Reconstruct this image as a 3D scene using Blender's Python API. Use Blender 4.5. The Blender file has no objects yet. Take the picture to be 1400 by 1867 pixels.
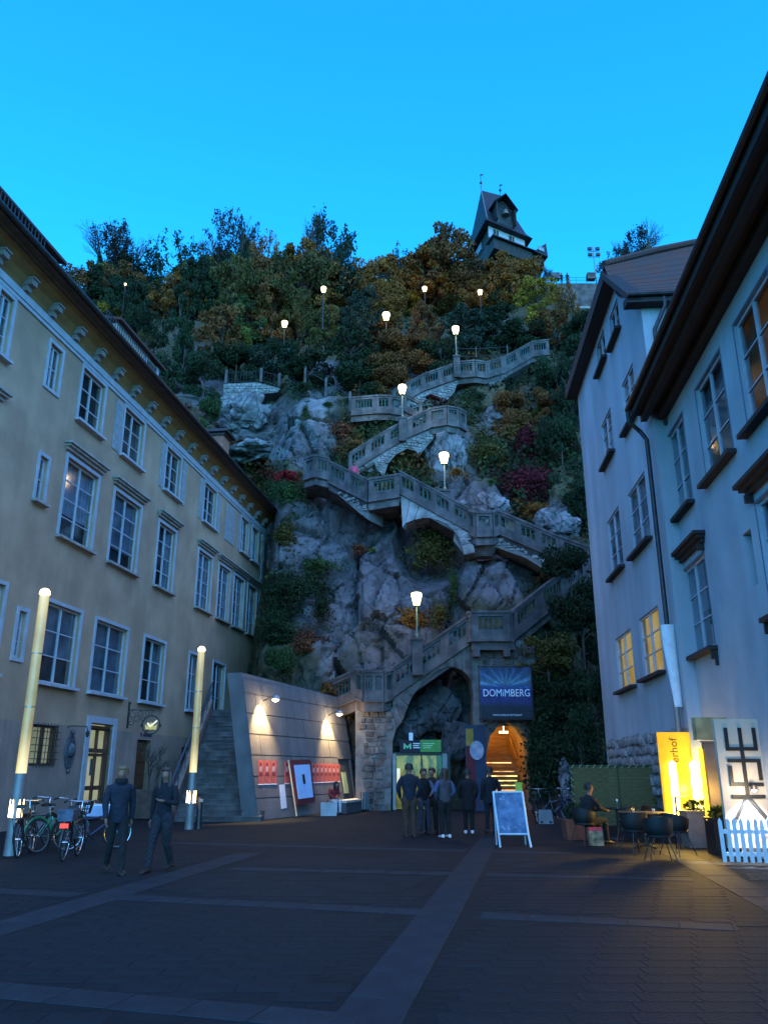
import bpy, bmesh, math, random
import numpy as np
from mathutils import Vector, Matrix

random.seed(7)
R = math.radians
scene = bpy.context.scene
C = scene.collection

# ------------------------------------------------------------------ camera
EYE = 1.62
PITCH = R(17.93)
FPX = 1456.0                     # focal length in photograph pixels (1400 x 1867)
cam_d = bpy.data.cameras.new('camera')
cam_d.sensor_fit = 'VERTICAL'
cam_d.sensor_height = 36.0
cam_d.sensor_width = 27.0
cam_d.lens = 36.0 * FPX / 1867.0
cam_d.clip_end = 3000
cam = bpy.data.objects.new('camera', cam_d)
cam.location = (0, 0, EYE)
cam.rotation_euler = (R(90) + PITCH, 0, 0)
C.objects.link(cam)
scene.camera = cam

# ------------------------------------------------------------------ dusk sky
SUN_EL, SUN_AZ = R(32), R(165)
world = bpy.data.worlds.new('World')
scene.world = world
world.use_nodes = True
wt = world.node_tree
wt.nodes.clear()
w_out = wt.nodes.new('ShaderNodeOutputWorld')
w_bg = wt.nodes.new('ShaderNodeBackground')
w_sky = wt.nodes.new('ShaderNodeTexSky')
w_sky.sky_type = 'NISHITA'
w_sky.sun_disc = False
w_sky.sun_elevation = SUN_EL
w_sky.sun_rotation = SUN_AZ
w_sky.air_density = 1.0
w_sky.dust_density = 0.3
w_sky.ozone_density = 3.0
w_mix = wt.nodes.new('ShaderNodeMix')
w_mix.data_type = 'RGBA'
w_mix.blend_type = 'MULTIPLY'
w_mix.inputs['Factor'].default_value = 1.0
w_mix.inputs['B'].default_value = (0.075, 1.08, 1.75, 1)      # blue-hour tint
wt.links.new(w_sky.outputs['Color'], w_mix.inputs['A'])
wt.links.new(w_mix.outputs['Result'], w_bg.inputs['Color'])
w_bg.inputs['Strength'].default_value = 0.15
wt.links.new(w_bg.outputs['Background'], w_out.inputs['Surface'])

sun_d = bpy.data.lights.new('sun', 'SUN')
sun_d.energy = 0.56
sun_d.angle = R(120)              # last afterglow: a very soft source
sun_d.color = (1.0, 0.45, 0.36)
sun = bpy.data.objects.new('sun', sun_d)
# direction towards the sun (azimuth measured like the sky texture's)
sdir = Vector((math.sin(SUN_AZ) * math.cos(SUN_EL), math.cos(SUN_AZ) * math.cos(SUN_EL), math.sin(SUN_EL)))
sun.rotation_euler = sdir.to_track_quat('Z', 'Y').to_euler()
sun.location = (0, -20, 60)
C.objects.link(sun)

scene.view_settings.view_transform = 'Standard'
scene.view_settings.look = 'None'
scene.view_settings.gamma = 1.0
scene.view_settings.use_curve_mapping = False
scene.view_settings.exposure = 1.38
scene.render.engine = 'CYCLES'
scene.cycles.max_bounces = 6
scene.cycles.diffuse_bounces = 3
scene.cycles.transparent_max_bounces = 12
scene.cycles.caustics_reflective = False
scene.cycles.caustics_refractive = False
scene.cycles.sample_clamp_indirect = 4.0
scene.cycles.use_denoising = True

# ------------------------------------------------------------------ measuring
CP, SP = math.cos(PITCH), math.sin(PITCH)
def ray(px, py):
    a = 933.5 - py
    return Vector((px - 700.0, FPX * CP - a * SP, FPX * SP + a * CP))
def at(px, py, Y):
    d = ray(px, py); k = Y / d.y
    return Vector((d.x * k, Y, EYE + d.z * k))
def gr(px, py, z=0.0):
    d = ray(px, py); k = (z - EYE) / d.z
    return Vector((d.x * k, d.y * k, z))

# ------------------------------------------------------------------ materials
def lin(c): return (c[0], c[1], c[2], 1.0)
def mat(name, col, rough=0.8, var=0.18, scale=3.0, bump=0.0, bscale=None, metal=0.0, emit=None, estr=0.0,
        col2=None, rnd=0.0, objcol=False, attr=None, spec=None, stretch=None, detail=6.0, lo=0.35, hi=0.65, streak=0.0, crack=0.0):
    m = bpy.data.materials.new(name)
    m.use_nodes = True
    nt = m.node_tree; N = nt.nodes; L = nt.links
    b = N['Principled BSDF']
    b.inputs['Roughness'].default_value = rough
    b.inputs['Metallic'].default_value = metal
    if spec is not None: b.inputs['Specular IOR Level'].default_value = spec
    tc = N.new('ShaderNodeTexCoord')
    vec = tc.outputs['Object']
    if stretch:
        mp = N.new('ShaderNodeMapping'); mp.inputs['Scale'].default_value = stretch
        L.new(vec, mp.inputs['Vector']); vec = mp.outputs['Vector']
    nz = N.new('ShaderNodeTexNoise'); nz.inputs['Scale'].default_value = scale; nz.inputs['Detail'].default_value = detail
    L.new(vec, nz.inputs['Vector'])
    rp = N.new('ShaderNodeValToRGB')
    rp.color_ramp.elements[0].position = lo; rp.color_ramp.elements[1].position = hi
    c1 = [max(0, x * (1 - var)) for x in col]
    c2 = col2 if col2 else [min(1, x * (1 + var)) for x in col]
    rp.color_ramp.elements[0].color = lin(c1); rp.color_ramp.elements[1].color = lin(c2)
    L.new(nz.outputs['Fac'], rp.inputs['Fac'])
    out = rp.outputs['Color']
    def mul(o, src_socket):
        mx = N.new('ShaderNodeMix'); mx.data_type = 'RGBA'; mx.blend_type = 'MULTIPLY'; mx.inputs['Factor'].default_value = 1
        L.new(o, mx.inputs['A']); L.new(src_socket, mx.inputs['B']); return mx.outputs['Result']
    if rnd or objcol:
        oi = N.new('ShaderNodeObjectInfo')
        if objcol: out = mul(out, oi.outputs['Color'])
        if rnd:
            mr = N.new('ShaderNodeMapRange'); mr.inputs['To Min'].default_value = 1 - rnd; mr.inputs['To Max'].default_value = 1 + rnd
            L.new(oi.outputs['Random'], mr.inputs['Value']); out = mul(out, mr.outputs['Result'])
    if attr:
        at_ = N.new('ShaderNodeAttribute'); at_.attribute_name = attr; out = mul(out, at_.outputs['Color'])
    if streak:          # rain streaks and grime
        ms = N.new('ShaderNodeMapping'); ms.inputs['Scale'].default_value = (.9, .9, .07); L.new(tc.outputs['Object'], ms.inputs['Vector'])
        ns = N.new('ShaderNodeTexNoise'); ns.inputs['Scale'].default_value = 1.2; ns.inputs['Detail'].default_value = 3; ns.inputs['Roughness'].default_value = .65; L.new(ms.outputs['Vector'], ns.inputs['Vector'])
        n3 = N.new('ShaderNodeTexNoise'); n3.inputs['Scale'].default_value = .35; n3.inputs['Detail'].default_value = 9; n3.inputs['Roughness'].default_value = .7; L.new(tc.outputs['Object'], n3.inputs['Vector'])
        for q, a_, b_ in ((ns, .44, .60), (n3, .40, .62)):
            ms2 = N.new('ShaderNodeMapRange'); ms2.inputs['From Min'].default_value = a_; ms2.inputs['From Max'].default_value = b_
            ms2.inputs['To Min'].default_value = 1 - streak; ms2.inputs['To Max'].default_value = 1 + streak * .25; L.new(q.outputs['Fac'], ms2.inputs['Value']); out = mul(out, ms2.outputs['Result'])
    vcr = None
    if crack:
        nd = N.new('ShaderNodeTexNoise'); nd.inputs['Scale'].default_value = 1.2; nd.inputs['Detail'].default_value = 4; L.new(tc.outputs['Object'], nd.inputs['Vector'])
        ma = N.new('ShaderNodeVectorMath'); ma.operation = 'MULTIPLY_ADD'; ma.inputs[1].default_value = (.7, .7, .7); L.new(nd.outputs['Color'], ma.inputs[0]); L.new(tc.outputs['Object'], ma.inputs[2])
        mp2 = N.new('ShaderNodeMapping'); mp2.inputs['Scale'].default_value = (1, 1, .5); mp2.inputs['Rotation'].default_value = (0, .35, 0); L.new(ma.outputs[0], mp2.inputs['Vector'])
        vcr = N.new('ShaderNodeTexVoronoi'); vcr.feature = 'DISTANCE_TO_EDGE'; vcr.inputs['Scale'].default_value = 1.1; L.new(mp2.outputs[0], vcr.inputs['Vector'])
        vr = N.new('ShaderNodeMapRange'); vr.inputs['From Max'].default_value = .09; vr.inputs['To Min'].default_value = 1 - crack; L.new(vcr.outputs['Distance'], vr.inputs['Value']); out = mul(out, vr.outputs['Result'])
        vcr = vr
    L.new(out, b.inputs['Base Color'])
    if bump:
        n2 = N.new('ShaderNodeTexNoise'); n2.inputs['Scale'].default_value = bscale or scale * 6; n2.inputs['Detail'].default_value = 5
        L.new(vec, n2.inputs['Vector'])
        bp = N.new('ShaderNodeBump'); bp.inputs['Strength'].default_value = bump; bp.inputs['Distance'].default_value = 0.05
        L.new(n2.outputs['Fac'], bp.inputs['Height']); L.new(bp.outputs['Normal'], b.inputs['Normal'])
        if vcr:
            b2 = N.new('ShaderNodeBump'); b2.inputs['Strength'].default_value = .55; b2.inputs['Distance'].default_value = .25; L.new(vcr.outputs['Result'], b2.inputs['Height']); L.new(b2.outputs['Normal'], bp.inputs['Normal'])
    if emit:
        b.inputs['Emission Color'].default_value = lin(emit); b.inputs['Emission Strength'].default_value = estr
    return m

def mat_pane(name, tint, gloss=0.35):
    m = bpy.data.materials.new(name); m.use_nodes = True
    nt = m.node_tree; N = nt.nodes; L = nt.links
    N.remove(N['Principled BSDF'])
    o = N['Material Output']
    tr = N.new('ShaderNodeBsdfTransparent'); tr.inputs['Color'].default_value = lin(tint)
    gl = N.new('ShaderNodeBsdfGlossy'); gl.inputs['Roughness'].default_value = 0.06; gl.inputs['Color'].default_value = (.8, .8, .8, 1)
    fr = N.new('ShaderNodeFresnel'); fr.inputs['IOR'].default_value = 1.6
    nz = N.new('ShaderNodeTexNoise'); nz.inputs['Scale'].default_value = 1.3
    tc = N.new('ShaderNodeTexCoord'); L.new(tc.outputs['Object'], nz.inputs['Vector'])
    bp = N.new('ShaderNodeBump'); bp.inputs['Strength'].default_value = 0.08; L.new(nz.outputs['Fac'], bp.inputs['Height'])
    L.new(bp.outputs['Normal'], gl.inputs['Normal'])
    ad = N.new('ShaderNodeMath'); ad.operation = 'ADD'; ad.inputs[1].default_value = gloss * 0.4; ad.use_clamp = True
    L.new(fr.outputs['Fac'], ad.inputs[0])
    ge = N.new('ShaderNodeNewGeometry'); iv = N.new('ShaderNodeMath'); iv.operation = 'SUBTRACT'; iv.inputs[0].default_value = 1; L.new(ge.outputs['Backfacing'], iv.inputs[1])
    fm = N.new('ShaderNodeMath'); fm.operation = 'MULTIPLY'; L.new(ad.outputs[0], fm.inputs[0]); L.new(iv.outputs[0], fm.inputs[1])
    mx = N.new('ShaderNodeMixShader'); L.new(fm.outputs[0], mx.inputs[0]); L.new(tr.outputs[0], mx.inputs[1]); L.new(gl.outputs[0], mx.inputs[2])
    L.new(mx.outputs[0], o.inputs['Surface'])
    return m

def mat_emit(name, col, s, col2=None, scale=4.0, stretch=None, rough=0.5):
    """something that gives off light, slightly uneven"""
    m = mat(name, [min(.8, c * .35) for c in col], rough)
    nt = m.node_tree; N = nt.nodes; L = nt.links; b = N['Principled BSDF']
    if col2:
        tc = N.new('ShaderNodeTexCoord'); mp = N.new('ShaderNodeMapping')
        mp.inputs['Scale'].default_value = stretch or (1, 1, 1); L.new(tc.outputs['Object'], mp.inputs['Vector'])
        nz = N.new('ShaderNodeTexNoise'); nz.inputs['Scale'].default_value = scale; L.new(mp.outputs['Vector'], nz.inputs['Vector'])
        rp = N.new('ShaderNodeValToRGB'); rp.color_ramp.elements[0].position = .38; rp.color_ramp.elements[1].position = .62
        rp.color_ramp.elements[0].color = lin(col); rp.color_ramp.elements[1].color = lin(col2)
        L.new(nz.outputs['Fac'], rp.inputs['Fac']); L.new(rp.outputs['Color'], b.inputs['Emission Color'])
    else:
        b.inputs['Emission Color'].default_value = lin(col)
    b.inputs['Emission Strength'].default_value = s
    return m

# ------------------------------------------------------------------ mesh building
ORG = {}
def V(*a): return Vector(a)
class MB:
    def __init__(s): s.v = []; s.f = []; s.m = []; s.cur = 0
    def add(s, vs, fs):
        o = len(s.v); s.v += [tuple(x) for x in vs]
        for f in fs: s.f.append([o + i for i in f]); s.m.append(s.cur)
        return s
    def hexa(s, p):   # 8 points: bottom ring 0-3, top ring 4-7
        return s.add(p, [(0, 3, 2, 1), (4, 5, 6, 7), (0, 1, 5, 4), (1, 2, 6, 5), (2, 3, 7, 6), (3, 0, 4, 7)])
    def box(s, x0, x1, y0, y1, z0, z1):
        return s.hexa([(x0, y0, z0), (x1, y0, z0), (x1, y1, z0), (x0, y1, z0), (x0, y0, z1), (x1, y0, z1), (x1, y1, z1), (x0, y1, z1)])
    def cbox(s, c, sx, sy, sz, rz=0.0):
        ca, sa = math.cos(rz), math.sin(rz); p = []
        for z in (-sz / 2, sz / 2):
            for x, y in ((-1, -1), (1, -1), (1, 1), (-1, 1)):
                X, Y = x * sx / 2, y * sy / 2
                p.append((c[0] + X * ca - Y * sa, c[1] + X * sa + Y * ca, c[2] + z))
        return s.hexa(p)
    def tube(s, pts, r, n=8, cap=True):
        pts = [Vector(p) for p in pts]
        rs = r if isinstance(r, (list, tuple)) else [r] * len(pts)
        vs = []; fs = []
        up = Vector((0, 0, 1)); prev = None
        for i, p in enumerate(pts):
            t = (pts[min(i + 1, len(pts) - 1)] - pts[max(i - 1, 0)])
            if t.length < 1e-9: t = Vector((0, 0, 1))
            t.normalize()
            if prev is None:
                a = t.cross(up)
                if a.length < 0.05: a = t.cross(Vector((1, 0, 0)))
            else:
                a = prev - t * prev.dot(t)
                if a.length < 1e-4: a = t.cross(up)
            a.normalize(); prev = a
            b = t.cross(a)
            for k in range(n):
                an = 2 * math.pi * k / n
                vs.append(p + (a * math.cos(an) + b * math.sin(an)) * rs[i])
        for i in range(len(pts) - 1):
            for k in range(n):
                k2 = (k + 1) % n
                fs.append((i * n + k, i * n + k2, (i + 1) * n + k2, (i + 1) * n + k))
        if cap:
            fs.append(tuple(range(n))[::-1]); fs.append(tuple((len(pts) - 1) * n + k for k in range(n)))
        return s.add(vs, fs)
    def lathe(s, prof, c=(0, 0, 0), n=16, sx=1.0, sy=1.0, rz=0.0):
        vs = []; fs = []
        for r, z in prof:
            for k in range(n):
                a = 2 * math.pi * k / n + rz
                vs.append((c[0] + r * sx * math.cos(a), c[1] + r * sy * math.sin(a), c[2] + z))
        for i in range(len(prof) - 1):
            for k in range(n):
                k2 = (k + 1) % n
                fs.append((i * n + k, i * n + k2, (i + 1) * n + k2, (i + 1) * n + k))
        fs.append(tuple(range(n))[::-1]); fs.append(tuple((len(prof) - 1) * n + k for k in range(n)))
        return s.add(vs, fs)
    def loft(s, rings, n=14):   # rings: (centre, a-vector, b-vector)
        vs = []; fs = []
        for c, a, b in rings:
            for k in range(n):
                t = 2 * math.pi * k / n
                vs.append(Vector(c) + Vector(a) * math.cos(t) + Vector(b) * math.sin(t))
        for i in range(len(rings) - 1):
            for k in range(n):
                k2 = (k + 1) % n
                fs.append((i * n + k, i * n + k2, (i + 1) * n + k2, (i + 1) * n + k))
        fs.append(tuple(range(n))[::-1]); fs.append(tuple((len(rings) - 1) * n + k for k in range(n)))
        return s.add(vs, fs)
    def prism(s, poly, ext):
        n = len(poly); e = Vector(ext)
        vs = [Vector(p) for p in poly] + [Vector(p) + e for p in poly]
        fs = [tuple(range(n)), tuple(range(2 * n - 1, n - 1, -1))]
        for i in range(n):
            j = (i + 1) % n; fs.append((i, i + n, j + n, j))
        return s.add(vs, fs)
    def ball(s, c, r, n=10, m=6, sx=1, sy=1, sz=1):
        prof = [(r * math.sin(math.pi * i / m) + 1e-4, -r * sz * math.cos(math.pi * i / m)) for i in range(m + 1)]
        return s.lathe(prof, c, n, sx, sy)
    def mesh(s, name, org=None):
        me = bpy.data.meshes.new(name)
        o = Vector(org) if org is not None else Vector((0, 0, 0))
        me.from_pydata([(a[0] - o.x, a[1] - o.y, a[2] - o.z) for a in s.v], [], s.f)
        bm = bmesh.new(); bm.from_mesh(me)
        bmesh.ops.recalc_face_normals(bm, faces=bm.faces)
        bm.to_mesh(me); bm.free()
        return me
    def build(s, name, m, parent=None, label=None, kind=None, smooth=False, cat=None, group=None):
        org = ORG.get(parent.name) if parent is not None else None
        me = s.mesh(name, org)
        ms = m if isinstance(m, (list, tuple)) else [m]
        for x in ms: me.materials.append(x)
        if len(ms) > 1:
            for p, i in zip(me.polygons, s.m): p.material_index = i
        if smooth:
            for p in me.polygons: p.use_smooth = True
            try: me.set_sharp_from_angle(angle=R(40))
            except Exception: pass
        o = bpy.data.objects.new(name, me); C.objects.link(o)
        if parent is not None:
            o.parent = parent
            ORG[o.name] = org if org is not None else Vector((0, 0, 0))
        else:
            ORG[o.name] = Vector((0, 0, 0))
        tag(o, label, cat, group, kind)
        return o

def tag(o, label=None, cat=None, group=None, kind=None):
    if label: o['label'] = label
    if cat: o['category'] = cat
    if group: o['group'] = group
    if kind: o['kind'] = kind
    return o
def thing(name, label, cat, loc=(0, 0, 0), group=None, kind=None):
    o = bpy.data.objects.new(name, None); C.objects.link(o)
    o.empty_display_size = 0.3
    o.location = loc; ORG[o.name] = Vector(loc)
    return tag(o, label, cat, group, kind)
def single(name, mb, m, label, cat, group=None, kind=None, smooth=False):
    """a thing that is one mesh, its origin at its base"""
    xs = [v[0] for v in mb.v]; ys = [v[1] for v in mb.v]; zs = [v[2] for v in mb.v]
    org = Vector(((min(xs) + max(xs)) / 2, (min(ys) + max(ys)) / 2, min(zs)))
    mb.v = [(a[0] - org.x, a[1] - org.y, a[2] - org.z) for a in mb.v]
    o = mb.build(name, m, None, label, kind, smooth, cat, group)
    o.location = org
    return o
def inst(name, me, parent, loc, rz=0.0, scale=(1, 1, 1), rot=None):
    """a piece that shares mesh data; loc in world"""
    o = bpy.data.objects.new(name, me); C.objects.link(o)
    org = ORG.get(parent.name, Vector((0, 0, 0))) if parent is not None else Vector((0, 0, 0))
    o.parent = parent
    o.location = Vector(loc) - org
    o.rotation_euler = rot if rot else (0, 0, rz)
    o.scale = scale
    return o
def copy_tree(o, parent=None):
    c = o.copy(); C.objects.link(c); c.parent = parent
    for ch in o.children: copy_tree(ch, c)
    return c
def text(body, size, loc, rot, m, parent, ext=0.004, align='CENTER', sx=1.0, name='lettering'):
    cu = bpy.data.curves.new(name, 'FONT'); cu.body = body; cu.size = size; cu.extrude = ext
    cu.align_x = align; cu.align_y = 'CENTER'; cu.resolution_u = 3
    tmp = bpy.data.objects.new(name, cu)
    me = bpy.data.meshes.new_from_object(tmp); bpy.data.objects.remove(tmp); bpy.data.curves.remove(cu)
    me.materials.clear(); me.materials.append(m)
    o = bpy.data.objects.new(name, me); C.objects.link(o)
    org = ORG.get(parent.name, Vector((0, 0, 0)))
    o.parent = parent; o.location = Vector(loc) - org; o.rotation_euler = rot; o.scale = (sx, 1, 1)
    return o
def lamp_light(parent, loc, power, col, r=0.08, spot=None, aim=None, blend=0.6):
    ld = bpy.data.lights.new('bulb', 'SPOT' if spot else 'POINT')
    ld.energy = power; ld.color = col; ld.shadow_soft_size = r
    if spot: ld.spot_size = R(spot); ld.spot_blend = blend
    o = bpy.data.objects.new('bulb', ld); C.objects.link(o)
    org = ORG.get(parent.name, Vector((0, 0, 0)))
    o.parent = parent; o.location = Vector(loc) - org
    if aim is not None: o.rotation_euler = (Vector(aim) - Vector(loc)).to_track_quat('-Z', 'Y').to_euler()
    return o

class Fr:   # an upright wall plane: u along it, v out of it towards the square, z up
    def __init__(s, o, d, out):
        s.o = Vector((o[0], o[1], 0)); s.t = Vector((d[0], d[1], 0)).normalized()
        n = Vector((s.t.y, -s.t.x, 0)); s.n = n if n.dot(Vector((out[0], out[1], 0))) > 0 else -n
        s.rz = math.atan2(s.t.y, s.t.x)
    def p(s, u, v, z):
        q = s.o + s.t * u + s.n * v; return Vector((q.x, q.y, z))
    def hit(s, px, py, v=0.0):
        d = ray(px, py); n = s.n; o = s.o + n * v
        c = o.dot(n); k = c / (d.x * n.x + d.y * n.y)
        q = Vector((d.x * k, d.y * k, 0)) - o
        return q.dot(s.t), EYE + d.z * k
    def box(s, mb, u0, u1, v0, v1, z0, z1):
        P = s.p
        mb.hexa([P(u0, v0, z0), P(u1, v0, z0), P(u1, v1, z0), P(u0, v1, z0), P(u0, v0, z1), P(u1, v0, z1), P(u1, v1, z1), P(u0, v1, z1)])

def wall_with_holes(fr, u0, u1, z0, z1, holes, depth=0.3):
    """front face as a grid that leaves out the openings, plus their reveals"""
    mb = MB()
    us = sorted(set([u0, u1] + [h[0] for h in holes] + [h[1] for h in holes]))
    zs = sorted(set([z0, z1] + [h[2] for h in holes] + [h[3] for h in holes]))
    us = [u for u in us if u0 <= u <= u1]; zs = [z for z in zs if z0 <= z <= z1]
    for i in range(len(us) - 1):
        for j in range(len(zs) - 1):
            uc, zc = (us[i] + us[i + 1]) / 2, (zs[j] + zs[j + 1]) / 2
            if any(h[0] < uc < h[1] and h[2] < zc < h[3] for h in holes): continue
            mb.add([fr.p(us[i], 0, zs[j]), fr.p(us[i + 1], 0, zs[j]), fr.p(us[i + 1], 0, zs[j + 1]), fr.p(us[i], 0, zs[j + 1])], [(0, 1, 2, 3)])
    for a, b, c, d in holes:
        P = fr.p
        for q in ((P(a, 0, c), P(a, 0, d), P(a, -depth, d), P(a, -depth, c)), (P(b, 0, c), P(b, 0, d), P(b, -depth, d), P(b, -depth, c)),
                  (P(a, 0, c), P(b, 0, c), P(b, -depth, c), P(a, -depth, c)), (P(a, 0, d), P(b, 0, d), P(b, -depth, d), P(a, -depth, d))):
            mb.add(q, [(0, 1, 2, 3)])
    return mb

UNIT = {}; WR = random.Random(42)
def unit_box(m):
    if m.name not in UNIT:
        me = MB().box(-.5, .5, -.5, .5, -.5, .5).mesh('piece'); me.materials.append(m); UNIT[m.name] = me
    return UNIT[m.name]

def window(fr, root, u0, u1, z0, z1, cols, rows, mframe, mpane, mback, surround=None, sill=None, hood=None,
           label=None, depth=0.16, fw=0.07, mu=0.045, sw=0.12):
    """casement set into an opening: frame > pane, sill, hood, surround, curtain"""
    mb = MB()
    v0, v1 = -depth, -depth + 0.06
    fr.box(mb, u0, u0 + fw, v0, v1, z0, z1); fr.box(mb, u1 - fw, u1, v0, v1, z0, z1)
    fr.box(mb, u0 + fw, u1 - fw, v0, v1, z0, z0 + fw); fr.box(mb, u0 + fw, u1 - fw, v0, v1, z1 - fw, z1)
    iu0, iu1, iz0, iz1 = u0 + fw, u1 - fw, z0 + fw, z1 - fw
    cw, rh = (iu1 - iu0) / cols, (iz1 - iz0) / rows
    for i in range(1, cols):
        w = mu * 1.35 if cols == 2 else mu
        fr.box(mb, iu0 + i * cw - w / 2, iu0 + i * cw + w / 2, v0 + .004, v1 + .012, iz0, iz1)
    for i in range(cols):
        for j in range(1, rows):
            fr.box(mb, iu0 + i * cw + (mu * .68 if i else 0), iu0 + (i + 1) * cw - (mu * .68 if i < cols - 1 else 0), v0 + .01, v1 - .006, iz0 + j * rh - mu * .35, iz0 + j * rh + mu * .35)
    w = mb.build('window', mframe, root, label)
    for i in range(cols):
        for j in range(rows):
            c = fr.p(iu0 + (i + .5) * cw, v0 + .028, iz0 + (j + .5) * rh)
            tilt = random.uniform(-.012, .012)
            inst('pane', unit_box(mpane), w, c, scale=(cw - .01, .008, rh - .01), rot=(random.uniform(-.01, .01), 0, fr.rz + tilt))
    if mback:
        k = WR.random() if mback.name in ('pale_curtain', 'grey_blind') else 0
        vb = -depth - .10
        if k > .42:
            b = MB(); fr.box(b, u0 - .12, u1 + .12, vb - .08, vb - .06, z0 - .12, z1 + .2); b.build('dark_interior', M['room'], w)
            b = MB(); h_ = z1 - z0; w2 = (u1 - u0) * WR.uniform(.22, .36)
            if k < .72: fr.box(b, u0 - .1, u1 + .1, vb - .01, vb, z0 + h_ * WR.uniform(.25, .6), z1 + .2)
            else:
                for a_, c_ in ((u0 - .12, u0 + w2), (u1 - w2, u1 + .12)):
                    n_ = 6
                    for i in range(n_): q0 = a_ + (c_ - a_) * i / n_; q1 = a_ + (c_ - a_) * (i + 1) / n_; fr.box(b, q0, q1, vb - .03 - .015 * (i % 2), vb - .01 - .015 * (i % 2), z0 - .1, z1 + .2)
            b.build('curtain', mback, w)
        else:
            b = MB(); fr.box(b, u0 - .12, u1 + .12, vb - .01, vb + .01, z0 - .12, z1 + .2); b.build('curtain', mback, w)
    if surround:
        b = MB(); s = sw
        fr.box(b, u0 - s, u0, 0.002, .045, z0 - .02, z1 + s); fr.box(b, u1, u1 + s, 0.002, .045, z0 - .02, z1 + s)
        fr.box(b, u0, u1, 0.002, .045, z1, z1 + s); fr.box(b, u0 - s, u1 + s, 0.002, .05, z0 - s, z0 - .02)
        b.build('surround', surround, w)
    if sill:
        b = MB(); fr.box(b, u0 - .16, u1 + .16, 0.003, .2, z0 - .11, z0 - .022)
        b.build('sill', sill, w)
    if hood:
        b = MB(); e = .2; zt = z1 + .36
        fr.box(b, u0 - e, u1 + e, 0.003, .10, zt - .16, zt - .06)
        fr.box(b, u0 - e - .06, u1 + e + .06, 0.003, .20, zt - .06, zt + .02)
        fr.box(b, u0 - e - .12, u1 + e + .12, 0.003, .28, zt + .02, zt + .10)
        b.build('hood', hood, w)
    return w
# ------------------------------------------------------------------ materials in use
M = {}
M['yellow'] = mat('yellow_render', (.41, .245, .155), .9, .10, .7, .25, 30, col2=(.46, .29, .185), streak=.07)
M['plinth'] = mat('weathered_plaster', (.34, .23, .18), .9, .14, 1.2, .3, 20, streak=.15)
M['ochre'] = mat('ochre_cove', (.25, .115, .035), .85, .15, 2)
M['trim'] = mat('pale_trim_paint', (.36, .36, .40), .7, .10, 3, .1)
M['casement'] = mat('white_casement_paint', (.42, .42, .46), .5, .08, 5)
M['stone_trim'] = mat('worn_sandstone_trim', (.30, .26, .23), .9, .2, 4, .3)
M['pale_grey_wall'] = mat('pale_grey_render', (.375, .40, .435), .92, .10, .6, .25, 28, col2=(.42, .45, .485), streak=.08)
M['pale_wall2'] = mat('whitish_render', (.39, .42, .46), .92, .12, .5, .25, 28, col2=(.46, .49, .53), streak=.09, stretch=(1, 1, .35))
M['brown_wood'] = mat('dark_stained_wood', (.020, .012, .011), .75, .25, 5, .2, stretch=(1, 1, 6))
M['soffit'] = mat('brown_soffit_boards', (.085, .05, .033), .8, .25, 4)
M['tile_roof'] = mat('clay_roof_tile', (.155, .050, .036), .9, .35, 2.2, .5, 14, col2=(.065, .036, .034))
M['gutter'] = mat('dark_gutter_metal', (.045, .04, .042), .45, .2, 6, metal=.6)
M['zinc'] = mat('zinc_sheet', (.22, .21, .21), .5, .12, 4, metal=.4)
M['pane'] = mat_pane('window_glass', (.80, .86, .90))
M['pane_clear'] = mat_pane('clear_window_glass', (.95, .95, .95), -.05)
M['room'] = mat('dark_room', (.035, .04, .045), .95, .5, .8)
M['curtain'] = mat('pale_curtain', (.40, .42, .46), .95, .25, 2.5, stretch=(3, 3, .3))
M['curtain2'] = mat('grey_blind', (.24, .26, .29), .95, .3, 1.2)
M['lit_room'] = mat_emit('lit_yellow_room', (.62, .36, .05), .26, (.72, .60, .24), 1.6)
M['lit_room2'] = mat_emit('lit_green_white_room', (.55, .62, .35), .20, (.75, .78, .55), 1.6)
M['lit_dim'] = mat_emit('dim_amber_room', (.30, .12, .02), .11, (.02, .02, .02), .9)
M['concrete'] = mat('board_marked_concrete', (.135, .130, .140), .85, .12, 1.3, .25, 22, streak=.12)
M['stair_conc'] = mat('weathered_stair_concrete', (.128, .104, .102), .92, .3, 2.0, .4, 16, streak=.30)
M['grille'] = mat('green_painted_iron', (.03, .06, .056), .6, .2, 6)
M['rubble'] = mat('rubble_stone', (.24, .205, .20), .95, .35, 1.8, .5, 10, rnd=.2, col2=(.40, .36, .35))
M['mortar'] = mat('dark_mortar', (.16, .15, .145), .95, .25, 3, .4)
M['boulder'] = mat('pale_limestone', (.15, .14, .145), .95, .4, 1.1, .6, 7, col2=(.26, .235, .25), crack=.5)
M['iron'] = mat('black_wrought_iron', (.02, .02, .022), .55, .2, 8)
M['steel'] = mat('brushed_steel', (.36, .37, .38), .38, .1, 12, metal=.8)
M['chrome'] = mat('bicycle_chrome', (.5, .5, .52), .25, .1, 10, metal=.9)
M['rubber'] = mat('black_rubber', (.014, .014, .015), .85, .2, 10)
M['black'] = mat('black_plastic', (.009, .008, .009), .5, .2, 8)
M['lamp_glass'] = mat_emit('lamp_glass_glow', (1.0, .74, .34), 3.6)
M['lamp_glass_dim'] = mat_emit('far_lamp_glow', (1.0, .74, .34), 2.6)
M['pole_green'] = mat('green_lamp_pole', (.07, .12, .10), .5, .15, 8)
M['skin'] = mat('skin', (.25, .10, .062), .6, .08, 6)
M['wood'] = mat('brown_door_wood', (.10, .045, .022), .6, .25, 3, stretch=(6, 6, .6))
M['terracotta'] = mat('terracotta', (.15, .055, .035), .85, .2, 5, .2)
M['corten'] = mat('rusty_steel_planter', (.085, .045, .035), .85, .3, 4, .3)
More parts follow.
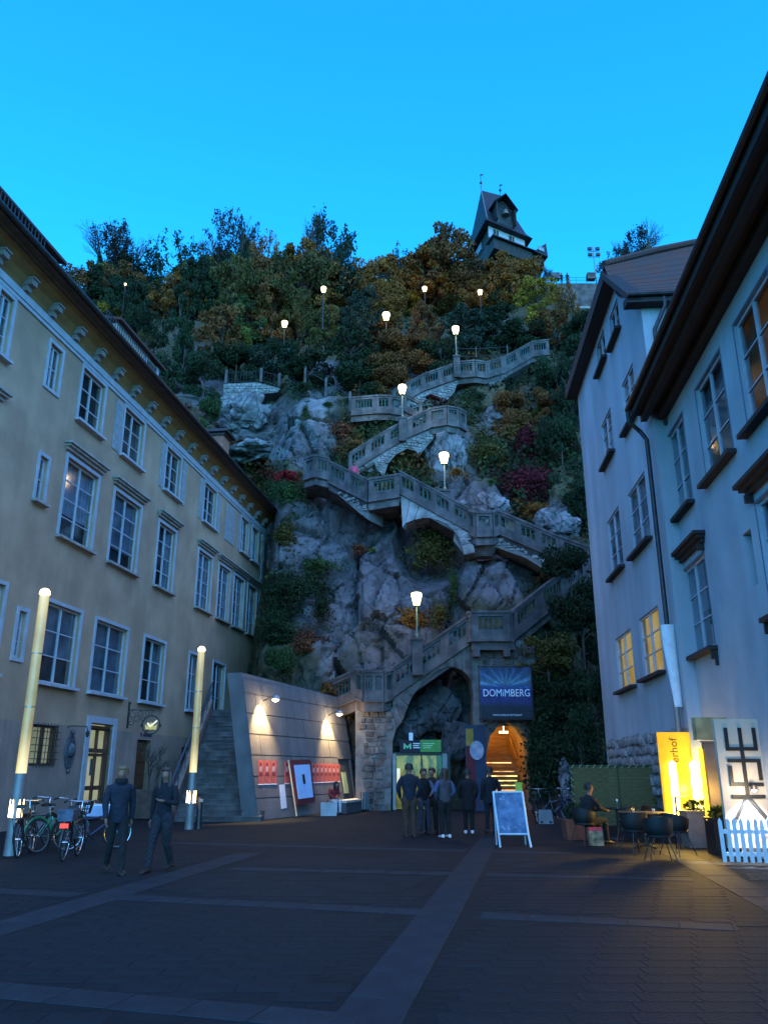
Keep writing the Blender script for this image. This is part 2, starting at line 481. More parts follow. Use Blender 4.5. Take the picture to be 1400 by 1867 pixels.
M['white_paint'] = mat('white_fence_paint', (.72, .74, .76), .6, .08, 7, .1)
M['bark'] = mat('grey_brown_bark', (.075, .06, .05), .95, .3, 4, .5)
M['boulder_dark'] = mat('dark_rock', (.05, .045, .048), .95, .4, 1.1, .6, 7, col2=(.10, .09, .096), crack=.4)  # darker copy of pale_limestone for the rocks by the arch and lift
M['leaf'] = mat('tree_leaf', (1, 1, 1), .8, .35, 2.0, objcol=True, attr='Col', spec=.2)
M['under'] = mat('undergrowth_leaf', (1, 1, 1), .85, .3, 1.5, attr='Col', spec=.2)
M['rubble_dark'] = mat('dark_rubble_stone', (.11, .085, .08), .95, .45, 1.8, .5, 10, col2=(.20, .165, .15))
# ------------------------------------------------------------------ ground
m_ground = mat('dark_stone_paving', (.0078, .0100, .0126), .8, .25, .8, .3, 9, col2=(.0125, .0140, .0165), spec=.2)
nt = m_ground.node_tree; N_, L_ = nt.nodes, nt.links
# fine running-bond joints for the far paving, where the stones are too small to build
bk = N_.new('ShaderNodeTexBrick'); bk.inputs['Scale'].default_value = 1.0
bk.inputs['Brick Width'].default_value = .45; bk.inputs['Row Height'].default_value = .27; bk.inputs['Mortar Size'].default_value = .012
bk.inputs['Color1'].default_value = (1, 1, 1, 1); bk.inputs['Color2'].default_value = (.82, .82, .83, 1); bk.inputs['Mortar'].default_value = (.7, .7, .7, 1)
tc = N_.new('ShaderNodeTexCoord'); L_.new(tc.outputs['Object'], bk.inputs['Vector'])
b_ = N_['Principled BSDF']; src = b_.inputs['Base Color'].links[0].from_socket
mx = N_.new('ShaderNodeMix'); mx.data_type = 'RGBA'; mx.blend_type = 'MULTIPLY'; mx.inputs['Factor'].default_value = 1
L_.new(src, mx.inputs['A']); L_.new(bk.outputs['Color'], mx.inputs['B']); L_.new(mx.outputs['Result'], b_.inputs['Base Color'])
m_paver = mat('dark_stone_paver', (.0084, .0112, .0142), .75, .25, 2.5, .35, 30, rnd=.10, spec=.2)
m_slab = mat('pale_granite_band', (.0195, .0235, .0290), .75, .18, 3, .3, 30, rnd=.12, spec=.2)
g = MB()
g.add([(-600, -300, 0), (600, -300, 0), (600, 600, 0), (-600, 600, 0)], [(0, 1, 2, 3)])
ground = g.build('ground', m_ground, None, kind='structure')

def inpoly(x, y, poly):
    c = False; n = len(poly)
    for i in range(n):
        a, b = poly[i], poly[i - 1]
        if (a[1] > y) != (b[1] > y) and x < (b[0] - a[0]) * (y - a[1]) / (b[1] - a[1]) + a[0]: c = not c
    return c
bands = []          # (start, end, width) on the ground, world metres
def band(pa, pb, w): 
    A, B = gr(*pa), gr(*pb); bands.append((A, B, w))
band((655, 1880), (893, 1528), .50)          # long band running up the square
band((-260, 1772), (455, 1556), .55)         # long oblique band
band((-500, 1600), (1345, 1692), .42)
band((420, 1584), (1262, 1604), .42)
band((-300, 1778), (720, 1872), .40)
band((300, 1537), (1045, 1557), .45)
band((1215, 1548), (1560, 1725), .55)        # kerb line towards the picket fence
polys = []
for A, B, w in bands:
    d = (B - A).normalized(); n = Vector((-d.y, d.x, 0)) * (w / 2 + .02)
    polys.append([A + n, B + n, B - n, A - n])
pieces = []
for bi, (A, B, w) in enumerate(bands):
    d = (B - A); Ln = d.length; d.normalize(); ang = math.atan2(d.y, d.x)
    st = .78 if w > .45 else .55
    k = 0; u = 0
    while u < Ln - .05:
        l = min(st, Ln - u)
        c = A + d * (u + l / 2); u += l
        if bi > 0 and any(inpoly(c.x, c.y, polys[q]) for q in range(bi)): continue
        pieces.append((c, l - .010, w - .008, ang, m_slab, .005))
for r_ in range(int((17.0 - 5.2) / .27)):
    y = 5.2 + r_ * .27; hw = .48 * y + .9
    x = -hw + (.225 if r_ % 2 else 0)
    while x < hw:
        if not any(inpoly(x + dx, y + dy, q) for q in polys for dx in (-.2, 0, .2) for dy in (-.11, .11)):
            pieces.append((Vector((x, y, 0)), .4455, .2655, 0, m_paver, .003))
        x += .45
def tri_box(l, w, h):
    mb = MB(); e = .004
    mb.add([(-l / 2, -w / 2, 0), (l / 2, -w / 2, 0), (l / 2, w / 2, 0), (-l / 2, w / 2, 0),
            (-l / 2 + e, -w / 2 + e, h), (l / 2 - e, -w / 2 + e, h), (l / 2 - e, w / 2 - e, h), (-l / 2 + e, w / 2 - e, h)],
           [(4, 5, 6, 7), (0, 1, 5, 4), (1, 2, 6, 5), (2, 3, 7, 6), (3, 0, 4, 7)])
    return mb
def visible(c): return c.y > 5.6 and abs(c.x) < .46 * c.y * 1.03
pieces.sort(key=lambda p: (not visible(p[0]), p[0].y))
cache = {}; rest = {}
for i, (c, l, w, ang, m, h) in enumerate(pieces):
    if i < 296:
        k = (round(l, 2), round(w, 2), m.name)
        if k not in cache:
            me = tri_box(l, w, h).mesh('paver'); me.materials.append(m); cache[k] = me
        inst('granite_slab' if m is m_slab else 'paver', cache[k], ground, c + Vector((0, 0, random.uniform(.0, .0012))), ang + random.uniform(-.006, .006),
             rot=(random.uniform(-.002, .002), random.uniform(-.002, .002), ang + random.uniform(-.006, .006)))
    else:
        mb = rest.setdefault(m.name, (MB(), m))[0]
        t = tri_box(l, w, h); ca, sa = math.cos(ang), math.sin(ang); dz = random.uniform(0, .003)
        mb.add([(c.x + v[0] * ca - v[1] * sa, c.y + v[0] * sa + v[1] * ca, v[2] + dz) for v in t.v], t.f)
for nm, (mb, m) in rest.items():
    mb.build('far_paving' if m is m_paver else 'far_band_stone', m, ground, kind='stuff')
# ------------------------------------------------------------------ the hill
rng = np.random.default_rng(11)
_tab = rng.random(1 << 16)
def _h(i, j, k, s=0):
    return _tab[((i * 73856093) ^ (j * 19349663) ^ (k * 83492791) ^ (s * 2654435)) & 0xffff]
def vnoise(p, s=0):
    f = np.floor(p); i = f.astype(np.int64); t = p - f; t = t * t * (3 - 2 * t)
    o = 0
    for a in (0, 1):
        for b in (0, 1):
            for c in (0, 1):
                w = (t[:, 0] if a else 1 - t[:, 0]) * (t[:, 1] if b else 1 - t[:, 1]) * (t[:, 2] if c else 1 - t[:, 2])
                o = o + w * _h(i[:, 0] + a, i[:, 1] + b, i[:, 2] + c, s)
    return o
def fbm(p, oct=4, s=0):
    v = 0; a = .5; tot = 0
    for o in range(oct):
        v = v + a * vnoise(p * (2 ** o) + 17.3 * o, s); tot += a; a *= .5
    return v / tot
def facets(p, s=0):
    """slabs of rock: every cell is a tilted plane with a crack at its rim"""
    f = np.floor(p).astype(np.int64)
    best = np.full(len(p), 9e9); sec = np.full(len(p), 9e9); val = np.zeros(len(p))
    for a in (-1, 0, 1):
        for b in (-1, 0, 1):
            for c in (-1, 0, 1):
                i, j, k = f[:, 0] + a, f[:, 1] + b, f[:, 2] + c
                q = np.stack([i + _h(i, j, k, s + 1), j + _h(i, j, k, s + 2), k + _h(i, j, k, s + 3)], 1)
                d = p - q; dd = (d * d).sum(1)
                v = d[:, 0] * (_h(i, j, k, s + 4) - .5) * 2 + d[:, 2] * (_h(i, j, k, s + 5) - .35) * 2 + (_h(i, j, k, s + 6) - .5) * .9
                n = dd < best
                sec = np.where(n, best, np.minimum(sec, dd)); val = np.where(n, v, val); best = np.where(n, dd, best)
    edge = np.sqrt(sec) - np.sqrt(best)
    return val - .35 * np.clip(1 - edge / .12, 0, 1)
PROF = np.array([(36.9, -1), (37.0, 0), (37.5, 5), (38.6, 8), (40.2, 10.5), (42.2, 13), (44.2, 16), (45.6, 18.2), (48.2, 22.4), (50.2, 24.4), (53.6, 28.6),
                 (56.6, 32), (66, 40), (77, 49), (87, 56), (97, 62), (110, 67), (128, 67.5), (170, 60), (240, 20), (300, -2)], float)
def sstep(x, a, b):
    t = np.clip((x - a) / (b - a), 0, 1); return t * t * (3 - 2 * t)
def shift(x, z):
    return 13 * sstep(-np.asarray(x, float), 5.6, 9.2) * (1 - .75 * sstep(np.asarray(z, float), 15, 25))
_n = 16
def prof_y(z): return np.interp(z, PROF[:_n + 2, 1], PROF[:_n + 2, 0])
def surfs(px, py):
    """where the rays through photograph pixels meet the smooth hillside"""
    px = np.atleast_1d(np.asarray(px, float)); py = np.atleast_1d(np.asarray(py, float))
    a = 933.5 - py; dx = px - 700; dy = FPX * CP - a * SP; dz = FPX * SP + a * CP
    Y = np.arange(33, 112, .25)
    hit = np.full(len(px), 112.0); done = np.zeros(len(px), bool)
    for yy in Y:
        k = yy / dy; x = dx * k; z = EYE + dz * k
        ok = (~done) & (yy >= prof_y(z) + shift(x, z)) & (z < 67)
        hit[ok] = yy; done |= ok
    k = hit / dy
    return np.stack([dx * k, hit, EYE + dz * k], 1), done
def surf(px, py, off=0.0):
    p, ok = surfs([px], [py]); p = p[0]
    return at(px, py, float(p[1]) + off)
def project(P):
    y = P[:, 1] * CP + (P[:, 2] - EYE) * SP; u = -P[:, 1] * SP + (P[:, 2] - EYE) * CP
    y = np.maximum(y, .1)
    return 700 + FPX * P[:, 0] / y, 933.5 - FPX * u / y
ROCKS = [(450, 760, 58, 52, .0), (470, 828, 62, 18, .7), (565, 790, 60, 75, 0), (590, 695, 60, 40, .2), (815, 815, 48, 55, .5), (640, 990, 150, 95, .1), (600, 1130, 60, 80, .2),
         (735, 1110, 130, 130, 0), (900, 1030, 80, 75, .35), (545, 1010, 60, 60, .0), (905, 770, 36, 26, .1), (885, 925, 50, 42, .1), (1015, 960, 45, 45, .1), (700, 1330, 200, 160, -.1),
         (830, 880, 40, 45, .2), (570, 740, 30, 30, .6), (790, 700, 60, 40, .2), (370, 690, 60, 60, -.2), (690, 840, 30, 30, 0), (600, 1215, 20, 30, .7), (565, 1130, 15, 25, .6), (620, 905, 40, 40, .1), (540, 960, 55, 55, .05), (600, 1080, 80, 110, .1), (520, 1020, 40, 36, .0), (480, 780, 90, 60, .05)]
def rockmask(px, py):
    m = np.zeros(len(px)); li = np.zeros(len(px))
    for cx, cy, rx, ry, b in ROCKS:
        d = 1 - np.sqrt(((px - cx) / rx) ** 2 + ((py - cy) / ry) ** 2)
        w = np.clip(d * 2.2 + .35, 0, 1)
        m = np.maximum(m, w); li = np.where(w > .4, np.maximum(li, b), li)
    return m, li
# sheet of points: dense where the bare cliff shows
xs = np.concatenate([np.arange(-90, -14, 1.6), np.arange(-14, -7, .3), np.arange(-7, 11.5, .115), np.arange(11.5, 26, .4), np.arange(26, 120, 2.2)])
seg = np.sqrt((np.diff(PROF, axis=0) ** 2).sum(1)); cum = np.concatenate([[0], np.cumsum(seg)])
cl = cum[11]
ss = np.concatenate([np.arange(0, cl, .125), np.arange(cl, cum[16], .9), np.linspace(cum[16], cum[-1], 24)])
py_ = np.interp(ss, cum, PROF[:, 0]); pz_ = np.interp(ss, cum, PROF[:, 1])
X, Sg = np.meshgrid(xs, np.arange(len(ss)), indexing='xy')
P = np.stack([X.ravel(), py_[Sg].ravel(), pz_[Sg].ravel()], 1)
P[:, 1] += shift(P[:, 0], P[:, 2])
q = P * np.array([1, 1, .62])
disp = 1.35 * facets(q / 4.2, 5) + .42 * facets(q / 1.4 + 9, 40) + .13 * facets(q / .55 + 4, 80) + .5 * (fbm(P / 5.0, 4, 3) - .5)
far = sstep(P[:, 1], 58, 75)
disp = np.clip(disp, -1.4, .75) * (1 - far)
base = np.clip((P[:, 2] + .2) / 1.5, 0, 1)
P[:, 1] -= disp * base
P[:, 2] += .35 * disp * base + far * 5 * (fbm(P[:, :] / 14.0, 3, 8) - .5) + 2.2 * far * np.exp(-((P[:, 0] - 17) / 9) ** 2)
ppx, ppy = project(P)
for cx_, cy_, rx_, ry_, dd_ in ((785, 1000, 52, 56, 2.6), (733, 848, 36, 32, 2.0), (795, 1290, 62, 70, 1.0)):      # hollows behind the arches
    w_ = np.clip(1.35 - np.sqrt(((ppx - cx_) / rx_) ** 2 + ((ppy - cy_) / ry_) ** 2), 0, .6) / .6
    w_ = np.where(P[:, 1] < 56, w_, 0); P[:, 1] += dd_ * w_
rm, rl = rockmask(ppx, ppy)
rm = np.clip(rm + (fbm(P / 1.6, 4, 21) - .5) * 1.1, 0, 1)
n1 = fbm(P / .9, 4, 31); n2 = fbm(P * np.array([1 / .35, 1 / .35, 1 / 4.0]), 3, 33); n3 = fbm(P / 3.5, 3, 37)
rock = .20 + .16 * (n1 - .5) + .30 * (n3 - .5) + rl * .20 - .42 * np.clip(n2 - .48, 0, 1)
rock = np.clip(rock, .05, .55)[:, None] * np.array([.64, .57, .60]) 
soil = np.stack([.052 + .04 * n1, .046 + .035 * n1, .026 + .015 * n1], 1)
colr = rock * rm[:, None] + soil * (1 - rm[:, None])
nx, ns = len(xs), len(ss)
I = np.arange(nx * ns).reshape(ns, nx)
F = np.stack([I[:-1, :-1].ravel(), I[:-1, 1:].ravel(), I[1:, 1:].ravel(), I[1:, :-1].ravel()], 1)
cen = P[F].mean(1)
# openings cut for the tunnel and the lift lobby
cut = ((cen[:, 0] > 4.1) & (cen[:, 0] < 6.9) & (cen[:, 2] < 4.9) & (cen[:, 1] < 44)) | ((cen[:, 0] > .4) & (cen[:, 0] < 2.9) & (cen[:, 2] < 2.7) & (cen[:, 1] < 44))
F = F[~cut]
me = bpy.data.meshes.new('hillside')
me.from_pydata(P.tolist(), [], F.tolist())
ca = me.color_attributes.new('Col', 'FLOAT_COLOR', 'POINT')
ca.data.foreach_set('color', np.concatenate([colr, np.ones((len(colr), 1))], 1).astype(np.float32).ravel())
m_hill = mat('cliff_rock', (1, 1, 1), .95, .22, 3.0, .55, 9, crack=.22, attr='Col', detail=8, spec=.2)
me.materials.append(m_hill)
hill = bpy.data.objects.new('hillside', me); C.objects.link(hill); hill['kind'] = 'structure'
# ------------------------------------------------------------------ yellow town house
LF = Fr((-14.2, 0), (.15, 1), (1, 0))
yh = thing('town_house', 'long cream-yellow town house with a deep bracketed eave beside the concrete wall', 'building', LF.p(28, 0, 0))
UE = LF.hit(476, 1100)[0]
U0 = 12.0
holes = []; wins = []
def lw(x0, x1, pyc, z0, z1, **k):
    a = LF.hit(x0, pyc)[0]; b = LF.hit(x1, pyc)[0]
    s = k.pop('ins', .12)
    a += s; b -= s
    holes.append((a, b, z0, z1)); wins.append((a, b, z0, z1, k))
S, H = M['trim'], M['stone_trim']
# lowest full storey
for x0, x1, pc in ((72, 144, 1181), (165, 230, 1204), (256, 299, 1228), (340, 364, 1250), (384, 409, 1265)):
    lw(x0, x1, pc, 4.2, 6.65, cols=2, rows=3, surround=S, sill=S, mback=M['curtain2'])
lw(-70, 6, 1150, 4.2, 6.65, cols=2, rows=3, surround=S, sill=S, mback=M['curtain2'], ins=.2)
lw(26, 45, 1162, 4.75, 6.1, cols=1, rows=3, surround=S, mback=M['room'], ins=.06)
# tall storey with hoods
for x0, x1, pc in ((110, 178, 915), (200, 256, 962), (284, 320, 1004), (357, 386, 1056), (395, 419, 1084), (423, 444, 1106), (448, 467, 1125)):
    lw(x0, x1, pc, 8.85, 11.55, cols=2, rows=4, surround=S, sill=H, hood=H, mback=M['curtain'] if x0 != 200 else M['curtain2'])
lw(-90, -18, 860, 8.85, 11.55, cols=2, rows=4, surround=S, sill=H, hood=H, mback=M['curtain'], ins=.2)
lw(62, 82, 900, 9.55, 11.0, cols=1, rows=2, surround=S, sill=H, mback=M['room'], ins=.06)
# upper storey
for x0, x1, pc in ((-14, 25, 585), (142, 193, 727), (222, 265, 785), (300, 332, 846), (370, 396, 912), (437, 454, 980), (457, 471, 998)):
    lw(x0, x1, pc, 13.05, 15.0, cols=2, rows=3, surround=S, sill=S, mback=M['room'])
lw(87, 114, 655, 13.3, 14.8, cols=2, rows=2, surround=S, mback=M['curtain'], ins=.05)
# street level
d0, d1 = LF.hit(152, 1420)[0] + .08, LF.hit(199, 1420)[0] - .12
holes.append((d0, d1, 0, 3.15))
g0, g1 = LF.hit(56, 1365)[0], LF.hit(104, 1365)[0]
holes.append((g0, g1, 1.75, 2.95))
k0, k1 = LF.hit(249, 1375)[0], LF.hit(273, 1375)[0]
holes.append((k0, k1, .9, 2.75))
k2, k3 = LF.hit(331, 1375)[0], LF.hit(349, 1375)[0]
holes.append((k2, k3, 1.9, 2.6))
wall_with_holes(LF, U0, UE, 3.0, 15.5, holes).build('wall', M['yellow'], yh)
wall_with_holes(LF, U0, UE, 0, 3.0, [(a, b, c, min(d, 3.0)) for a, b, c, d in holes if c < 3], .3).build('plinth_wall', M['plinth'], yh)
mb = MB(); P = LF.p
mb.add([P(UE, 0, 0), P(UE, -12, 0), P(UE, -12, 16.5), P(UE, -6, 21), P(UE, 0, 16.3)], [(0, 1, 2, 3, 4)])
mb.add([P(U0, 0, 0), P(U0, -12, 0), P(U0, -12, 16.5), P(U0, -6, 21), P(U0, 0, 16.3)], [(0, 1, 2, 3, 4)])
mb.add([P(U0, -12, 0), P(UE, -12, 0), P(UE, -12, 16.5), P(U0, -12, 16.5)], [(0, 1, 2, 3)])
mb.build('rear_wall', M['yellow'], yh)
for a, b, c, d, k in wins:
    window(LF, yh, a, b, c, d, k['cols'], k['rows'], M['casement'], M['pane'], k['mback'], k.get('surround'), k.get('sill'), k.get('hood'))
# interior floor so the rooms are closed behind the curtains
mb = MB(); LF.box(mb, U0 + .3, UE - .3, -1.2, -1.1, .1, 15.3); mb.build('inner_wall', M['room'], yh)
# shutters folded back beside upper windows
def shutter(u0, u1, z0, z1):
    mb = MB(); LF.box(mb, u0, u1, .01, .035, z0, z1)
    n = 14
    for i in range(n):
        z = z0 + .06 + (z1 - z0 - .12) * i / n
        LF.box(mb, u0 + .05, u1 - .05, .036, .05, z, z + (z1 - z0) / n * .55)
    mb.build('shutter', M['shutter'], yh)
M['shutter'] = mat('grey_louvre_shutter', (.30, .30, .31), .8, .15, 5)
for x0, x1, pc in ((208, 222, 775), (293, 300, 835), (333, 340, 862), (363, 370, 905), (397, 402, 925), (410, 428, 955), (433, 437, 975)):
    shutter(LF.hit(x0, pc)[0], LF.hit(x1, pc)[0], 13.0, 15.0)
# cornice: band, cove, brackets, boarded eave, roof
mb = MB(); LF.box(mb, U0, UE + .05, .004, .10, 15.25, 15.5); LF.box(mb, U0, UE + .05, .004, .06, 15.12, 15.25); mb.build('cornice_band', M['trim'], yh)
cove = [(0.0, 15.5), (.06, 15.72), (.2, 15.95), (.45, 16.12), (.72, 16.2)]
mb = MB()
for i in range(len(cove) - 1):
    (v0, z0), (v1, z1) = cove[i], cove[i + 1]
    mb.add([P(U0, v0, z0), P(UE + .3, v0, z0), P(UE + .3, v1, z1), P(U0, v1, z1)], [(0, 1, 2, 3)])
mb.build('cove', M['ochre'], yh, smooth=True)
M['bracket'] = mat('greyed_stone_bracket', (.24, .20, .19), .85, .2, 5)
bm_ = MB()
bm_.box(-.14, .14, 0.03, .36, -.02, .16); bm_.box(-.11, .11, .02, .2, -.2, -.02); bm_.box(-.16, .16, .03, .42, .16, .22)
bme = bm_.mesh('bracket'); bme.materials.append(M['bracket'])
u = 17.0
sgn = 0 if LF.n.dot(Vector((-math.sin(LF.rz), math.cos(LF.rz), 0))) > 0 else math.pi
while u < UE - .2:
    inst('bracket', bme, yh, P(u, 0.02, 15.72), LF.rz + sgn); u += 1.46
mb = MB(); LF.box(mb, U0, UE + .5, .70, .98, 16.21, 16.26); LF.box(mb, U0, UE + .5, .90, 1.0, 16.261, 16.34); LF.box(mb, U0, UE + .5, .55, .70, 16.16, 16.24)
mb.build('eave_board', M['soffit'], yh)
pts = [P(U0, 1.06, 16.30), P(UE + .55, 1.06, 16.30)]
LFm = MB().tube([pts[0], pts[1]], .085, 8); LFm.build('gutter', M['gutter'], yh, smooth=True)
mb = MB()
rs = 22
for i in range(rs):                       # overlapping tile courses
    v0 = .98 - i * 6.98 / rs; v1 = .98 - (i + 1) * 6.98 / rs - .05
    z0 = 16.32 + i * 4.72 / rs; z1 = 16.32 + (i + 1) * 4.72 / rs
    mb.hexa([P(U0, v0, z0), P(UE + .4, v0, z0), P(UE + .4, v1, z1), P(U0, v1, z1), P(U0, v0, z0 + .06), P(UE + .4, v0, z0 + .06), P(UE + .4, v1, z1 + .03), P(U0, v1, z1 + .03)])
mb.hexa([P(U0, -12.3, 16.2), P(UE + .4, -12.3, 16.2), P(UE + .4, -6, 21), P(U0, -6, 21), P(U0, -12.3, 16.3), P(UE + .4, -12.3, 16.3), P(UE + .4, -6, 21.1), P(U0, -6, 21.1)])
roof = mb.build('roof', M['tile_roof'], yh)
# two long dormers with a snow-guard rail before them
def dormer(u0, u1, zt):
    mb = MB(); LF.box(mb, u0, u1, -3.5, .1, 16.3, zt)
    w_ = LF.hit  # noqa
    d = mb.build('dormer', M['dormer'], yh)
    mb = MB(); mb.hexa([P(u0 - .2, .35, zt), P(u1 + .25, .35, zt), P(u1 + .25, -3.6, zt + .9), P(u0 - .2, -3.6, zt + .9),
                        P(u0 - .2, .35, zt + .1), P(u1 + .25, .35, zt + .1), P(u1 + .25, -3.6, zt + 1.0), P(u0 - .2, -3.6, zt + 1.0)])
    mb.build('dormer_roof', M['tile_roof'], d)
    mb = MB(); LF.box(mb, u1 - 1.15, u1 - .2, .102, .12, 16.7, zt - .12); mb.build('dormer_window', M['room'], d)
    mb = MB(); LF.box(mb, u1 - .2, u1, .11, .15, 16.4, zt); LF.box(mb, u1 - 1.27, u1 - 1.15, .11, .15, 16.4, zt); mb.build('dormer_post', M['trim'], d)
M['dormer'] = mat('cream_dormer_render', (.46, .33, .27), .9, .12, 1.5)
dormer(LF.hit(214, 600, .1)[0], LF.hit(290, 660, .1)[0], 17.8)
dormer(LF.hit(-60, 400, .1)[0], LF.hit(103, 470, .1)[0], 17.5)
for (a, b) in ((16.0, LF.hit(85, 465, .8)[0]), (LF.hit(190, 610, .8)[0], LF.hit(270, 690, .8)[0])):
    mb = MB(); LF.box(mb, a, b, .78, .81, 16.98, 17.02); LF.box(mb, a, b, .78, .81, 16.62, 16.65)
    u = a
    while u < b: LF.box(mb, u, u + .03, .785, .805, 16.5, 17.0); u += .17
    mb.build('snow_guard', M['iron'], yh)
# chimney near the far end
ct = at(398, 800, 40.0); cz = ct.z
mb = MB(); mb.cbox((ct.x, ct.y, cz - 2.0), .95, .95, 4.0, LF.rz); ch = mb.build('chimney', mat('red_brick', (.30, .12, .08), .9, .25, 8, .3), roof)
mb = MB(); mb.cbox((ct.x, ct.y, cz + .2), 1.5, 1.5, .14, LF.rz); mb.cbox((ct.x, ct.y, cz + .06), 1.15, 1.15, .14, LF.rz); mb.build('chimney_cap', M['gutter'], roof)
# downpipe and quoins at the far corner
mb = MB().tube([P(UE + .45, 1.06, 16.28), P(UE + .45, 1.06, 15.7), P(UE + .12, .25, 15.0), P(UE + .12, .12, 14.5), P(UE + .12, .12, 0)], .07, 8); mb.build('downpipe', M['gutter'], yh, smooth=True)
mb = MB(); z = 5.0; i = 0
while z < 15.0:
    LF.box(mb, UE - (.5 if i % 2 else .36), UE + .006, .003, .05, z, z + .43); z += .46; i += 1
mb.build('quoin_strip', M['trim'], yh)
# street door: timber frame, glazed leaf, lit hall behind
dd = MB(); fw = .14
LF.box(dd, d0, d0 + fw, -.2, -.08, 0, 3.1); LF.box(dd, d1 - fw, d1, -.2, -.08, 0, 3.1); LF.box(dd, d0 + fw, d1 - fw, -.2, -.08, 2.95, 3.1); LF.box(dd, d0 + fw, d1 - fw, -.2, -.07, 2.2, 2.34)
door = dd.build('street_door', M['wood'], yh)
dd = MB(); m_ = (d0 + d1) / 2
LF.box(dd, d0 + fw, d0 + fw + .1, -.17, -.1, .02, 2.19); LF.box(dd, m_ - .06, m_ + .06, -.17, -.1, .02, 2.19); LF.box(dd, d1 - fw - .1, d1 - fw, -.17, -.1, .02, 2.19)
LF.box(dd, d0 + fw + .1, d1 - fw - .1, -.168, -.102, .98, 1.12); LF.box(dd, d0 + fw + .1, d1 - fw - .1, -.168, -.102, .02, .3); LF.box(dd, d0 + fw + .1, d1 - fw - .1, -.168, -.102, 2.08, 2.18); LF.box(dd, m_ - .03, m_ + .03, -.19, -.09, 2.34, 2.95)
dd.build('door_leaf', M['wood'], door)
for a, b, c, d in ((d0 + fw, m_, .3, 2.1), (m_, d1 - fw, .3, 2.1), (d0 + fw, m_, 2.34, 2.95), (m_, d1 - fw, 2.34, 2.95)):
    inst('pane', unit_box(M['pane_clear']), door, P((a + b) / 2, -.13, (c + d) / 2), scale=(b - a, .008, d - c), rot=(0, 0, LF.rz))
mb = MB(); LF.box(mb, d0 - .3, d1 + .6, -.36, -.34, .0, 3.3); mb.build('lit_hall', M['lit_room2'], door)
mb = MB(); LF.box(mb, m_ + .1, m_ + .42, -.335, -.32, 1.45, 2.0); mb.build('notice', mat('blue_notice', (.12, .25, .4)), door)
mb = MB(); LF.box(mb, d0 - .28, d0 - .02, .004, .06, 0, 3.4); LF.box(mb, d1 + .02, d1 + .28, .004, .06, 0, 3.4); LF.box(mb, d0 - .02, d1 + .02, .004, .06, 3.17, 3.4); mb.build('door_surround', M['trim'], door)
# barred window, lit behind
mb = MB(); LF.box(mb, g0, g0 + .08, -.16, -.1, 1.75, 2.95); LF.box(mb, g1 - .08, g1, -.16, -.1, 1.75, 2.95); LF.box(mb, g0 + .08, g1 - .08, -.16, -.1, 1.75, 1.83); LF.box(mb, g0 + .08, g1 - .08, -.16, -.1, 2.87, 2.95)
gm = (g0 + g1) / 2; LF.box(mb, gm - .07, gm + .07, -.158, -.095, 1.83, 2.87)
bw = mb.build('barred_window', M['wood'], yh)
for a, b in ((g0 + .08, gm - .07), (gm + .07, g1 - .08)):
    inst('pane', unit_box(M['pane_clear']), bw, P((a + b) / 2, -.13, 2.35), scale=(b - a, .008, 1.04), rot=(0, 0, LF.rz))
mb = MB()
for i in range(1, 8): u = g0 + (g1 - g0) * i / 8; mb.tube([P(u, .05, 1.7), P(u, .05, 3.0)], .012, 5)
for j in range(1, 6): z = 1.75 + 1.2 * j / 6; mb.tube([P(g0 - .05, .05, z), P(g1 + .05, .05, z)], .012, 5)
mb.build('iron_bars', M['iron'], bw)
mb = MB(); LF.box(mb, g0 - .2, g1 + .3, -.34, -.32, 1.7, 3.1); mb.build('lit_room', mat_emit('dim_lit_green_room', (.34, .40, .26), .2, (.6, .62, .5), 1.2), bw)
for a, b, c, d, nm in ((k0, k1, .9, 2.75, 'side_door'), (k2, k3, 1.9, 2.6, 'vent_hatch')):
    mb = MB(); LF.box(mb, a + .01, b - .01, -.2, -.15, c, d)
    for i in range(4): LF.box(mb, a + .08, b - .08, -.149, -.13, c + .1 + (d - c) * i / 4, c + (d - c) * (i + 1) / 4 - .02)
    mb.build(nm, M['wood'], yh)

# ------------------------------------------------------------------ near pale house by the signs
NF = Fr((5.55, 0), (.105, 1), (-1, 0))
nh = thing('pale_house', 'near grey-white house with a low dark eave and a brown-hooded lower window', 'building', NF.p(14, 0, 0))
holes = []; wins = []
NU0, NU1, NZ = 4.0, 20.3, 10.85
def nw(x0, x1, pc, z0, z1, **k):
    a, b = NF.hit(x0, pc)[0], NF.hit(x1, pc)[0]
    a, b = min(a, b) + .04, max(a, b) - .04
    holes.append((a, b, z0, z1)); wins.append((a, b, z0, z1, k))
BW = M['brown_wood']
nw(1217, 1252, 820, 7.85, 10.15, cols=2, rows=3, sill=BW, mback=M['curtain2'])
nw(1269, 1326, 735, 7.85, 10.15, cols=2, rows=3, sill=BW, mback=M['curtain2'])
nw(1337, 1420, 610, 7.85, 10.15, cols=2, rows=3, sill=BW, mback=M['lit_dim'])
nw(1247, 1295, 1100, 4.3, 6.45, cols=2, rows=3, sill=BW, hood=BW, mback=M['curtain2'])
nw(1392, 1500, 1030, 4.3, 6.45, cols=2, rows=3, sill=BW, hood=BW, mback=M['curtain'])
n0, n1 = NF.hit(1381, 1058)[0], NF.hit(1364, 1058)[0]
holes.append((min(n0, n1), max(n0, n1), 5.0, 6.1))
wall_with_holes(NF, NU0, NU1, 0, NZ, holes, .3).build('wall', M['pale_grey_wall'], nh)
mb = MB(); NF.box(mb, min(n0, n1) - .05, max(n0, n1) + .05, -.4, -.3, 4.9, 6.2); mb.build('niche_back', M['plinth'], nh)
P = NF.p
mb = MB(); mb.add([P(NU0, 0, 0), P(NU0, -10, 0), P(NU0, -10, NZ), P(NU0, -5, 15.2), P(NU0, 0, NZ)], [(0, 1, 2, 3, 4)])
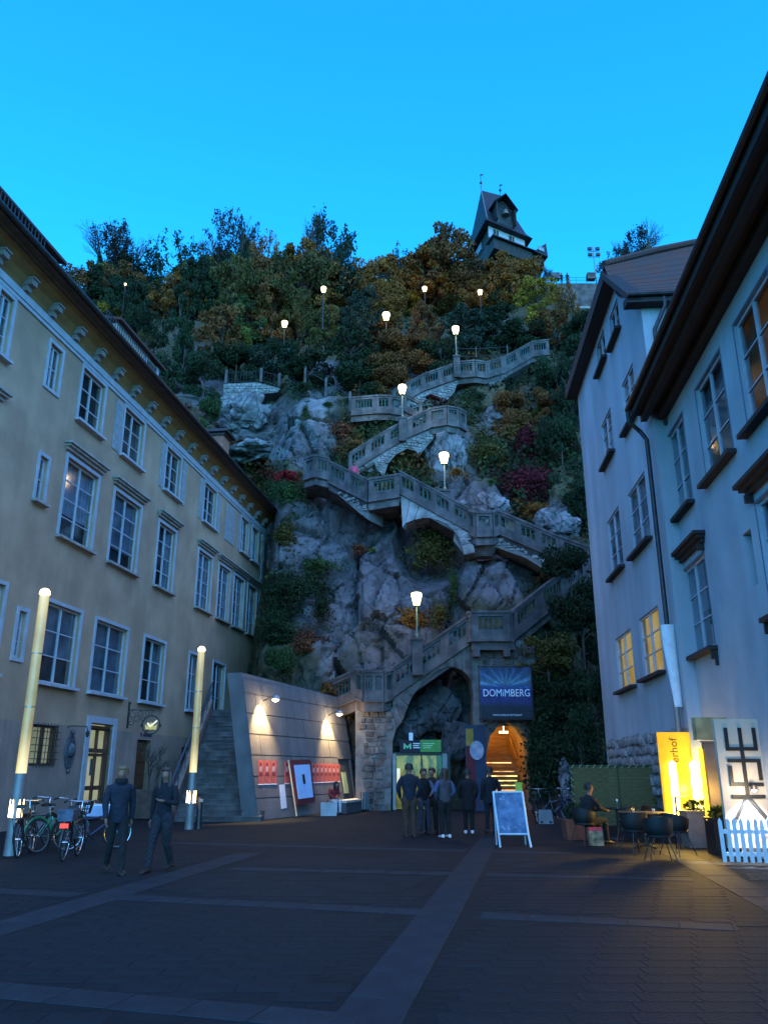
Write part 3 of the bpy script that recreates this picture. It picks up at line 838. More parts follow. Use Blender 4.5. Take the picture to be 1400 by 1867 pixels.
mb.add([P(NU1, 0, 0), P(NU1, -10, 0), P(NU1, -10, NZ), P(NU1, -5, 15.2), P(NU1, 0, NZ)], [(0, 1, 2, 3, 4)]); mb.add([P(NU0, -10, 0), P(NU1, -10, 0), P(NU1, -10, NZ), P(NU0, -10, NZ)], [(0, 1, 2, 3)])
mb.build('rear_wall', M['pale_grey_wall'], nh)
mb = MB(); NF.box(mb, NU0 + .3, NU1 - .3, -1.3, -1.2, .1, NZ - .1); mb.build('inner_wall', M['room'], nh)
for a, b, c, d, k in wins:
    w_ = window(NF, nh, a, b, c, d, k['cols'], k['rows'], M['casement'], M['pane'], k['mback'], None, k.get('sill'), k.get('hood'), depth=.12)
    mb = MB()
    for q in ((a - .05, a - .004, c, d), (b + .004, b + .05, c, d), (a - .05, b + .05, d + .004, d + .05)): NF.box(mb, q[0], q[1], .002, .012, q[2], q[3])
    mb.build('edge_trim', mat('blue_grey_trim', (.13, .16, .22)) if 'bgt' not in M else M['bgt'], w_)  # thin blue-grey strips round each window opening
    if k.get('hood'):
        for uu in (a - .12, b + .04):
            mb = MB(); NF.box(mb, uu, uu + .08, .004, .16, d + .04, d + .2); mb.build('console', M['brown_wood'], w_)
            mb = MB(); NF.box(mb, uu, uu + .08, .004, .14, c - .32, c - .12); NF.box(mb, uu + .01, uu + .07, .004, .07, c - .46, c - .322)
            mb.build('sill_bracket', M['brown_wood'], w_)
# eave and roof
mb = MB(); NF.box(mb, NU0, NU1 - .15, .0, .8, 10.9, 10.98); NF.box(mb, NU0, NU1 - .15, .45, .62, 10.72, 10.9); NF.box(mb, NU0, NU1 - .15, .004, .22, 10.66, 10.9); NF.box(mb, NU0, NU1 - .15, .78, .86, 10.86, 11.14)
mb.build('eave_board', M['brown_wood'], nh)
mb = MB(); rs = 16
for i in range(rs):
    v0 = .85 - i * 5.9 / rs; v1 = .85 - (i + 1) * 5.9 / rs - .05; z0 = 11.1 + i * 4.2 / rs; z1 = 11.1 + (i + 1) * 4.2 / rs
    mb.hexa([P(NU0, v0, z0), P(NU1 - .05, v0, z0), P(NU1 - .05, v1, z1), P(NU0, v1, z1), P(NU0, v0, z0 + .06), P(NU1 - .05, v0, z0 + .06), P(NU1 - .05, v1, z1 + .03), P(NU0, v1, z1 + .03)])
mb.hexa([P(NU0, -10.3, 10.9), P(NU1 - .05, -10.3, 10.9), P(NU1 - .05, -5, 15.25), P(NU0, -5, 15.25), P(NU0, -10.3, 11), P(NU1 - .05, -10.3, 11), P(NU1 - .05, -5, 15.35), P(NU0, -5, 15.35)])
mb.build('roof', M['tile_roof'], nh)
mb = MB().tube([P(NU0, .93, 11.12), P(NU1 - .1, .93, 11.12)], .08, 8); mb.build('gutter', M['gutter'], nh, smooth=True)
pp = [P(NU1 - .12, .93, 11.05), P(NU1 - .12, .93, 10.75), P(NU1 + .0, .62, 10.5), P(NU1 - .12, .50, 10.2), P(NU1 - .12, .50, 5.0)]
mb = MB().tube(pp, .062, 10); mb.build('downpipe', M['gutter'], nh, smooth=True)
pp = [P(NU1 - .12, .50, 5.0), P(NU1 - .12, .50, 0)]
mb = MB().tube(pp, [.075, .07], 10); mb.build('lower_downpipe', M['zinc'], nh, smooth=True)
mb = MB(); a = P(NU1 - .14, .5, 5.0)
mb.loft([(a + Vector((0, 0, .12)), (.17, 0, 0), (0, .1, 0)), (a + Vector((.0, 0, -.35)), (.17, 0, 0), (0, .1, 0)), (a + Vector((.05, 0, -1.5)), (.12, 0, 0), (0, .085, 0)), (a + Vector((.05, 0, -1.9)), (.11, 0, 0), (0, .08, 0))], 10)
mb.build('pipe_sleeve', M['white_paint'], nh, smooth=True)

# ------------------------------------------------------------------ taller pale house behind it
FF = Fr((5.76, 0), (.078, 1), (-1, 0))
P = FF.p
fh = thing('tall_pale_house', 'taller pale house with a red tiled hip roof and two lit lower windows', 'building', P(25, 0, 0))
FU0, FU1 = 19.9, FF.hit(1080, 1060)[0]
holes = []; wins = []
def fw_(x0, x1, pc, z0=None, z1=None, **k):
    xm = (x0 + x1) / 2
    a, b = sorted((FF.hit(x0, pc)[0], FF.hit(x1, pc)[0]))
    y0, y1 = k.pop('span')
    zb, zt = FF.hit(xm, y1)[1], FF.hit(xm, y0)[1]
    holes.append((a, b, zb, zt)); wins.append((a, b, zb, zt, k))
for x0, x1, y0, y1 in ((1088, 1104, 610, 672), (1111, 1129, 554, 622)): fw_(x0, x1, (y0 + y1) / 2, span=(y0, y1), cols=2, rows=2, mback=M['curtain2'])
for x0, x1, y0, y1 in ((1097, 1117, 752, 843), (1135, 1159, 672, 778), (1109, 1133, 930, 1048), (1147, 1182, 872, 1003)): fw_(x0, x1, (y0 + y1) / 2, span=(y0, y1), cols=2, rows=3, mback=M['curtain'])
for x0, x1, y0, y1 in ((1124, 1154, 1152, 1256), (1168, 1205, 1112, 1232)): fw_(x0, x1, (y0 + y1) / 2, span=(y0, y1), cols=2, rows=3, mback=M['lit_room'])
ZR = FF.hit(1150, 1345)[1]
ua = 22.3; za = 16.9; zc = 14.3
wall_with_holes(FF, FU0, FU1, ZR, 14.3, holes, .3).build('wall', M['pale_wall2'], fh)
mb = MB(); e = .0
# gable part above
hs = [h for h in holes if h[3] > 14.3]
wall_with_holes(FF, ua, FU1, 14.3, za, hs, .3).build('upper_wall', M['pale_wall2'], fh)
mb.add([P(FU0, 0, zc), P(ua, 0, zc), P(ua, 0, za)], [(0, 1, 2)])
mb.add([P(FU0, 0, 0), P(FU0, -9, 0), P(FU0, -9, zc), P(FU0, 0, zc)], [(0, 1, 2, 3)])
mb.add([P(FU1, 0, 0), P(FU1, -9, 0), P(FU1, -9, 18), P(FU1, 0, za)], [(0, 1, 2, 3)])
mb.add([P(FU0, -9, 0), P(FU1, -9, 0), P(FU1, -9, 18), P(FU0, -9, 14)], [(0, 1, 2, 3)])
mb.build('side_wall', M['pale_wall2'], fh)
mb = MB(); FF.box(mb, FU0 + .3, FU1 - .3, -1.2, -1.1, .1, 13.8); mb.build('inner_wall', M['room'], fh)
for a, b, c, d, k in wins:
    window(FF, fh, a, b, c, d, k['cols'], k['rows'], M['casement'], M['pane_clear'] if k['mback'] is M['lit_room'] else M['pane'], k['mback'], None, M['brown_wood'], None, depth=.1, fw=.06)
# rubble base, every stone laid by itself
rb = MB(); FF.box(rb, FU0 + .02, FU1 - .02, -.28, -.06, 0, ZR)
base_w = rb.build('rubble_base', M['mortar'], fh)
sm = []
for k in range(5):
    r2 = random.Random(k); mb = MB(); p = []
    for z in (-.5, .5):
        for x, y in ((-.5, -.5), (.5, -.5), (.5, .5), (-.5, .5)): p.append((x * r2.uniform(.8, 1), y, z * r2.uniform(.78, 1)))
    mb.hexa(p); me_ = mb.mesh('stone'); me_.materials.append(M['rubble']); sm.append(me_)
z = .02; nst = 0
while z < ZR - .1:
    h = random.uniform(.2, .36); u = FU0 + .05
    while u < FU1 - .1:
        l = random.uniform(.3, .65); l = min(l, FU1 - .03 - u)
        if z > .9:
            inst('stone', random.choice(sm), base_w, P(u + l / 2, -.05 + random.uniform(-.04, .04), z + h / 2 + random.uniform(-.03, .03)), FF.rz, (l * random.uniform(.85, 1.0), .14, h * random.uniform(.75, 1.05)), (0, random.uniform(-.09, .09), FF.rz)); nst += 1
        u += l
    z += h
# roof: eave boards, tiled slope towards the square and hip ridge
rp = Vector(at(1285, 441, 22.9)); ra = P(ua, .35, za + .35); e0 = P(FU0 - .35, .45, zc + .05); e1 = P(FU0 - .35, -7, zc + .05)
mb = MB(); rows = 18
def bell(t): return t + .0 - .18 * math.sin(math.pi * t)
for i in range(rows):
    t0, t1 = i / rows, (i + 1) / rows + .012
    def pt(s, t):
        a = e0.lerp(e1, s); b = ra.lerp(rp, s)
        p = a.lerp(b, t); p.z = a.z + (b.z - a.z) * bell(min(t, 1)); return p
    cols = 10
    for c in range(cols):
        s0, s1 = c / cols, (c + 1) / cols
        q = [pt(s0, t0), pt(s1, t0), pt(s1, t1), pt(s0, t1)]
        u_ = Vector((0, 0, .07)); w_ = Vector((0, 0, .035))
        mb.hexa([q[0], q[1], q[2], q[3], q[0] + u_, q[1] + u_, q[2] + w_, q[3] + w_])
mb.add([ra, rp, rp + Vector((2.5, 9, -1.2)), P(FU1 + .3, .4, za + .2)], [(0, 1, 2, 3)])
rf = mb.build('roof', M['tile_roof'], fh)
mb = MB().tube([ra + Vector((0, 0, .06)), ra.lerp(rp, .5) + Vector((0, 0, .12)), rp + Vector((0, 0, .06)), rp + Vector((4, 0, -.1))], .12, 8); mb.build('ridge_tile', M['tile_roof'], rf, smooth=True)
mb = MB()
for a, b in ((P(FU1 + .3, .45, za), P(ua, .45, za)), (P(ua, .45, za), e0)):
    d = Vector((0, 0, .3 if b is not e0 else .16)); n = -FF.n * (.55 if b is not e0 else .4)
    mb.hexa([a - d, b - d, b - d + n, a - d + n, a + d * .5, b + d * .5, b + d * .5 + n, a + d * .5 + n])
a, b = e0, e1; n = Vector((0, .4, 0)); d = Vector((0, 0, .22)); mb.hexa([a - d, b - d, b - d + n, a - d + n, a, b, b + n, a + n])
mb.build('eave_board', M['brown_wood'], fh)
mb = MB().tube([e0 + Vector((0, -.06, 0)), e1 + Vector((0, -.06, 0))], .07, 8); mb.build('gutter', M['gutter'], fh, smooth=True)
dp = P(FU0 - .1, -.55, 0)
mb = MB().tube([(dp.x, e0.y - .05, zc), (dp.x, e0.y - .05, zc - .3), (dp.x - .25, FU0 * .997 - .08, zc - .9), (dp.x - .25, FU0 * .997 - .08, zc - 1.3), (dp.x - .25, FU0 * .997 - .08, 10.5)], .06, 8); mb.build('downpipe', M['gutter'], fh, smooth=True)
# sheet-metal flare at the far corner
q = [at(1079, 640, FU1 + .2), at(1061, 790, FU1 + .2), at(1068, 793, FU1 + .2), at(1086, 640, FU1 + .2)]
mb = MB().prism(q, (.0, .5, 0)); mb.build('corner_flashing', M['zinc'], fh)
# ------------------------------------------------------------------ concrete wedge wall beside the public steps
A = Vector((-4.22, 28.6, 0)); B = Vector((-1.1, 36.9, 0)); LEAN = Vector((-.86, .3, 4.95)); TH = Vector((-.55, .2, 0))
ab = (B - A).normalized(); NW = ab.cross(LEAN).normalized()
if NW.x < 0: NW = -NW
def wp(a, b, o=0.0): return A + (B - A) * a + LEAN * b + NW * o
cw = thing('leaning_concrete_wall', 'grey leaning concrete wall with two lit wall lamps and a row of red posters', 'wall', A)
mb = MB()
topB = 4.75 / 4.95
q = [A, B, B + TH, A + TH]; t = [A + LEAN, B + LEAN * topB, B + LEAN * topB + TH, A + LEAN + TH]
mb.hexa(q + t)
core = mb.build('wall_core', M['concrete'], cw)
ncol, nrow = 6, 7
for j in range(nrow):
    off = (.5 if j % 2 else 0)
    for i in range(-1, ncol):
        a0, a1 = max(0, (i + off) / ncol), min(1, (i + 1 + off) / ncol)
        if a1 - a0 < .02: continue
        b0, b1 = j / nrow, (j + 1) / nrow
        if j == nrow - 1: b1 = topB
        if a1 > .83 and a0 < .975 and j < 3:
            a1 = min(a1, .83)
            if a1 <= a0 + .01: continue
        g_ = .0016; gb = .004
        c = [wp(a0 + g_, b0 + gb), wp(a1 - g_, b0 + gb), wp(a1 - g_, b1 - gb), wp(a0 + g_, b1 - gb)]
        mb = MB().prism(c, NW * (.03 + random.uniform(0, .004))); mb.build('concrete_panel', M['concrete'], cw)
# doorway at the end: a dark plate whose colour stands for the recess's shade
mb = MB(); mb.prism([wp(.84, 0, .001), wp(.965, 0, .001), wp(.965, .42, .001), wp(.84, .42, .001)], NW * .012); dr = mb.build('doorway', M['room'], cw)
mb = MB(); mb.prism([wp(.835, .42, .0), wp(.985, .42, 0), wp(.985, .435, 0), wp(.835, .435, 0)], NW * .06); mb.prism([wp(.965, 0, 0), wp(.985, 0, 0), wp(.985, .42, 0), wp(.965, .42, 0)], NW * .05); mb.build('door_frame', M['concrete'], dr)
mb = MB(); mb.prism([wp(.85, .14, .013), wp(.90, .14, .013), wp(.90, .31, .013), wp(.85, .31, .013)], NW * .03); mb.build('door_leaf', mat('pale_green_board', (.35, .42, .22), .6), dr)
for k, (px, py, lb) in enumerate(((503, 1271, 'glowing lamp high on the concrete wall, the one nearer the steps'), (619, 1299, 'glowing lamp high on the concrete wall, the one nearer the cliff'))):
    # lamp on a short arm
    best = min(((wp(a / 400, b / 60, .55)) for a in range(401) for b in range(40, 60)), key=lambda p: (lambda s: (s[0] - px) ** 2 + (s[1] - py) ** 2)([x[0] for x in project(np.array([tuple(p)]))]))
    wl = thing('wall_lamp', lb, 'lamp', best, 'lamps on the concrete wall')
    mb = MB().tube([best - NW * .53, best - NW * .2 + Vector((0, 0, .06)), best + Vector((0, 0, .06))], .025, 6); mb.build('arm', M['iron'], wl)
    mb = MB().lathe([(.03, .12), (.13, .06), (.16, -.02), (.14, -.05)], best, 14); mb.build('shade', M['steel'], wl, smooth=True)
    mb = MB().ball(best + Vector((0, 0, -.06)), .13, 12, 8, sz=.6); mb.build('bulb_glass', M['lamp_glass'], wl, smooth=True)
    bl = best - NW * .33 - ab * .55 + Vector((0, 0, .05))
    lamp_light(wl, best - NW * .16 - ab * .30 + Vector((0, 0, .0)), 620, (1, .68, .28), .05, spot=84, aim=best - NW * .62 - ab * .45 + Vector((-.2, 0, -3.0)), blend=.7)
    lamp_light(wl, best + Vector((0, 0, -.2)), 34, (1, .74, .38), .1)

# ------------------------------------------------------------------ public steps
ps = thing('stone_steps', 'flight of dark stone steps climbing between the yellow house and the concrete wall', 'steps', (-5.6, 28.4, 0))
n = 26
for i in range(n):
    y0 = 28.4 + i * .42; zt = .168 * (i + 1); xl = -7.0 - .045 * i; xr = -4.25 + (-.0365 if False else .0) + (-1.0) * 0 
    xr = A.x + TH.x - .02 + (y0 - A.y) * ab.x / ab.y * .62 + .75 * max(0, 1 - i / 10)
    mb = MB(); mb.box(xl, xr, y0, y0 + .44, max(0, zt - .9), zt); mb.box(xl, xr, y0 - .025, y0 - .0005, zt - .045, zt)
    mb.build('step', M['stair_conc'], ps)
mb = MB(); xl = -7.05
mb.prism([(xl, 28.4, 0), (xl - .045 * n, 28.4 + n * .42, 0), (xl - .045 * n, 28.4 + n * .42, .168 * n + .5), (xl, 28.4, .45)], (-.22, 0, 0)); mb.build('stringer', M['plinth'], ps)
rl = []
mb = MB()
pa, pb = Vector((-7.12, 28.3, 1.25)), Vector((-7.12 - .045 * n, 28.4 + n * .42, .168 * n + 1.3))
mb.tube([pa - Vector((0, 0, 1.2)), pa, pb], .045, 8)
mb.tube([pa - Vector((0, 0, .4)), pb - Vector((0, 0, .4))], .025, 6)
for i in range(1, 8):
    p = pa.lerp(pb, i / 7); mb.tube([p - Vector((0, 0, .85)), p], .022, 6)
mb.build('handrail', mat('blue_grey_handrail', (.10, .13, .17), .45, metal=.5), ps)

# ------------------------------------------------------------------ rock staircase
st = thing('cliff_staircase', 'zigzag stone staircase with green-grilled concrete parapets climbing the rock face', 'staircase', at(785, 1478, 36))
HP = 1.28
def parapet(pa, pb, first=True):
    """one bay: concrete rails and posts round a green iron grille, coping on top"""
    d = pb - pa; h = Vector((d.x, d.y, 0)); L = h.length
    n = Vector((-h.y, h.x, 0)).normalized()
    if n.y > 0: n = -n
    T = n * .11
    pw = min(.34, L * .16) / L
    def q(s, z, o): return pa.lerp(pb, s) + Vector((0, 0, z)) + n * o
    def slab(mb, s0, s1, z0, z1, o0, o1):
        mb.hexa([q(s0, z0, o0), q(s1, z0, o0), q(s1, z0, o1), q(s0, z0, o1), q(s0, z1, o0), q(s1, z1, o0), q(s1, z1, o1), q(s0, z1, o1)])
    mb = MB()
    slab(mb, 0, 1, 0, .40, -.12, .12)
    slab(mb, 0, pw, .40, HP - .12, -.12, .12); slab(mb, 1 - pw, 1, .40, HP - .12, -.12, .12)
    slab(mb, pw, 1 - pw, HP - .26, HP - .12, -.12, .12)
    bay = mb.build('parapet', M['stair_conc'], st)
    mb = MB(); slab(mb, -.01, 1.01, HP - .118, HP, -.17, .17); mb.build('coping', M['stair_conc'], bay)
    mb = MB(); slab(mb, -.01, 1.01, -.1, .0, -.15, .17); mb.build('kerb', M['stair_conc'], bay)
    mb = MB()
    slab(mb, pw, 1 - pw, .42, .47, -.03, .05); slab(mb, pw, 1 - pw, HP - .33, HP - .28, -.03, .05)
    nb = max(3, int(L * (1 - 2 * pw) / .19))
    for i in range(nb + 1):
        s = pw + (1 - 2 * pw) * (i + .0) / nb; w = .028 / L
        slab(mb, max(pw, s - w), min(1 - pw, s + w), .47, HP - .33, -.012, .035)
    mb.build('grille', M['grille'], bay)
def flight(pts, bays):
    W = [at(*p) for p in pts]
    for a, b, k in zip(W[:-1], W[1:], bays):
        for i in range(k): parapet(a.lerp(b, i / k), a.lerp(b, (i + 1) / k))
    return W
def backing(W, depth=2.2):
    """treads and fill behind a parapet"""
    mb = MB()
    for a, b in zip(W[:-1], W[1:]):
        e = Vector((0, depth, 0)); d = Vector((0, 0, .5))
        mb.hexa([a - d, b - d, b - d + e, a - d + e, a + d * .6, b + d * .6, b + d * .6 + e, a + d * .6 + e])
    mb.build('stair_slab', M['stair_conc'], st)
def pier(px, py, Y, h=1.75, w=.5):
    p = at(px, py, Y); mb = MB(); mb.cbox((p.x, p.y - .05, p.z + h / 2), w, w * .9, h); mb.cbox((p.x, p.y - .05, p.z + h + .05), w * 1.2, w * 1.1, .1)
    mb.build('lamp_pier', M['stair_conc'], st); return p + Vector((0, -.05, h + .1))
F1 = flight([(598, 1296, 37.2), (650, 1274, 36.0)], [1]); backing(F1)
L1 = flight([(650, 1272, 36.0), (664, 1276, 35.6), (699, 1276, 35.6), (714, 1272, 36.0)], [1, 2, 1]); backing(L1)
F2 = flight([(714, 1270, 36.0), (858, 1170, 36.0)], [3]); backing(F2)
L2 = flight([(858, 1168, 36.0), (861, 1166, 35.35), (930, 1166, 35.35), (933, 1168, 36.0)], [1, 1, 1]); backing([L2[0] + Vector((0, -.6, 0)), L2[3] + Vector((0, -.6, 0))], 3)
F3 = flight([(934, 1164, 36.0), (1028, 1088, 37.4), (1066, 1056, 38.2)], [2, 1]); backing(F3)
F4 = flight([(1075, 1040, 39.6), (1021, 1021, 39.6), (908, 972, 40.0)], [1, 3]); backing(F4)
L3 = flight([(908, 972, 40.0), (897, 976, 39.6), (868, 977, 39.5), (858, 972, 39.9)], [1, 1, 1]); backing(L3)
F5 = flight([(858, 969, 40.0), (728, 898, 40.8)], [4]); backing(F5)
L4 = flight([(728, 905, 40.45), (672, 914, 40.45)], [1]); backing(L4)
F6 = flight([(672, 914, 40.7), (600, 878, 42.0)], [2]); backing(F6)
L5 = flight([(600, 874, 42.0), (576, 868, 42.1), (556, 874, 42.9)], [1, 1]); backing(L5)
F7 = flight([(635, 862, 45.0), (705, 818, 45.8), (746, 796, 46.2), (782, 780, 46.5)], [2, 1, 1]); backing(F7)
L6 = flight([(782, 779, 46.5), (815, 774, 46.2), (836, 778, 46.3), (848, 786, 46.9)], [1, 1, 1]); backing(L6)
F8 = flight([(770, 766, 48.2), (736, 748, 48.3)], [1]); backing(F8)
L7 = flight([(736, 757, 48.3), (712, 753, 48.7), (686, 753, 48.6), (640, 757, 48.6)], [1, 1, 1]); backing(L7)
F9 = flight([(716, 742, 50.0), (770, 712, 51.0), (835, 689, 52.0)], [2, 2]); backing(F9)
L8 = flight([(835, 689, 52.0), (866, 686, 51.9), (887, 689, 52.3)], [1, 1]); backing(L8)
F10 = flight([(887, 688, 52.3), (917, 679, 53.2), (968, 650, 55.0), (1000, 646, 55.6)], [1, 2, 1]); backing(F10)

# masonry under the flights: outlines on upright planes, thick, faced with single stones
def vplane_pts(pa, pb, pix):
    """photograph pixels put onto the upright plane through two points"""
    a, b = Vector(pa), Vector(pb); h = Vector((b.x - a.x, b.y - a.y, 0)).normalized(); n = Vector((h.y, -h.x, 0))
    out = []
    for px, py in pix:
        d = ray(px, py); k = (a.x * n.x + a.y * n.y) / (d.x * n.x + d.y * n.y); out.append(Vector((d.x * k, d.y * k, EYE + d.z * k)))
    return out, h, (n if n.y < 0 else -n)
stone_bank = MB()
def masonry(pa, pb, pix, thick=1.6, size=.34, name='masonry', stones=True, back=.0):
    W, h, n = vplane_pts(pa, pb, pix)
    W = [w - n * back for w in W]
    mb = MB().prism(W, -n * thick); o = mb.build(name, M['mortar'], st)
    if not stones: return o
    o0 = W[0]; uv = [((w - o0).dot(h), w.z) for w in W]
    P2 = [Vector((u, z)) for u, z in uv]
    z = min(p.y for p in P2); zm = max(p.y for p in P2); u0 = min(p.x for p in P2); u1 = max(p.x for p in P2)
    class Q: pass
    pl = []
    for p in P2:
        q_ = Q(); q_ = Vector((p.x, p.y, 0)); pl.append(q_)
    while z < zm:
        hh = size * random.uniform(.55, 1.2); u = u0 + random.uniform(-.2, 0)
        while u < u1:
            l = size * random.uniform(.7, 1.7); g_ = .02
            c = (u + l / 2, z + hh / 2)
            if all(inpoly(c[0] + sx * l * .4, c[1] + sz * hh * .4, pl) for sx in (-1, 1) for sz in (-1, 1)):
                dz = random.uniform(.02, .09)
                jt = lambda: random.uniform(-.13, .13) * size; b0 = [(u + g_ + jt(), z + g_ + jt()), (u + l - g_ + jt(), z + g_ + jt()), (u + l - g_ * 2 + jt(), z + hh - g_ + jt()), (u + g_ * 1.5 + jt(), z + hh - g_ + jt())]
                f = [o0 + h * a_ + Vector((0, 0, b_ - o0.z)) for a_, b_ in b0]
                c3 = sum(f, Vector()) / 4
                tpt = [c3 + (p - c3) * random.uniform(.72, .9) + n * dz for p in f]
                stone_bank.add(f + tpt, [(4, 5, 6, 7), (0, 1, 5, 4), (1, 2, 6, 5), (2, 3, 7, 6), (3, 0, 4, 7)])
            u += l
        z += hh
    return o
def arch_ring(pa, pb, inner, outer, thick, m):
    """wedge stones of an arch, every one its own piece"""
    I_, h, n = vplane_pts(pa, pb, inner); O_, _, _ = vplane_pts(pa, pb, outer)
    for k in range(len(I_) - 1):
        q = [I_[k].lerp(I_[k + 1], .03), I_[k].lerp(I_[k + 1], .97), O_[k].lerp(O_[k + 1], .97), O_[k].lerp(O_[k + 1], .03)]
        MB().prism([p + n * random.uniform(.03, .08) for p in q], -n * thick).build('arch_stone', m, st)
# lowest arcade, with the wide arch
upper_bank = stone_bank; stone_bank = MB()
masonry(at(648, 1478, 36), at(972, 1478, 36), [(648, 1484), (648, 1276), (714, 1272), (722, 1330), (716, 1350), (712, 1484)], 1.4, .31)
masonry(at(648, 1478, 36), at(972, 1478, 36), [(874, 1168), (874, 1484), (863, 1484), (863, 1264), (859, 1244), (860, 1168)], 1.4, .31)
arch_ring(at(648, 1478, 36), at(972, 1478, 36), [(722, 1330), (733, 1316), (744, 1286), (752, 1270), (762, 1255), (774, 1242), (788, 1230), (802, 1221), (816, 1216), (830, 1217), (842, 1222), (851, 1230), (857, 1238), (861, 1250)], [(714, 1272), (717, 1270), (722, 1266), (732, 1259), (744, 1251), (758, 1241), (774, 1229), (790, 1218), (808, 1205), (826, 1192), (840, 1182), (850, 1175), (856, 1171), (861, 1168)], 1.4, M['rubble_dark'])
masonry(at(648, 1478, 36), at(972, 1478, 36), [(874.5, 1484), (874.5, 1168), (975, 1168), (990, 1484), (969, 1484), (967, 1380), (960, 1345), (945, 1325), (926, 1318), (908, 1324), (893, 1342), (886, 1375), (885, 1484)], 1.4, .31)
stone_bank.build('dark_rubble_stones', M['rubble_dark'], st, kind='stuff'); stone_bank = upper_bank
masonry(F4[1], F4[2], [(1035, 1034), (908, 978), (858, 976), (830, 962), (826, 985), (845, 1010), (866, 1000), (905, 998), (960, 1018), (1010, 1050), (1035, 1062)], 1.5, .24)
masonry(F5[0], F5[1], [(858, 974), (858, 1010), (846, 1012), (838, 985), (828, 962), (832, 950)], 1.5, .22)
arch_ring(F5[0], F5[1], [(846, 1012), (842, 995), (836, 980), (826, 966), (814, 956), (800, 949), (785, 945), (770, 945), (755, 948), (740, 954), (734, 962)], [(866, 1008), (862, 988), (858, 974), (845, 966), (830, 957), (815, 949), (800, 941), (782, 931), (765, 921), (748, 912), (730, 902)], 1.5, M['rubble'])
masonry(F6[0], F6[1], [(672, 918), (672, 948), (655, 935), (632, 915), (605, 893), (600, 882)], 1.5, .22)
masonry(F7[0], F7[3], [(635, 866), (705, 822), (746, 800), (782, 784), (800, 782), (790, 800), (764, 830), (758, 822), (742, 818), (722, 828), (708, 845), (700, 868), (690, 862), (682, 842), (655, 858)], 1.4, .21)
masonry(F9[0], F9[2], [(716, 746), (770, 716), (836, 692), (828, 715), (815, 730), (790, 738), (760, 742), (735, 752)], 1.4, .22)
masonry(F10[0], F10[2], [(887, 692), (917, 683), (966, 655), (960, 662), (920, 690), (895, 705)], 1.2, .3)
stone_bank.build('rubble_stones', M['rubble'], st, kind='stuff')
for a in (0, 1):
    p = at(868 + a * 55, 1172, 35.4); mb = MB(); mb.cbox((p.x, p.y + .2, p.z - .35), .28, .5, .5); mb.build('balcony_console', M['stair_conc'], st)
p = at(882, 980, 39.8); mb = MB().lathe([(.5, -.9), (.75, -.55), (1.0, -.25), (1.1, -.1)], p + Vector((0, .7, 0)), 14, 1.0, .8); mb.build('bay_corbel', M['stair_conc'], st)

# ------------------------------------------------------------------ viewpoint terrace, with railings
vt = thing('viewpoint_terrace', 'small walled viewpoint terrace with a dark railing on a rock knob above the yellow house', 'terrace', at(445, 715, 50))
stone_bank = MB()
TYV = float(surf(450, 735).y) - .8
st_keep = st; st = vt
masonry(at(408, 715, TYV), at(512, 712, TYV), [(408, 700), (468, 697), (512, 708), (506, 715), (468, 720), (440, 730), (408, 742)], 1.4, .24)
stone_bank.build('rubble_stones', M['rubble'], vt, kind='stuff')
st = st_keep
def railing(root, pts, hgt=1.0, mpost=None, bars=True, postw=.2):
    W = [at(*p) for p in pts]
    for p in W:
        mb = MB(); mb.cbox((p.x, p.y, p.z + hgt * .58), postw, postw, hgt * 1.16); mb.build('rail_post', mpost or M['stair_conc'], root)
    mb = MB()
    for a, b in zip(W[:-1], W[1:]):
        for z in (.12, .95):
            mb.tube([a + Vector((0, 0, z * hgt)), b + Vector((0, 0, z * hgt))], .03, 5)
        if bars:
            k = max(2, int((b - a).length / .22))
            for i in range(1, k): p = a.lerp(b, i / k); mb.tube([p + Vector((0, 0, .12 * hgt)), p + Vector((0, 0, .95 * hgt))], .014, 4)
    mb.build('rail', M['iron'], root)
railing(vt, [(412, 700, TYV + .2), (476, 697, TYV + .2), (509, 706, TYV + .4)], 1.05)
rr = thing('path_railing', 'pale post-and-rail barrier running down from the viewpoint to the upper stair landing', 'railing', at(600, 740, 50))
railing(rr, [(556, 702, float(surf(556, 706).y) - .8), (594, 724, float(surf(594, 728).y) - .8), (638, 752, 49.0)], 1.3, M['stair_conc'], False, .16)
r2 = thing('hill_railing', 'thin wire railing behind the top stair landing', 'railing', at(870, 655, 55))
railing(r2, [(835, 652, 54.5), (868, 652, 55), (925, 648, 56)], .8, M['stair_conc'], False, .08)
# ------------------------------------------------------------------ trees and plants
def leaf_mesh(name, pts, size, cols, mlist, extra=None, seed=0):
    """many small folded leaf sprays at the given points; cols are per point"""
    r = np.random.default_rng(seed); n = len(pts)
    a = r.normal(size=(n, 3)); a /= np.linalg.norm(a, axis=1)[:, None]
    b = r.normal(size=(n, 3)); b -= a * (a * b).sum(1)[:, None]; b /= np.linalg.norm(b, axis=1)[:, None]
    s = (size * r.uniform(.6, 1.35, n))[:, None]
    v = np.stack([pts - a * s * .5, pts + b * s * .38, pts + a * s * .55, pts - b * s * .38 + np.cross(a, b) * s * .15], 1).reshape(-1, 3)
    f = (np.arange(n)[:, None] * 4 + np.arange(4)[None]).tolist()
    c = np.repeat(np.concatenate([cols, np.ones((n, 1))], 1), 4, 0)
    me = bpy.data.meshes.new(name)
    me.from_pydata(v.tolist(), [], f)
    ca = me.color_attributes.new('Col', 'FLOAT_COLOR', 'POINT'); ca.data.foreach_set('color', c.astype(np.float32).ravel())
    for m in mlist: me.materials.append(m)
    return me
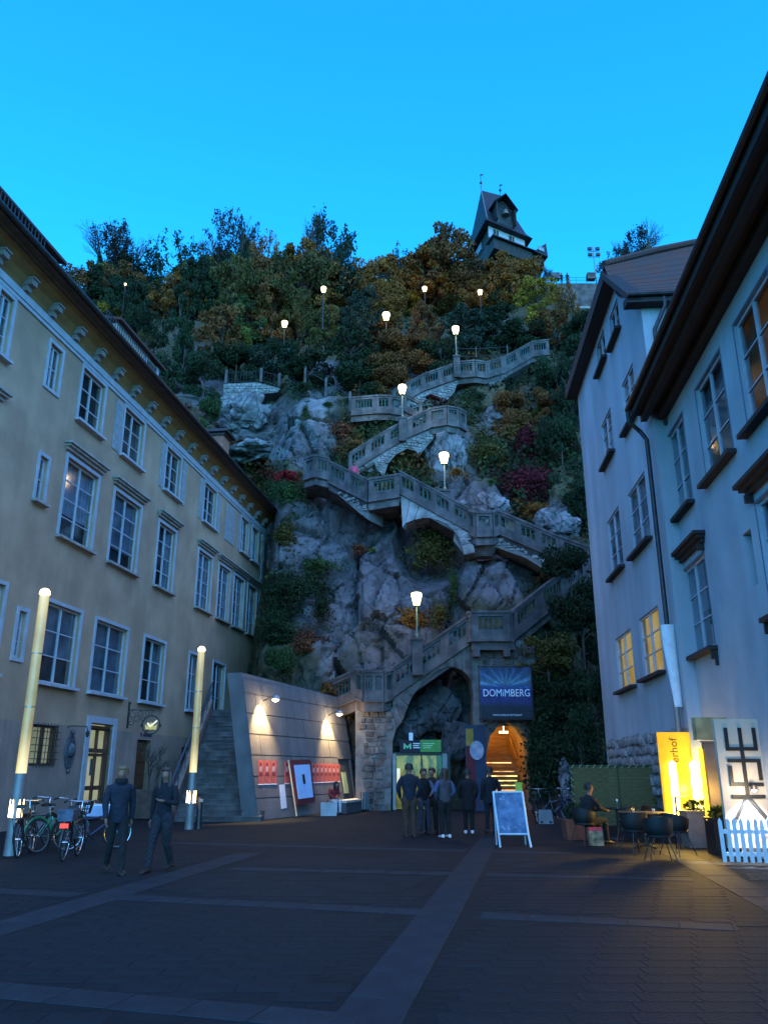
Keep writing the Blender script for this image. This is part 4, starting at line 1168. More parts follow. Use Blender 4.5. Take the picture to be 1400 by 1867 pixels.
def crown_points(kind, n, seed):
    """points of a crown one unit high and wide, base at z=0, gathered in clumps along limbs"""
    r = np.random.default_rng(seed); out = []; lobes = []
    if kind == 'round':
        for i in range(64):
            z = r.uniform(.16, .95); rad = .47 * math.sqrt(max(.05, 1 - ((z - .52) / .5) ** 2)) * r.uniform(.3, 1.0); t = r.uniform(0, 6.28)
            lobes.append((rad * math.cos(t), rad * math.sin(t), z, r.uniform(.05, .12)))
    elif kind == 'tall':
        for i in range(56):
            z = r.uniform(.12, .98); rad = .40 * (1 - .75 * max(0, z - .35)) * r.uniform(.3, 1); t = r.uniform(0, 6.28)
            lobes.append((rad * math.cos(t), rad * math.sin(t), z, r.uniform(.06, .13)))
    elif kind == 'loose':
        for i in range(34):
            z = r.uniform(.3, 1.0); rad = .5 * math.sqrt(max(.03, 1 - ((z - .62) / .45) ** 2)) * r.uniform(.5, 1.05); t = r.uniform(0, 6.28)
            lobes.append((rad * math.cos(t), rad * math.sin(t), z, r.uniform(.05, .10)))
    elif kind == 'bush':
        for i in range(18):
            z = r.uniform(.05, .85); rad = .45 * r.uniform(.3, 1) * math.sqrt(max(.1, 1 - (z - .3) ** 2)); t = r.uniform(0, 6.28)
            lobes.append((rad * math.cos(t), rad * math.sin(t), z, r.uniform(.10, .2)))
    elif kind == 'fir':
        for i in range(60):
            z = r.uniform(.04, 1.0); rad = .42 * (1 - z) ** .8 * r.uniform(.55, 1.05) + .01; t = r.uniform(0, 6.28)
            lobes.append((rad * math.cos(t), rad * math.sin(t), z - .05 * rad, .035 + .06 * (1 - z)))
    per = n // len(lobes); tone = []
    for x, y, z, s in lobes:
        d = r.normal(size=(per, 3)); d /= np.linalg.norm(d, axis=1)[:, None]; d *= (r.uniform(.35, 1.0, per) ** .6)[:, None]
        out.append(np.array([x, y, z]) + d * s * np.array([1.15, 1.15, .8])); tone.append(np.full(per, r.uniform(.84, 1.16)))
    return np.concatenate(out), np.concatenate(tone), lobes
def branch_points(n, seed):
    r = random.Random(seed); rr = np.random.default_rng(seed); ends = []; mb = MB()
    def grow(p, d, l, rad, lev):
        e = p + d * l; mb.tube([p, e], [rad, rad * .7], 5 if lev < 2 else 3, cap=False)
        if lev >= 3: ends.append((p + e) / 2); ends.append(e)
        if lev >= 5: return
        for k in range(3 if lev in (1, 2) else 2):
            nd = (d + Vector((r.uniform(-1, 1), r.uniform(-1, 1), r.uniform(-.2, .5))) * .75).normalized()
            grow(e if k < 2 else p.lerp(e, .6), nd, l * r.uniform(.64, .84), rad * .62, lev + 1)
    grow(Vector((0, 0, -.05)), Vector((0, 0, 1)), .33, .022, 0)
    q = np.array([tuple(e) for e in ends]); q[:, 2] = .12 + (q[:, 2] - q[:, 2].min()) / (q[:, 2].max() - q[:, 2].min()) * .86; q[:, :2] *= .48 / np.percentile(np.abs(q[:, :2]), 97)
    i = rr.integers(0, len(q), n); tone = rr.uniform(.85, 1.15, len(q))[i]
    return q[i] + rr.normal(size=(n, 3)) * .022, tone, [tuple(x) + (.05,) for x in q[::6]]
def limbs(lobes, h0=.0, r0=.022, seed=0):
    r = random.Random(seed); mb = MB(); mb.tube([(0, 0, -.06), (.01, 0, .25), (0, .01, .55), (.01, 0, .86)], [r0, r0 * .8, r0 * .5, r0 * .15], 6)
    for x, y, z, s in lobes[::2]:
        z0 = max(.12, z - r.uniform(.12, .3)); mb.tube([(0, 0, z0), (x * .55, y * .55, (z + z0) / 2 + .02), (x, y, z)], [r0 * .45, r0 * .28, r0 * .08], 4, cap=False)
    return mb
PROTO = {}
for kind, num, nleaf, size in (('round', 4, 7600, .038), ('tall', 2, 3600, .05), ('loose', 4, 3200, .030), ('bush', 3, 8000, .042), ('fir', 2, 5200, .040)):
    for i in range(num):
        sd = hash_ = {'round': 10, 'tall': 20, 'loose': 30, 'bush': 40, 'fir': 50}[kind] + i
        p, tone, lb = branch_points(nleaf, sd) if kind == 'loose' else crown_points(kind, nleaf, sd)
        rr_ = np.random.default_rng(sd + 500); t = (tone * rr_.uniform(.82, 1.18, len(p)))[:, None]
        hue = rr_.uniform(-.12, .12, (len(p), 1)); cols = np.clip(t * np.array([1, 1, 1]) * (1 + hue * np.array([1, -.6, .2])), 0, 2)
        cm = leaf_mesh('crown', p, size, cols, [M['leaf']], seed=sd)
        tm = limbs(lb, seed=sd).mesh('trunk'); tm.materials.append(M['bark'])
        PROTO.setdefault(kind, []).append((cm, tm))
def bare_mesh(seed):
    r = random.Random(seed); mb = MB()
    def grow(p, d, l, rad, lev):
        q = p + d * l * .5 + Vector((r.uniform(-1, 1), r.uniform(-1, 1), 0)) * l * .05; e = q + d * l * .5
        mb.tube([p, q, e], [rad, rad * .8, rad * .6], 5 if lev < 2 else 3, cap=False)
        if lev >= 6 or rad < .0012: return
        for k in range(2 if lev not in (1, 2, 3, 4) else 3):
            nd = (d + Vector((r.uniform(-1, 1), r.uniform(-1, 1), r.uniform(-.15, .6))) * .62).normalized()
            grow(e if k < 2 else q, nd, l * r.uniform(.62, .82), rad * .60, lev + 1)
    grow(Vector((0, 0, -.05)), Vector((r.uniform(-.1, .1), r.uniform(-.1, .1), 1)).normalized(), .30, .026, 0)
    me = mb.mesh('branches'); me.materials.append(M['bark']); return me
BARE = [bare_mesh(s) for s in (3, 8, 21)]
COL = {'green': (.045, .075, .022), 'dark': (.022, .038, .014), 'olive': (.105, .078, .020), 'orange': (.27, .098, .018), 'brown': (.20, .076, .022), 'yellow': (.32, .18, .018),
       'lime': (.14, .16, .03), 'blue': (.035, .055, .035), 'red': (.32, .018, .018), 'wine': (.115, .013, .022), 'magenta': (.18, .015, .045), 'rust': (.17, .055, .025)}
WORD = {'green': 'mid green', 'dark': 'dark green', 'olive': 'olive green', 'orange': 'orange brown', 'brown': 'brown', 'yellow': 'golden yellow', 'lime': 'yellow green', 'blue': 'bluish green', 'rust': 'rusty'}
tcount = [0]
def hill_z(Y, x): return float(np.interp(Y - float(shift(x, 30)), PROF[:16, 0], PROF[:16, 1]))
def lamp_depth(px, py, h):
    for Y in np.arange(45, 90, .25):
        q = at(px, py, Y)
        if q.z - hill_z(Y, q.x) < h: return float(Y)
    return 60.0
HILL_LAMPS = [(px, py, lamp_depth(px, py, 3.8)) for px, py in ((704, 578), (519, 592), (774, 528), (875, 534), (590, 529), (229, 519))]
def tree(px, ptop, pbase, wpx, kind, colr, label, group='trees on the wooded hill', Y=None, name=None, off=0.0):
    k = random.Random(px * 31 + ptop)
    if Y is None: b = surf(px, pbase, off)
    else: b = at(px, pbase, Y)
    if Y is None:
        for lx, ly, lY in HILL_LAMPS:
            if abs(lx - px) < wpx * .62 + 6 and ptop - 14 < ly < pbase and b.y - wpx / FPX * b.y * .6 < lY + .6:
                yn = lY + wpx / FPX * lY * .62 + .8; t_ = at(px, ptop, yn); b = Vector((t_.x, yn, hill_z(yn, t_.x)))
    if kind in ('round', 'loose', 'tall') and ptop < 500: wpx *= 1.25
    h = max(1.5, at(px, ptop, b.y).z - b.z)
    dax = b.y * CP + (b.z - EYE) * SP
    w = wpx / FPX * dax
    cat = 'shrub' if kind == 'bush' else 'tree'
    root = thing(name or ('shrub' if kind == 'bush' else ('bare_tree' if kind == 'bare' else 'tree')), label, cat, b - Vector((0, 0, .3)), group)
    root.rotation_euler = (0, 0, k.uniform(0, 6.28))
    tcount[0] += 1
    if kind == 'bare':
        o = bpy.data.objects.new('branches', k.choice(BARE)); C.objects.link(o); o.parent = root; o.scale = (w * 1.7, w * 1.7, h / .92)
        cm, tm = k.choice(PROTO['loose']); o = bpy.data.objects.new('twigs', cm); C.objects.link(o); o.parent = root; o.scale = (w * 1.05, w * 1.05, h * 1.02); o.color = (.045, .034, .03, 1)
        return root
    cm, tm = k.choice(PROTO[kind])
    c = COL[colr] if isinstance(colr, str) else colr; v = k.uniform(.85, 1.15)
    for nm, me_ in (('crown', cm), ('trunk', tm)):
        o = bpy.data.objects.new(nm, me_); C.objects.link(o); o.parent = root; o.scale = (w, w, h)
        if nm == 'crown': o.color = (c[0] * v, c[1] * v, c[2] * v, 1)
    return root
T = [  # px, top, base, width, kind, colour, label
 (195, 415, 520, 96, 'bare', None, 'bare fan-shaped tree on the ridge above the dormer roof'),
 (228, 412, 530, 80, 'bare', None, 'second bare tree on the ridge, leaning beside the fan-shaped one'),
 (120, 478, 540, 40, 'loose', 'blue', 'small thin-leaved tree where the ridge meets the yellow house roof'),
 (160, 485, 560, 60, 'loose', 'brown', 'small brownish tree on the ridge beside the small thin-leaved one'),
 (215, 470, 570, 90, 'round', 'dark', 'dark tree under the two bare crowns on the ridge'),
 (270, 500, 590, 80, 'round', 'blue', 'low bluish tree in the dip of the ridge'),
 (325, 440, 590, 100, 'loose', 'dark', 'dark loose-crowned tree on the ridge beside the dip'),
 (362, 470, 600, 70, 'round', 'dark', 'dark round tree close behind the tall fir'),
 (408, 398, 560, 90, 'bare', None, 'tall bare tree with a pale leaning trunk on the ridge'),
 (440, 402, 550, 70, 'bare', None, 'bare tree next to the pale leaning trunk'),
 (398, 450, 560, 44, 'tall', 'dark', 'dark ivy-clad trunk under the bare tree'),
 (436, 428, 570, 40, 'tall', 'dark', 'narrow black-green ivy-covered leaning trunk on the ridge'),
 (484, 430, 560, 62, 'loose', 'orange', 'thin orange-leaved tree beside the ivy-covered trunk'),
 (562, 388, 580, 112, 'loose', 'dark', 'tallest dark open-crowned tree on the ridge'),
 (590, 400, 570, 70, 'bare', None, 'bare crown rising through the tallest dark tree'),
 (560, 445, 600, 104, 'round', 'orange', 'orange-brown crown below the tallest dark tree'),
 (555, 465, 640, 120, 'round', 'olive', 'big olive tree with lamplight shining through its leaves'),
 (632, 445, 570, 74, 'loose', 'blue', 'bluish thin-leaved tree beside the lamplit olive tree'),
 (690, 468, 590, 92, 'round', 'orange', 'orange round tree on the ridge left of the bluish pair'),
 (742, 440, 570, 74, 'loose', 'blue', 'bluish tree on the ridge between two orange ones'),
 (722, 470, 570, 60, 'round', 'brown', 'brown tree in front of the bluish ridge tree'),
 (800, 418, 590, 120, 'round', 'brown', 'large red-brown tree on the ridge beside the clock tower'),
 (772, 465, 620, 120, 'round', 'orange', 'orange-brown tree below the red-brown one, a lamp at its edge'),
 (835, 470, 620, 110, 'round', 'brown', 'broad brown tree below the foot of the clock tower'),
 (900, 424, 520, 92, 'bush', 'green', 'green round bush hiding the foot of the clock tower'),
 (930, 465, 600, 104, 'round', 'orange', 'orange tree below the wooden gallery of the clock tower'),
 (880, 500, 620, 90, 'round', 'orange', 'orange tree behind the small lamp under the clock tower'),
 (985, 505, 610, 92, 'round', 'yellow', 'golden tree beside the brick fortress wall'),
 (1030, 515, 625, 74, 'loose', 'orange', 'thin orange tree in front of the brick fortress wall'),
 (1165, 400, 500, 92, 'bare', None, 'bare tree behind the red tiled hip roof'),
 (1118, 440, 510, 60, 'bare', None, 'smaller bare tree between the floodlight mast and the red roof'),
 (1000, 480, 520, 30, 'bare', None, 'tiny bare tree on the skyline beside the gallery'),
 (318, 488, 700, 108, 'fir', 'dark', 'tall dark fir-like tree in the middle of the hillside'),
 (330, 590, 720, 90, 'fir', 'dark', 'shorter dark fir in front of the tall one'),
 (225, 505, 620, 90, 'round', 'dark', 'dark tree above the yellow bush on the hillside'),
 (188, 440, 560, 46, 'bush', 'lime', 'yellow-green bush under the two bare crowns'),
 (205, 542, 620, 72, 'bush', 'yellow', 'dull yellow bush above the dormer with the rail'),
 (150, 540, 620, 70, 'round', 'dark', 'dark tree just above the yellow house roof'),
 (250, 560, 670, 80, 'round', 'dark', 'dark tree beside the dull yellow bush'),
 (262, 590, 680, 60, 'loose', 'olive', 'olive tree behind the dormer'),
 (384, 520, 600, 42, 'bush', 'orange', 'small orange bush beside the tall fir'),
 (420, 470, 640, 90, 'round', 'olive', 'olive-green tree below the pale leaning trunk'),
 (400, 560, 690, 110, 'round', 'brown', 'dark brown tree beside the tall fir'),
 (455, 540, 660, 100, 'round', 'green', 'green tree next to the hillside lamp'),
 (495, 500, 640, 90, 'round', 'brown', 'brown tree above the hillside lamp'),
 (545, 540, 660, 84, 'loose', 'olive', 'loose olive tree between the two hillside lamps'),
 (606, 562, 700, 150, 'round', 'olive', 'broad olive-yellow tree in the centre of the hill'),
 (640, 600, 700, 100, 'round', 'dark', 'dark tree tucked behind the broad olive one'),
 (662, 520, 640, 84, 'round', 'blue', 'bluish tree above the broad olive one'),
 (700, 590, 720, 90, 'round', 'brown', 'dark brown tree under the bright hillside lamp'),
 (745, 600, 690, 100, 'bush', 'brown', 'brown thicket beside the bright hillside lamp'),
 (690, 520, 610, 100, 'round', 'orange', 'orange tree just above the bright hillside lamp'),
 (735, 535, 610, 80, 'round', 'yellow', 'yellowish tree lit by the bright hillside lamp'),
 (805, 600, 690, 90, 'bush', 'dark', 'dark thicket behind the lamp of the top stair landing'),
 (850, 560, 650, 100, 'round', 'blue', 'bluish green tree above the top stair landing'),
 (910, 560, 640, 100, 'round', 'dark', 'dark green tree above the last stair flight'),
 (960, 570, 640, 80, 'bush', 'dark', 'dark bush beside the white rocks'),
 (895, 520, 590, 60, 'round', 'dark', 'dark crown between the two orange trees'),
 (430, 620, 700, 90, 'bush', 'dark', 'dark bush behind the viewpoint railing'),
 (370, 640, 740, 80, 'bush', 'dark', 'dark bush beside the viewpoint knob'),
 (500, 620, 700, 110, 'bush', 'blue', 'bluish thicket behind the viewpoint'),
 (560, 630, 700, 90, 'bush', 'dark', 'dark thicket above the pale post-and-rail barrier'),
 (655, 650, 725, 110, 'bush', 'dark', 'dark thicket above the upper stair landing'),
 (720, 655, 725, 90, 'bush', 'brown', 'brown thicket beside the lamp of the upper landing'),
 (425, 590, 660, 60, 'bush', 'lime', 'light green bush near the hillside lamp'),
 (380, 720, 800, 54, 'bush', 'green', 'green bush beside the bare rock above the chimney'),
 (372, 745, 790, 26, 'bush', 'yellow', 'small yellow bush above the chimney'),
 (1020, 625, 760, 90, 'bush', 'dark', 'dark evergreen bush beside the last stair flight'),
 (1050, 640, 820, 80, 'round', 'dark', 'dark evergreen beside the tall pale house'),
 (1030, 740, 900, 84, 'bush', 'dark', 'dark ivy-like shrub on the cliff beside the wine-red creeper'),
 (1000, 690, 780, 70, 'bush', 'brown', 'brown shrub below the last stair flight'),
 (930, 700, 790, 80, 'bush', 'brown', 'brown scrub under the last stair flight'),
 (985, 730, 770, 36, 'bush', 'lime', 'small yellow-green shrub on the cliff by the dark evergreen'),
 (1060, 850, 960, 70, 'bush', 'dark', 'dark shrub in the gap beside the tall pale house'),
]
for t in T: tree(*t)
for t in ((519, 612, 690, 70, 'bush', 'dark', 'dark bush right below the hill path lamp'), (704, 600, 690, 80, 'bush', 'brown', 'brown bush right below the bright lamp in the hill'), (774, 547, 640, 80, 'round', 'brown', 'brown tree under the small lamp by the red-brown tree'),
          (875, 552, 640, 80, 'bush', 'dark', 'dark bush below the small lamp under the tower'), (590, 545, 640, 76, 'round', 'olive', 'olive tree under the half-hidden lamp'), (930, 545, 640, 80, 'round', 'orange', 'orange tree on the slope under the gallery'),
          (1010, 560, 640, 90, 'round', 'brown', 'brown tree below the fortress wall'), (1060, 565, 660, 80, 'bush', 'dark', 'dark bush below the fortress wall beside the pale house'), (820, 545, 640, 90, 'round', 'olive', 'olive tree between the two small lamps')):
    tree(*t)
# near evergreens hanging over the foot of the stairs
for t in ((1045, 975, 1110, 110, 'bush', 'dark', 'dark evergreen bough hiding the end of the second flight', 36.3), (1065, 1050, 1200, 120, 'bush', 'dark', 'black-green evergreen beside the corner of the tall pale house', 35.6),
          (1000, 1120, 1230, 120, 'bush', 'olive', 'dull olive shrub overhanging the blue banner', 35.2), (1020, 1180, 1330, 120, 'bush', 'dark', 'dark ivy-clad mass beside the blue banner', 35.6),
          (1065, 1290, 1480, 90, 'tall', 'dark', 'dark columnar evergreen behind the green screen', 33.0), (985, 1270, 1478, 50, 'tall', 'dark', 'tall narrow ivy column at the edge of the tunnel mouth', 35.2),
          (1080, 1180, 1330, 80, 'bush', 'dark', 'dark foliage against the far edge of the tall pale house', 34.0),
          (510, 1165, 1275, 78, 'bush', 'green', 'green bush rising above the concrete wall', 36.0)):
    tree(t[0], t[1], t[2], t[3], t[4], t[5], t[6], 'evergreens at the foot of the cliff', Y=t[7])

for i, px in enumerate(range(120, 1000, 38)):
    k = random.Random(i); top = np.interp(px, [100, 200, 270, 340, 420, 560, 640, 700, 800, 900, 1000], [510, 470, 515, 470, 470, 450, 500, 500, 470, 470, 520]) + k.uniform(-6, 22)
    tree(px + k.randint(-8, 8), int(top), 600, 100, 'round', k.choice(('dark', 'dark', 'brown', 'olive', 'orange')), 'leafy tree massed behind the taller trees along the ridge', 'trees massed behind the ridge', Y=88 + k.uniform(-3, 3))
# creepers and scrub lying on the rock
def clump(px, py, rx, ry, colr, label, cat='creeper', name='creeper', n=900, size=.22, lift=.35, group='creepers on the rock', droop=0.0, Y=None):
    r = np.random.default_rng(int(px * 7 + py)); c = np.array(COL[colr])
    a = r.uniform(0, 6.28, n); q = np.minimum(np.abs(r.normal(0, .52, n)), 1.5) * (1 + .3 * np.sin(a * 3 + px) + .18 * np.sin(a * 7 + py))
    X = px + rx * q * np.cos(a); Yp = py + ry * q * np.sin(a)
    if Y is None:
        p, ok = surfs(X, Yp); p[:, 1] -= r.uniform(.2, .2 + lift * 2.2, n) * (1.15 - np.clip(q, 0, 1)) + .35
        d = ray(px, py)
    else:
        p = np.array([tuple(at(x, y, Y)) for x, y in zip(X, Yp)]); p[:, 1] += r.uniform(-.5, .5, n)
    lump = fbm(p / .55, 3, int(px)); cols = c * (.35 + 1.3 * lump)[:, None] * r.uniform(.7, 1.3, (n, 1)) * (1 + r.uniform(-.15, .15, (n, 3)))
    o = Vector(p.mean(0)); 
    root = bpy.data.objects.new(name, leaf_mesh(name, p - np.array(o), size, cols, [M['under']], seed=int(px)))
    C.objects.link(root); root.location = o
    tag(root, label, cat, group); return root
for a in ((525, 876, 34, 17, 'red', 'deep red creeper beside the turn of the staircase', 'creeper'), (583, 884, 15, 24, 'red', 'bright red creeper hanging from the parapet at the turn', 'creeper'),
          (955, 805, 24, 36, 'wine', 'wine-red creeper below the dark evergreens', 'creeper'), (965, 882, 62, 34, 'wine', 'wine-red ground creeper spread above the middle flight', 'creeper'),
          (783, 736, 38, 8, 'wine', 'thin strip of red creeper under the upper flight', 'creeper'), (970, 935, 30, 16, 'orange', 'orange shrub above the middle parapet', 'shrub'),
          (625, 792, 28, 22, 'rust', 'rust-coloured shrub below the upper landing', 'shrub'), (648, 822, 34, 20, 'brown', 'brown dry shrub beside the curved flight', 'shrub'),
          (518, 905, 44, 40, 'green', 'green shrub on the ledge above the yellow house gutter', 'shrub'), (705, 930, 38, 34, 'green', 'green ivy hanging under the middle landing', 'ivy'),
          (712, 768, 24, 22, 'green', 'green shrub under the lamp of the upper landing', 'shrub'), (733, 846, 26, 24, 'olive', 'olive shrub in the arch of the curved flight', 'shrub', 46.9),
          (785, 1004, 40, 38, 'olive', 'olive shrub in the arch of the middle flight', 'shrub', 41.9), (580, 1036, 30, 16, 'green', 'green plant on the ledge in the bare rock', 'shrub'),
          (530, 1080, 60, 42, 'dark', 'dark overhanging growth in the rock hollow', 'creeper'), (508, 1145, 34, 46, 'dark', 'added dark leaves that darken the hollow beside the yellow house corner', 'creeper'), (590, 1110, 20, 40, 'dark', 'added dark leaves that darken the rock cleft at the hollow', 'creeper'), (560, 1180, 34, 26, 'rust', 'reddish scrub at the foot of the hollow', 'shrub'),  # two dark leaf clumps here are added only to darken the hollow
          (600, 1260, 24, 20, 'brown', 'brown scrub above the end of the concrete wall', 'shrub'), (655, 1008, 17, 13, 'rust', 'small rusty tuft on the bare rock', 'shrub'), (682, 1012, 9, 10, 'lime', 'tiny green tuft on the bare rock', 'shrub'),
          (750, 1135, 26, 26, 'orange', 'orange scrub behind the lowest lamp', 'shrub'), (800, 1125, 20, 30, 'olive', 'olive scrub above the lowest flight', 'shrub'), (825, 1070, 10, 36, 'green', 'thin green growth down the rock crack', 'creeper'),
          (870, 735, 34, 26, 'dark', 'dark scrub behind the curved landing', 'shrub'), (930, 770, 40, 40, 'brown', 'brown scrub on the slope right of the curved landing', 'shrub'), (885, 830, 46, 22, 'olive', 'olive scrub of thin stems on the middle slope', 'shrub'),
          (560, 760, 16, 30, 'green', 'green growth in the cleft beside the bare knob', 'creeper'), (555, 715, 26, 16, 'dark', 'dark bush below the viewpoint railing', 'shrub'), (600, 750, 26, 12, 'green', 'green scrub below the post-and-rail barrier', 'shrub'),
          (890, 890, 16, 14, 'green', 'green shrub among the boulders above the middle flight', 'shrub'), (830, 870, 20, 12, 'orange', 'dry yellowish grass tuft beside the middle lamp', 'shrub'), (640, 740, 20, 10, 'dark', 'dark ivy behind the upper landing', 'ivy'),
          (450, 815, 50, 5, 'rust', 'reddish ledge scrub above the white rock', 'shrub'), (520, 980, 24, 26, 'olive', 'olive growth near the yellow house corner', 'creeper')):
    sz = .24 if a[2] > 20 else .15
    clump(*a[:6], cat=a[6], name=a[6], Y=a[7] if len(a) > 7 else None, n=int(min(6500, 600 + a[2] * a[3] * 3)), size=sz * .55)
for x, y, rx, ry, Yd, c, lb in ((985, 1370, 22, 100, 35.3, 'dark', 'ivy curtain beside the tunnel mouth'), (1055, 1360, 45, 60, 33.5, 'dark', 'dark ivy heap behind the green screen'), (1010, 1290, 40, 60, 35.6, 'dark', 'dark ivy hanging right of the blue banner')):
    clump(x, y, rx, ry, c, lb, cat='ivy', name='ivy', n=5000, size=.15, Y=Yd, group='ivy by the tunnel')
# leaf litter, grass and low scrub covering the earth between (nobody could count it)
r = np.random.default_rng(99); n = 60000
X = r.uniform(90, 1110, n); Yp = r.uniform(470, 1060, n)
p, ok = surfs(X, Yp); m_, l_ = rockmask(X, Yp)
keep = ok & (m_ + r.uniform(-.30, .30, n) < .24)
p = p[keep]; zf = p[:, 1]
n = len(p); p[:, 1] -= r.uniform(-.1, .9, n); p[:, 2] += r.uniform(-.2, .5, n)
ncl = fbm(p / 4.0, 3, 77); n2_ = fbm(p / 1.7, 2, 78)
pal = np.array([COL['dark'], COL['green'], COL['olive'], COL['brown'], COL['rust']])
idx = np.clip(((ncl - .34) / .5 * 5 + (n2_ - .5) * 2).astype(int), 0, 4)
cols = pal[idx] * r.uniform(.4, .9, (n, 1))
size = np.clip((p[:, 1] - 30) / 60, .12, 1)
me = leaf_mesh('undergrowth', p, .26, cols, [M['under']], seed=5)
o = bpy.data.objects.new('undergrowth', me); C.objects.link(o); o['kind'] = 'stuff'
# pale boulders standing out of the slope
def boulder(px, py, w, h, label, pale=1.0, Y=None, seed=0, off=-.3, d=.8):
    c = surf(px, py, off) if Y is None else at(px, py, Y)
    dax = c.y * CP + (c.z - EYE) * SP; sx = w / FPX * dax / 2; sz = h / FPX * dax / 2
    bm = bmesh.new(); bmesh.ops.create_icosphere(bm, subdivisions=4, radius=1)
    vs = np.array([v.co[:] for v in bm.verts])
    f = facets(vs * 1.3 + seed * 3.1, seed) * .34 + facets(vs * 3.2 + seed, seed + 9) * .12 + (fbm(vs * 3, 3, seed) - .5) * .2
    for v, k in zip(bm.verts, f):
        s = 1 + float(np.clip(k, -.4, .3)); v.co = Vector((v.co.x * sx * s, v.co.y * sx * d * s, v.co.z * sz * s))
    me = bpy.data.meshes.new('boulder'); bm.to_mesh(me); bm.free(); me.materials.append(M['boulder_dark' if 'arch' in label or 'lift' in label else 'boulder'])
    o = bpy.data.objects.new('boulder', me); C.objects.link(o); o.location = c
    tag(o, label, 'boulder', 'boulders on the cliff'); return o
for i, a in enumerate(((815, 832, 70, 120, 'pale pointed rock under the curved landing'), (446, 758, 92, 84, 'big rounded grey rock under the viewpoint terrace'), (470, 828, 110, 40, 'pale ledge of rock above the chimney'), (1012, 962, 84, 66, 'grey boulder at the end of the middle parapet'),
                       (905, 768, 62, 48, 'grey boulder on the slope by the curved landing'), (897, 930, 60, 60, 'grey boulder behind the middle bay'), (1005, 598, 26, 36, 'white rock stack beside the top of the stairs'),
                       (990, 606, 14, 22, 'small white rock beside the white rock stack'), (566, 742, 50, 30, 'pale block of rock beside the cleft'), (546, 770, 18, 22, 'small pale block below the cleft'),
                       (665, 852, 44, 40, 'grey rock under the curved flight'), (1030, 1420, 26, 80, 'upright grey stone behind the parked bicycles'), (600, 1232, 24, 30, 'pale rock above the concrete wall'),
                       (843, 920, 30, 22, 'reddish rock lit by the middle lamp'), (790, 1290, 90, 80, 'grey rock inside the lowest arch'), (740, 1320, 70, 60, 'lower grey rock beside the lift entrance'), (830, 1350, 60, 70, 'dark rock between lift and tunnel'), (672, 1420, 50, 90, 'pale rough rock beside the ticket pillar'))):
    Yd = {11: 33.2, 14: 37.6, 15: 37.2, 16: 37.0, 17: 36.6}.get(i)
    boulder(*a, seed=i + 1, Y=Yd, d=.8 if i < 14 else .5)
# ------------------------------------------------------------------ clock tower on the hill
TY = 104.0
M['tower_roof'] = mat('dark_slate_roof', (.016, .015, .024), .75, .3, 1.2, .3, 4)
M['tower_wood'] = mat('dark_tower_boards', (.034, .026, .026), .85, .3, 1.5, stretch=(3, 3, .4))
M['tower_stone'] = mat('tower_masonry', (.05, .042, .042), .9, .35, .8, .3, 4)
M['tower_white'] = mat('white_tower_band', (.42, .40, .44), .85, .08, 2)
tw = thing('clock_tower', 'dark hilltop clock tower with a steep slate roof, bell dormer and white window band', 'tower', at(905, 500, TY) - Vector((0, 0, 4)))
rz = R(-17)                                   # turned so that its white front looks slightly to the right
tz = at(905, 500, TY).z - 4
cz_, sz_ = math.cos(rz), math.sin(rz)
# corner directions: front face towards the camera-right, side face towards the camera-left
fl = at(890, 408, TY - 4.6); fr_ = at(955, 428, TY - 1.2); sl = at(855, 412, TY + 3.4)
fx = Vector((fr_.x - fl.x, fr_.y - fl.y, 0)); fy = Vector((sl.x - fl.x, sl.y - fl.y, 0))
def tp(a, b, z): return Vector((fl.x, fl.y, z)) + fx * a + fy * b
ze = fl.z                                     # eave height
def tbox(mb, a0, a1, b0, b1, z0, z1):
    mb.hexa([tp(a0, b0, z0), tp(a1, b0, z0), tp(a1, b1, z0), tp(a0, b1, z0), tp(a0, b0, z1), tp(a1, b0, z1), tp(a1, b1, z1), tp(a0, b1, z1)])
mb = MB(); mb.hexa([tp(-.16, -.12, tz - 3), tp(1.1, -.12, tz - 3), tp(1.1, 1.25, tz - 3), tp(-.16, 1.25, tz - 3), tp(.03, .03, ze - 2.6), tp(.97, .03, ze - 2.6), tp(.97, .97, ze - 2.6), tp(.03, .97, ze - 2.6)])
mb.build('shaft', M['tower_stone'], tw)
mb = MB(); tbox(mb, .02, .98, .02, .98, ze - 2.6, ze - .3); mb.build('upper_storey', M['tower_wood'], tw)
mb = MB(); tbox(mb, .0, 1.0, -.005, .03, ze - 2.3, ze - .25); band_ = mb.build('white_band', M['tower_white'], tw)
for a in (.13, .56): 
    mb = MB(); tbox(mb, a, a + .13, -.02, -.004, ze - 1.9, ze - .7); w_ = mb.build('window', M['room'], band_)
    mb = MB(); tbox(mb, a + .06, a + .07, -.03, -.021, ze - 1.9, ze - .7); mb.build('mullion', M['tower_white'], w_)
mb = MB(); mb.hexa([tp(.03, .40, ze - 2.1), tp(.03, .75, ze - 2.1), tp(-.01, .75, ze - 2.1), tp(-.01, .40, ze - 2.1), tp(.03, .40, ze - .9), tp(.03, .75, ze - .9), tp(-.01, .75, ze - .9), tp(-.01, .40, ze - .9)]); mb.build('side_window', mat('pale_shutter', (.22, .26, .33)), tw)
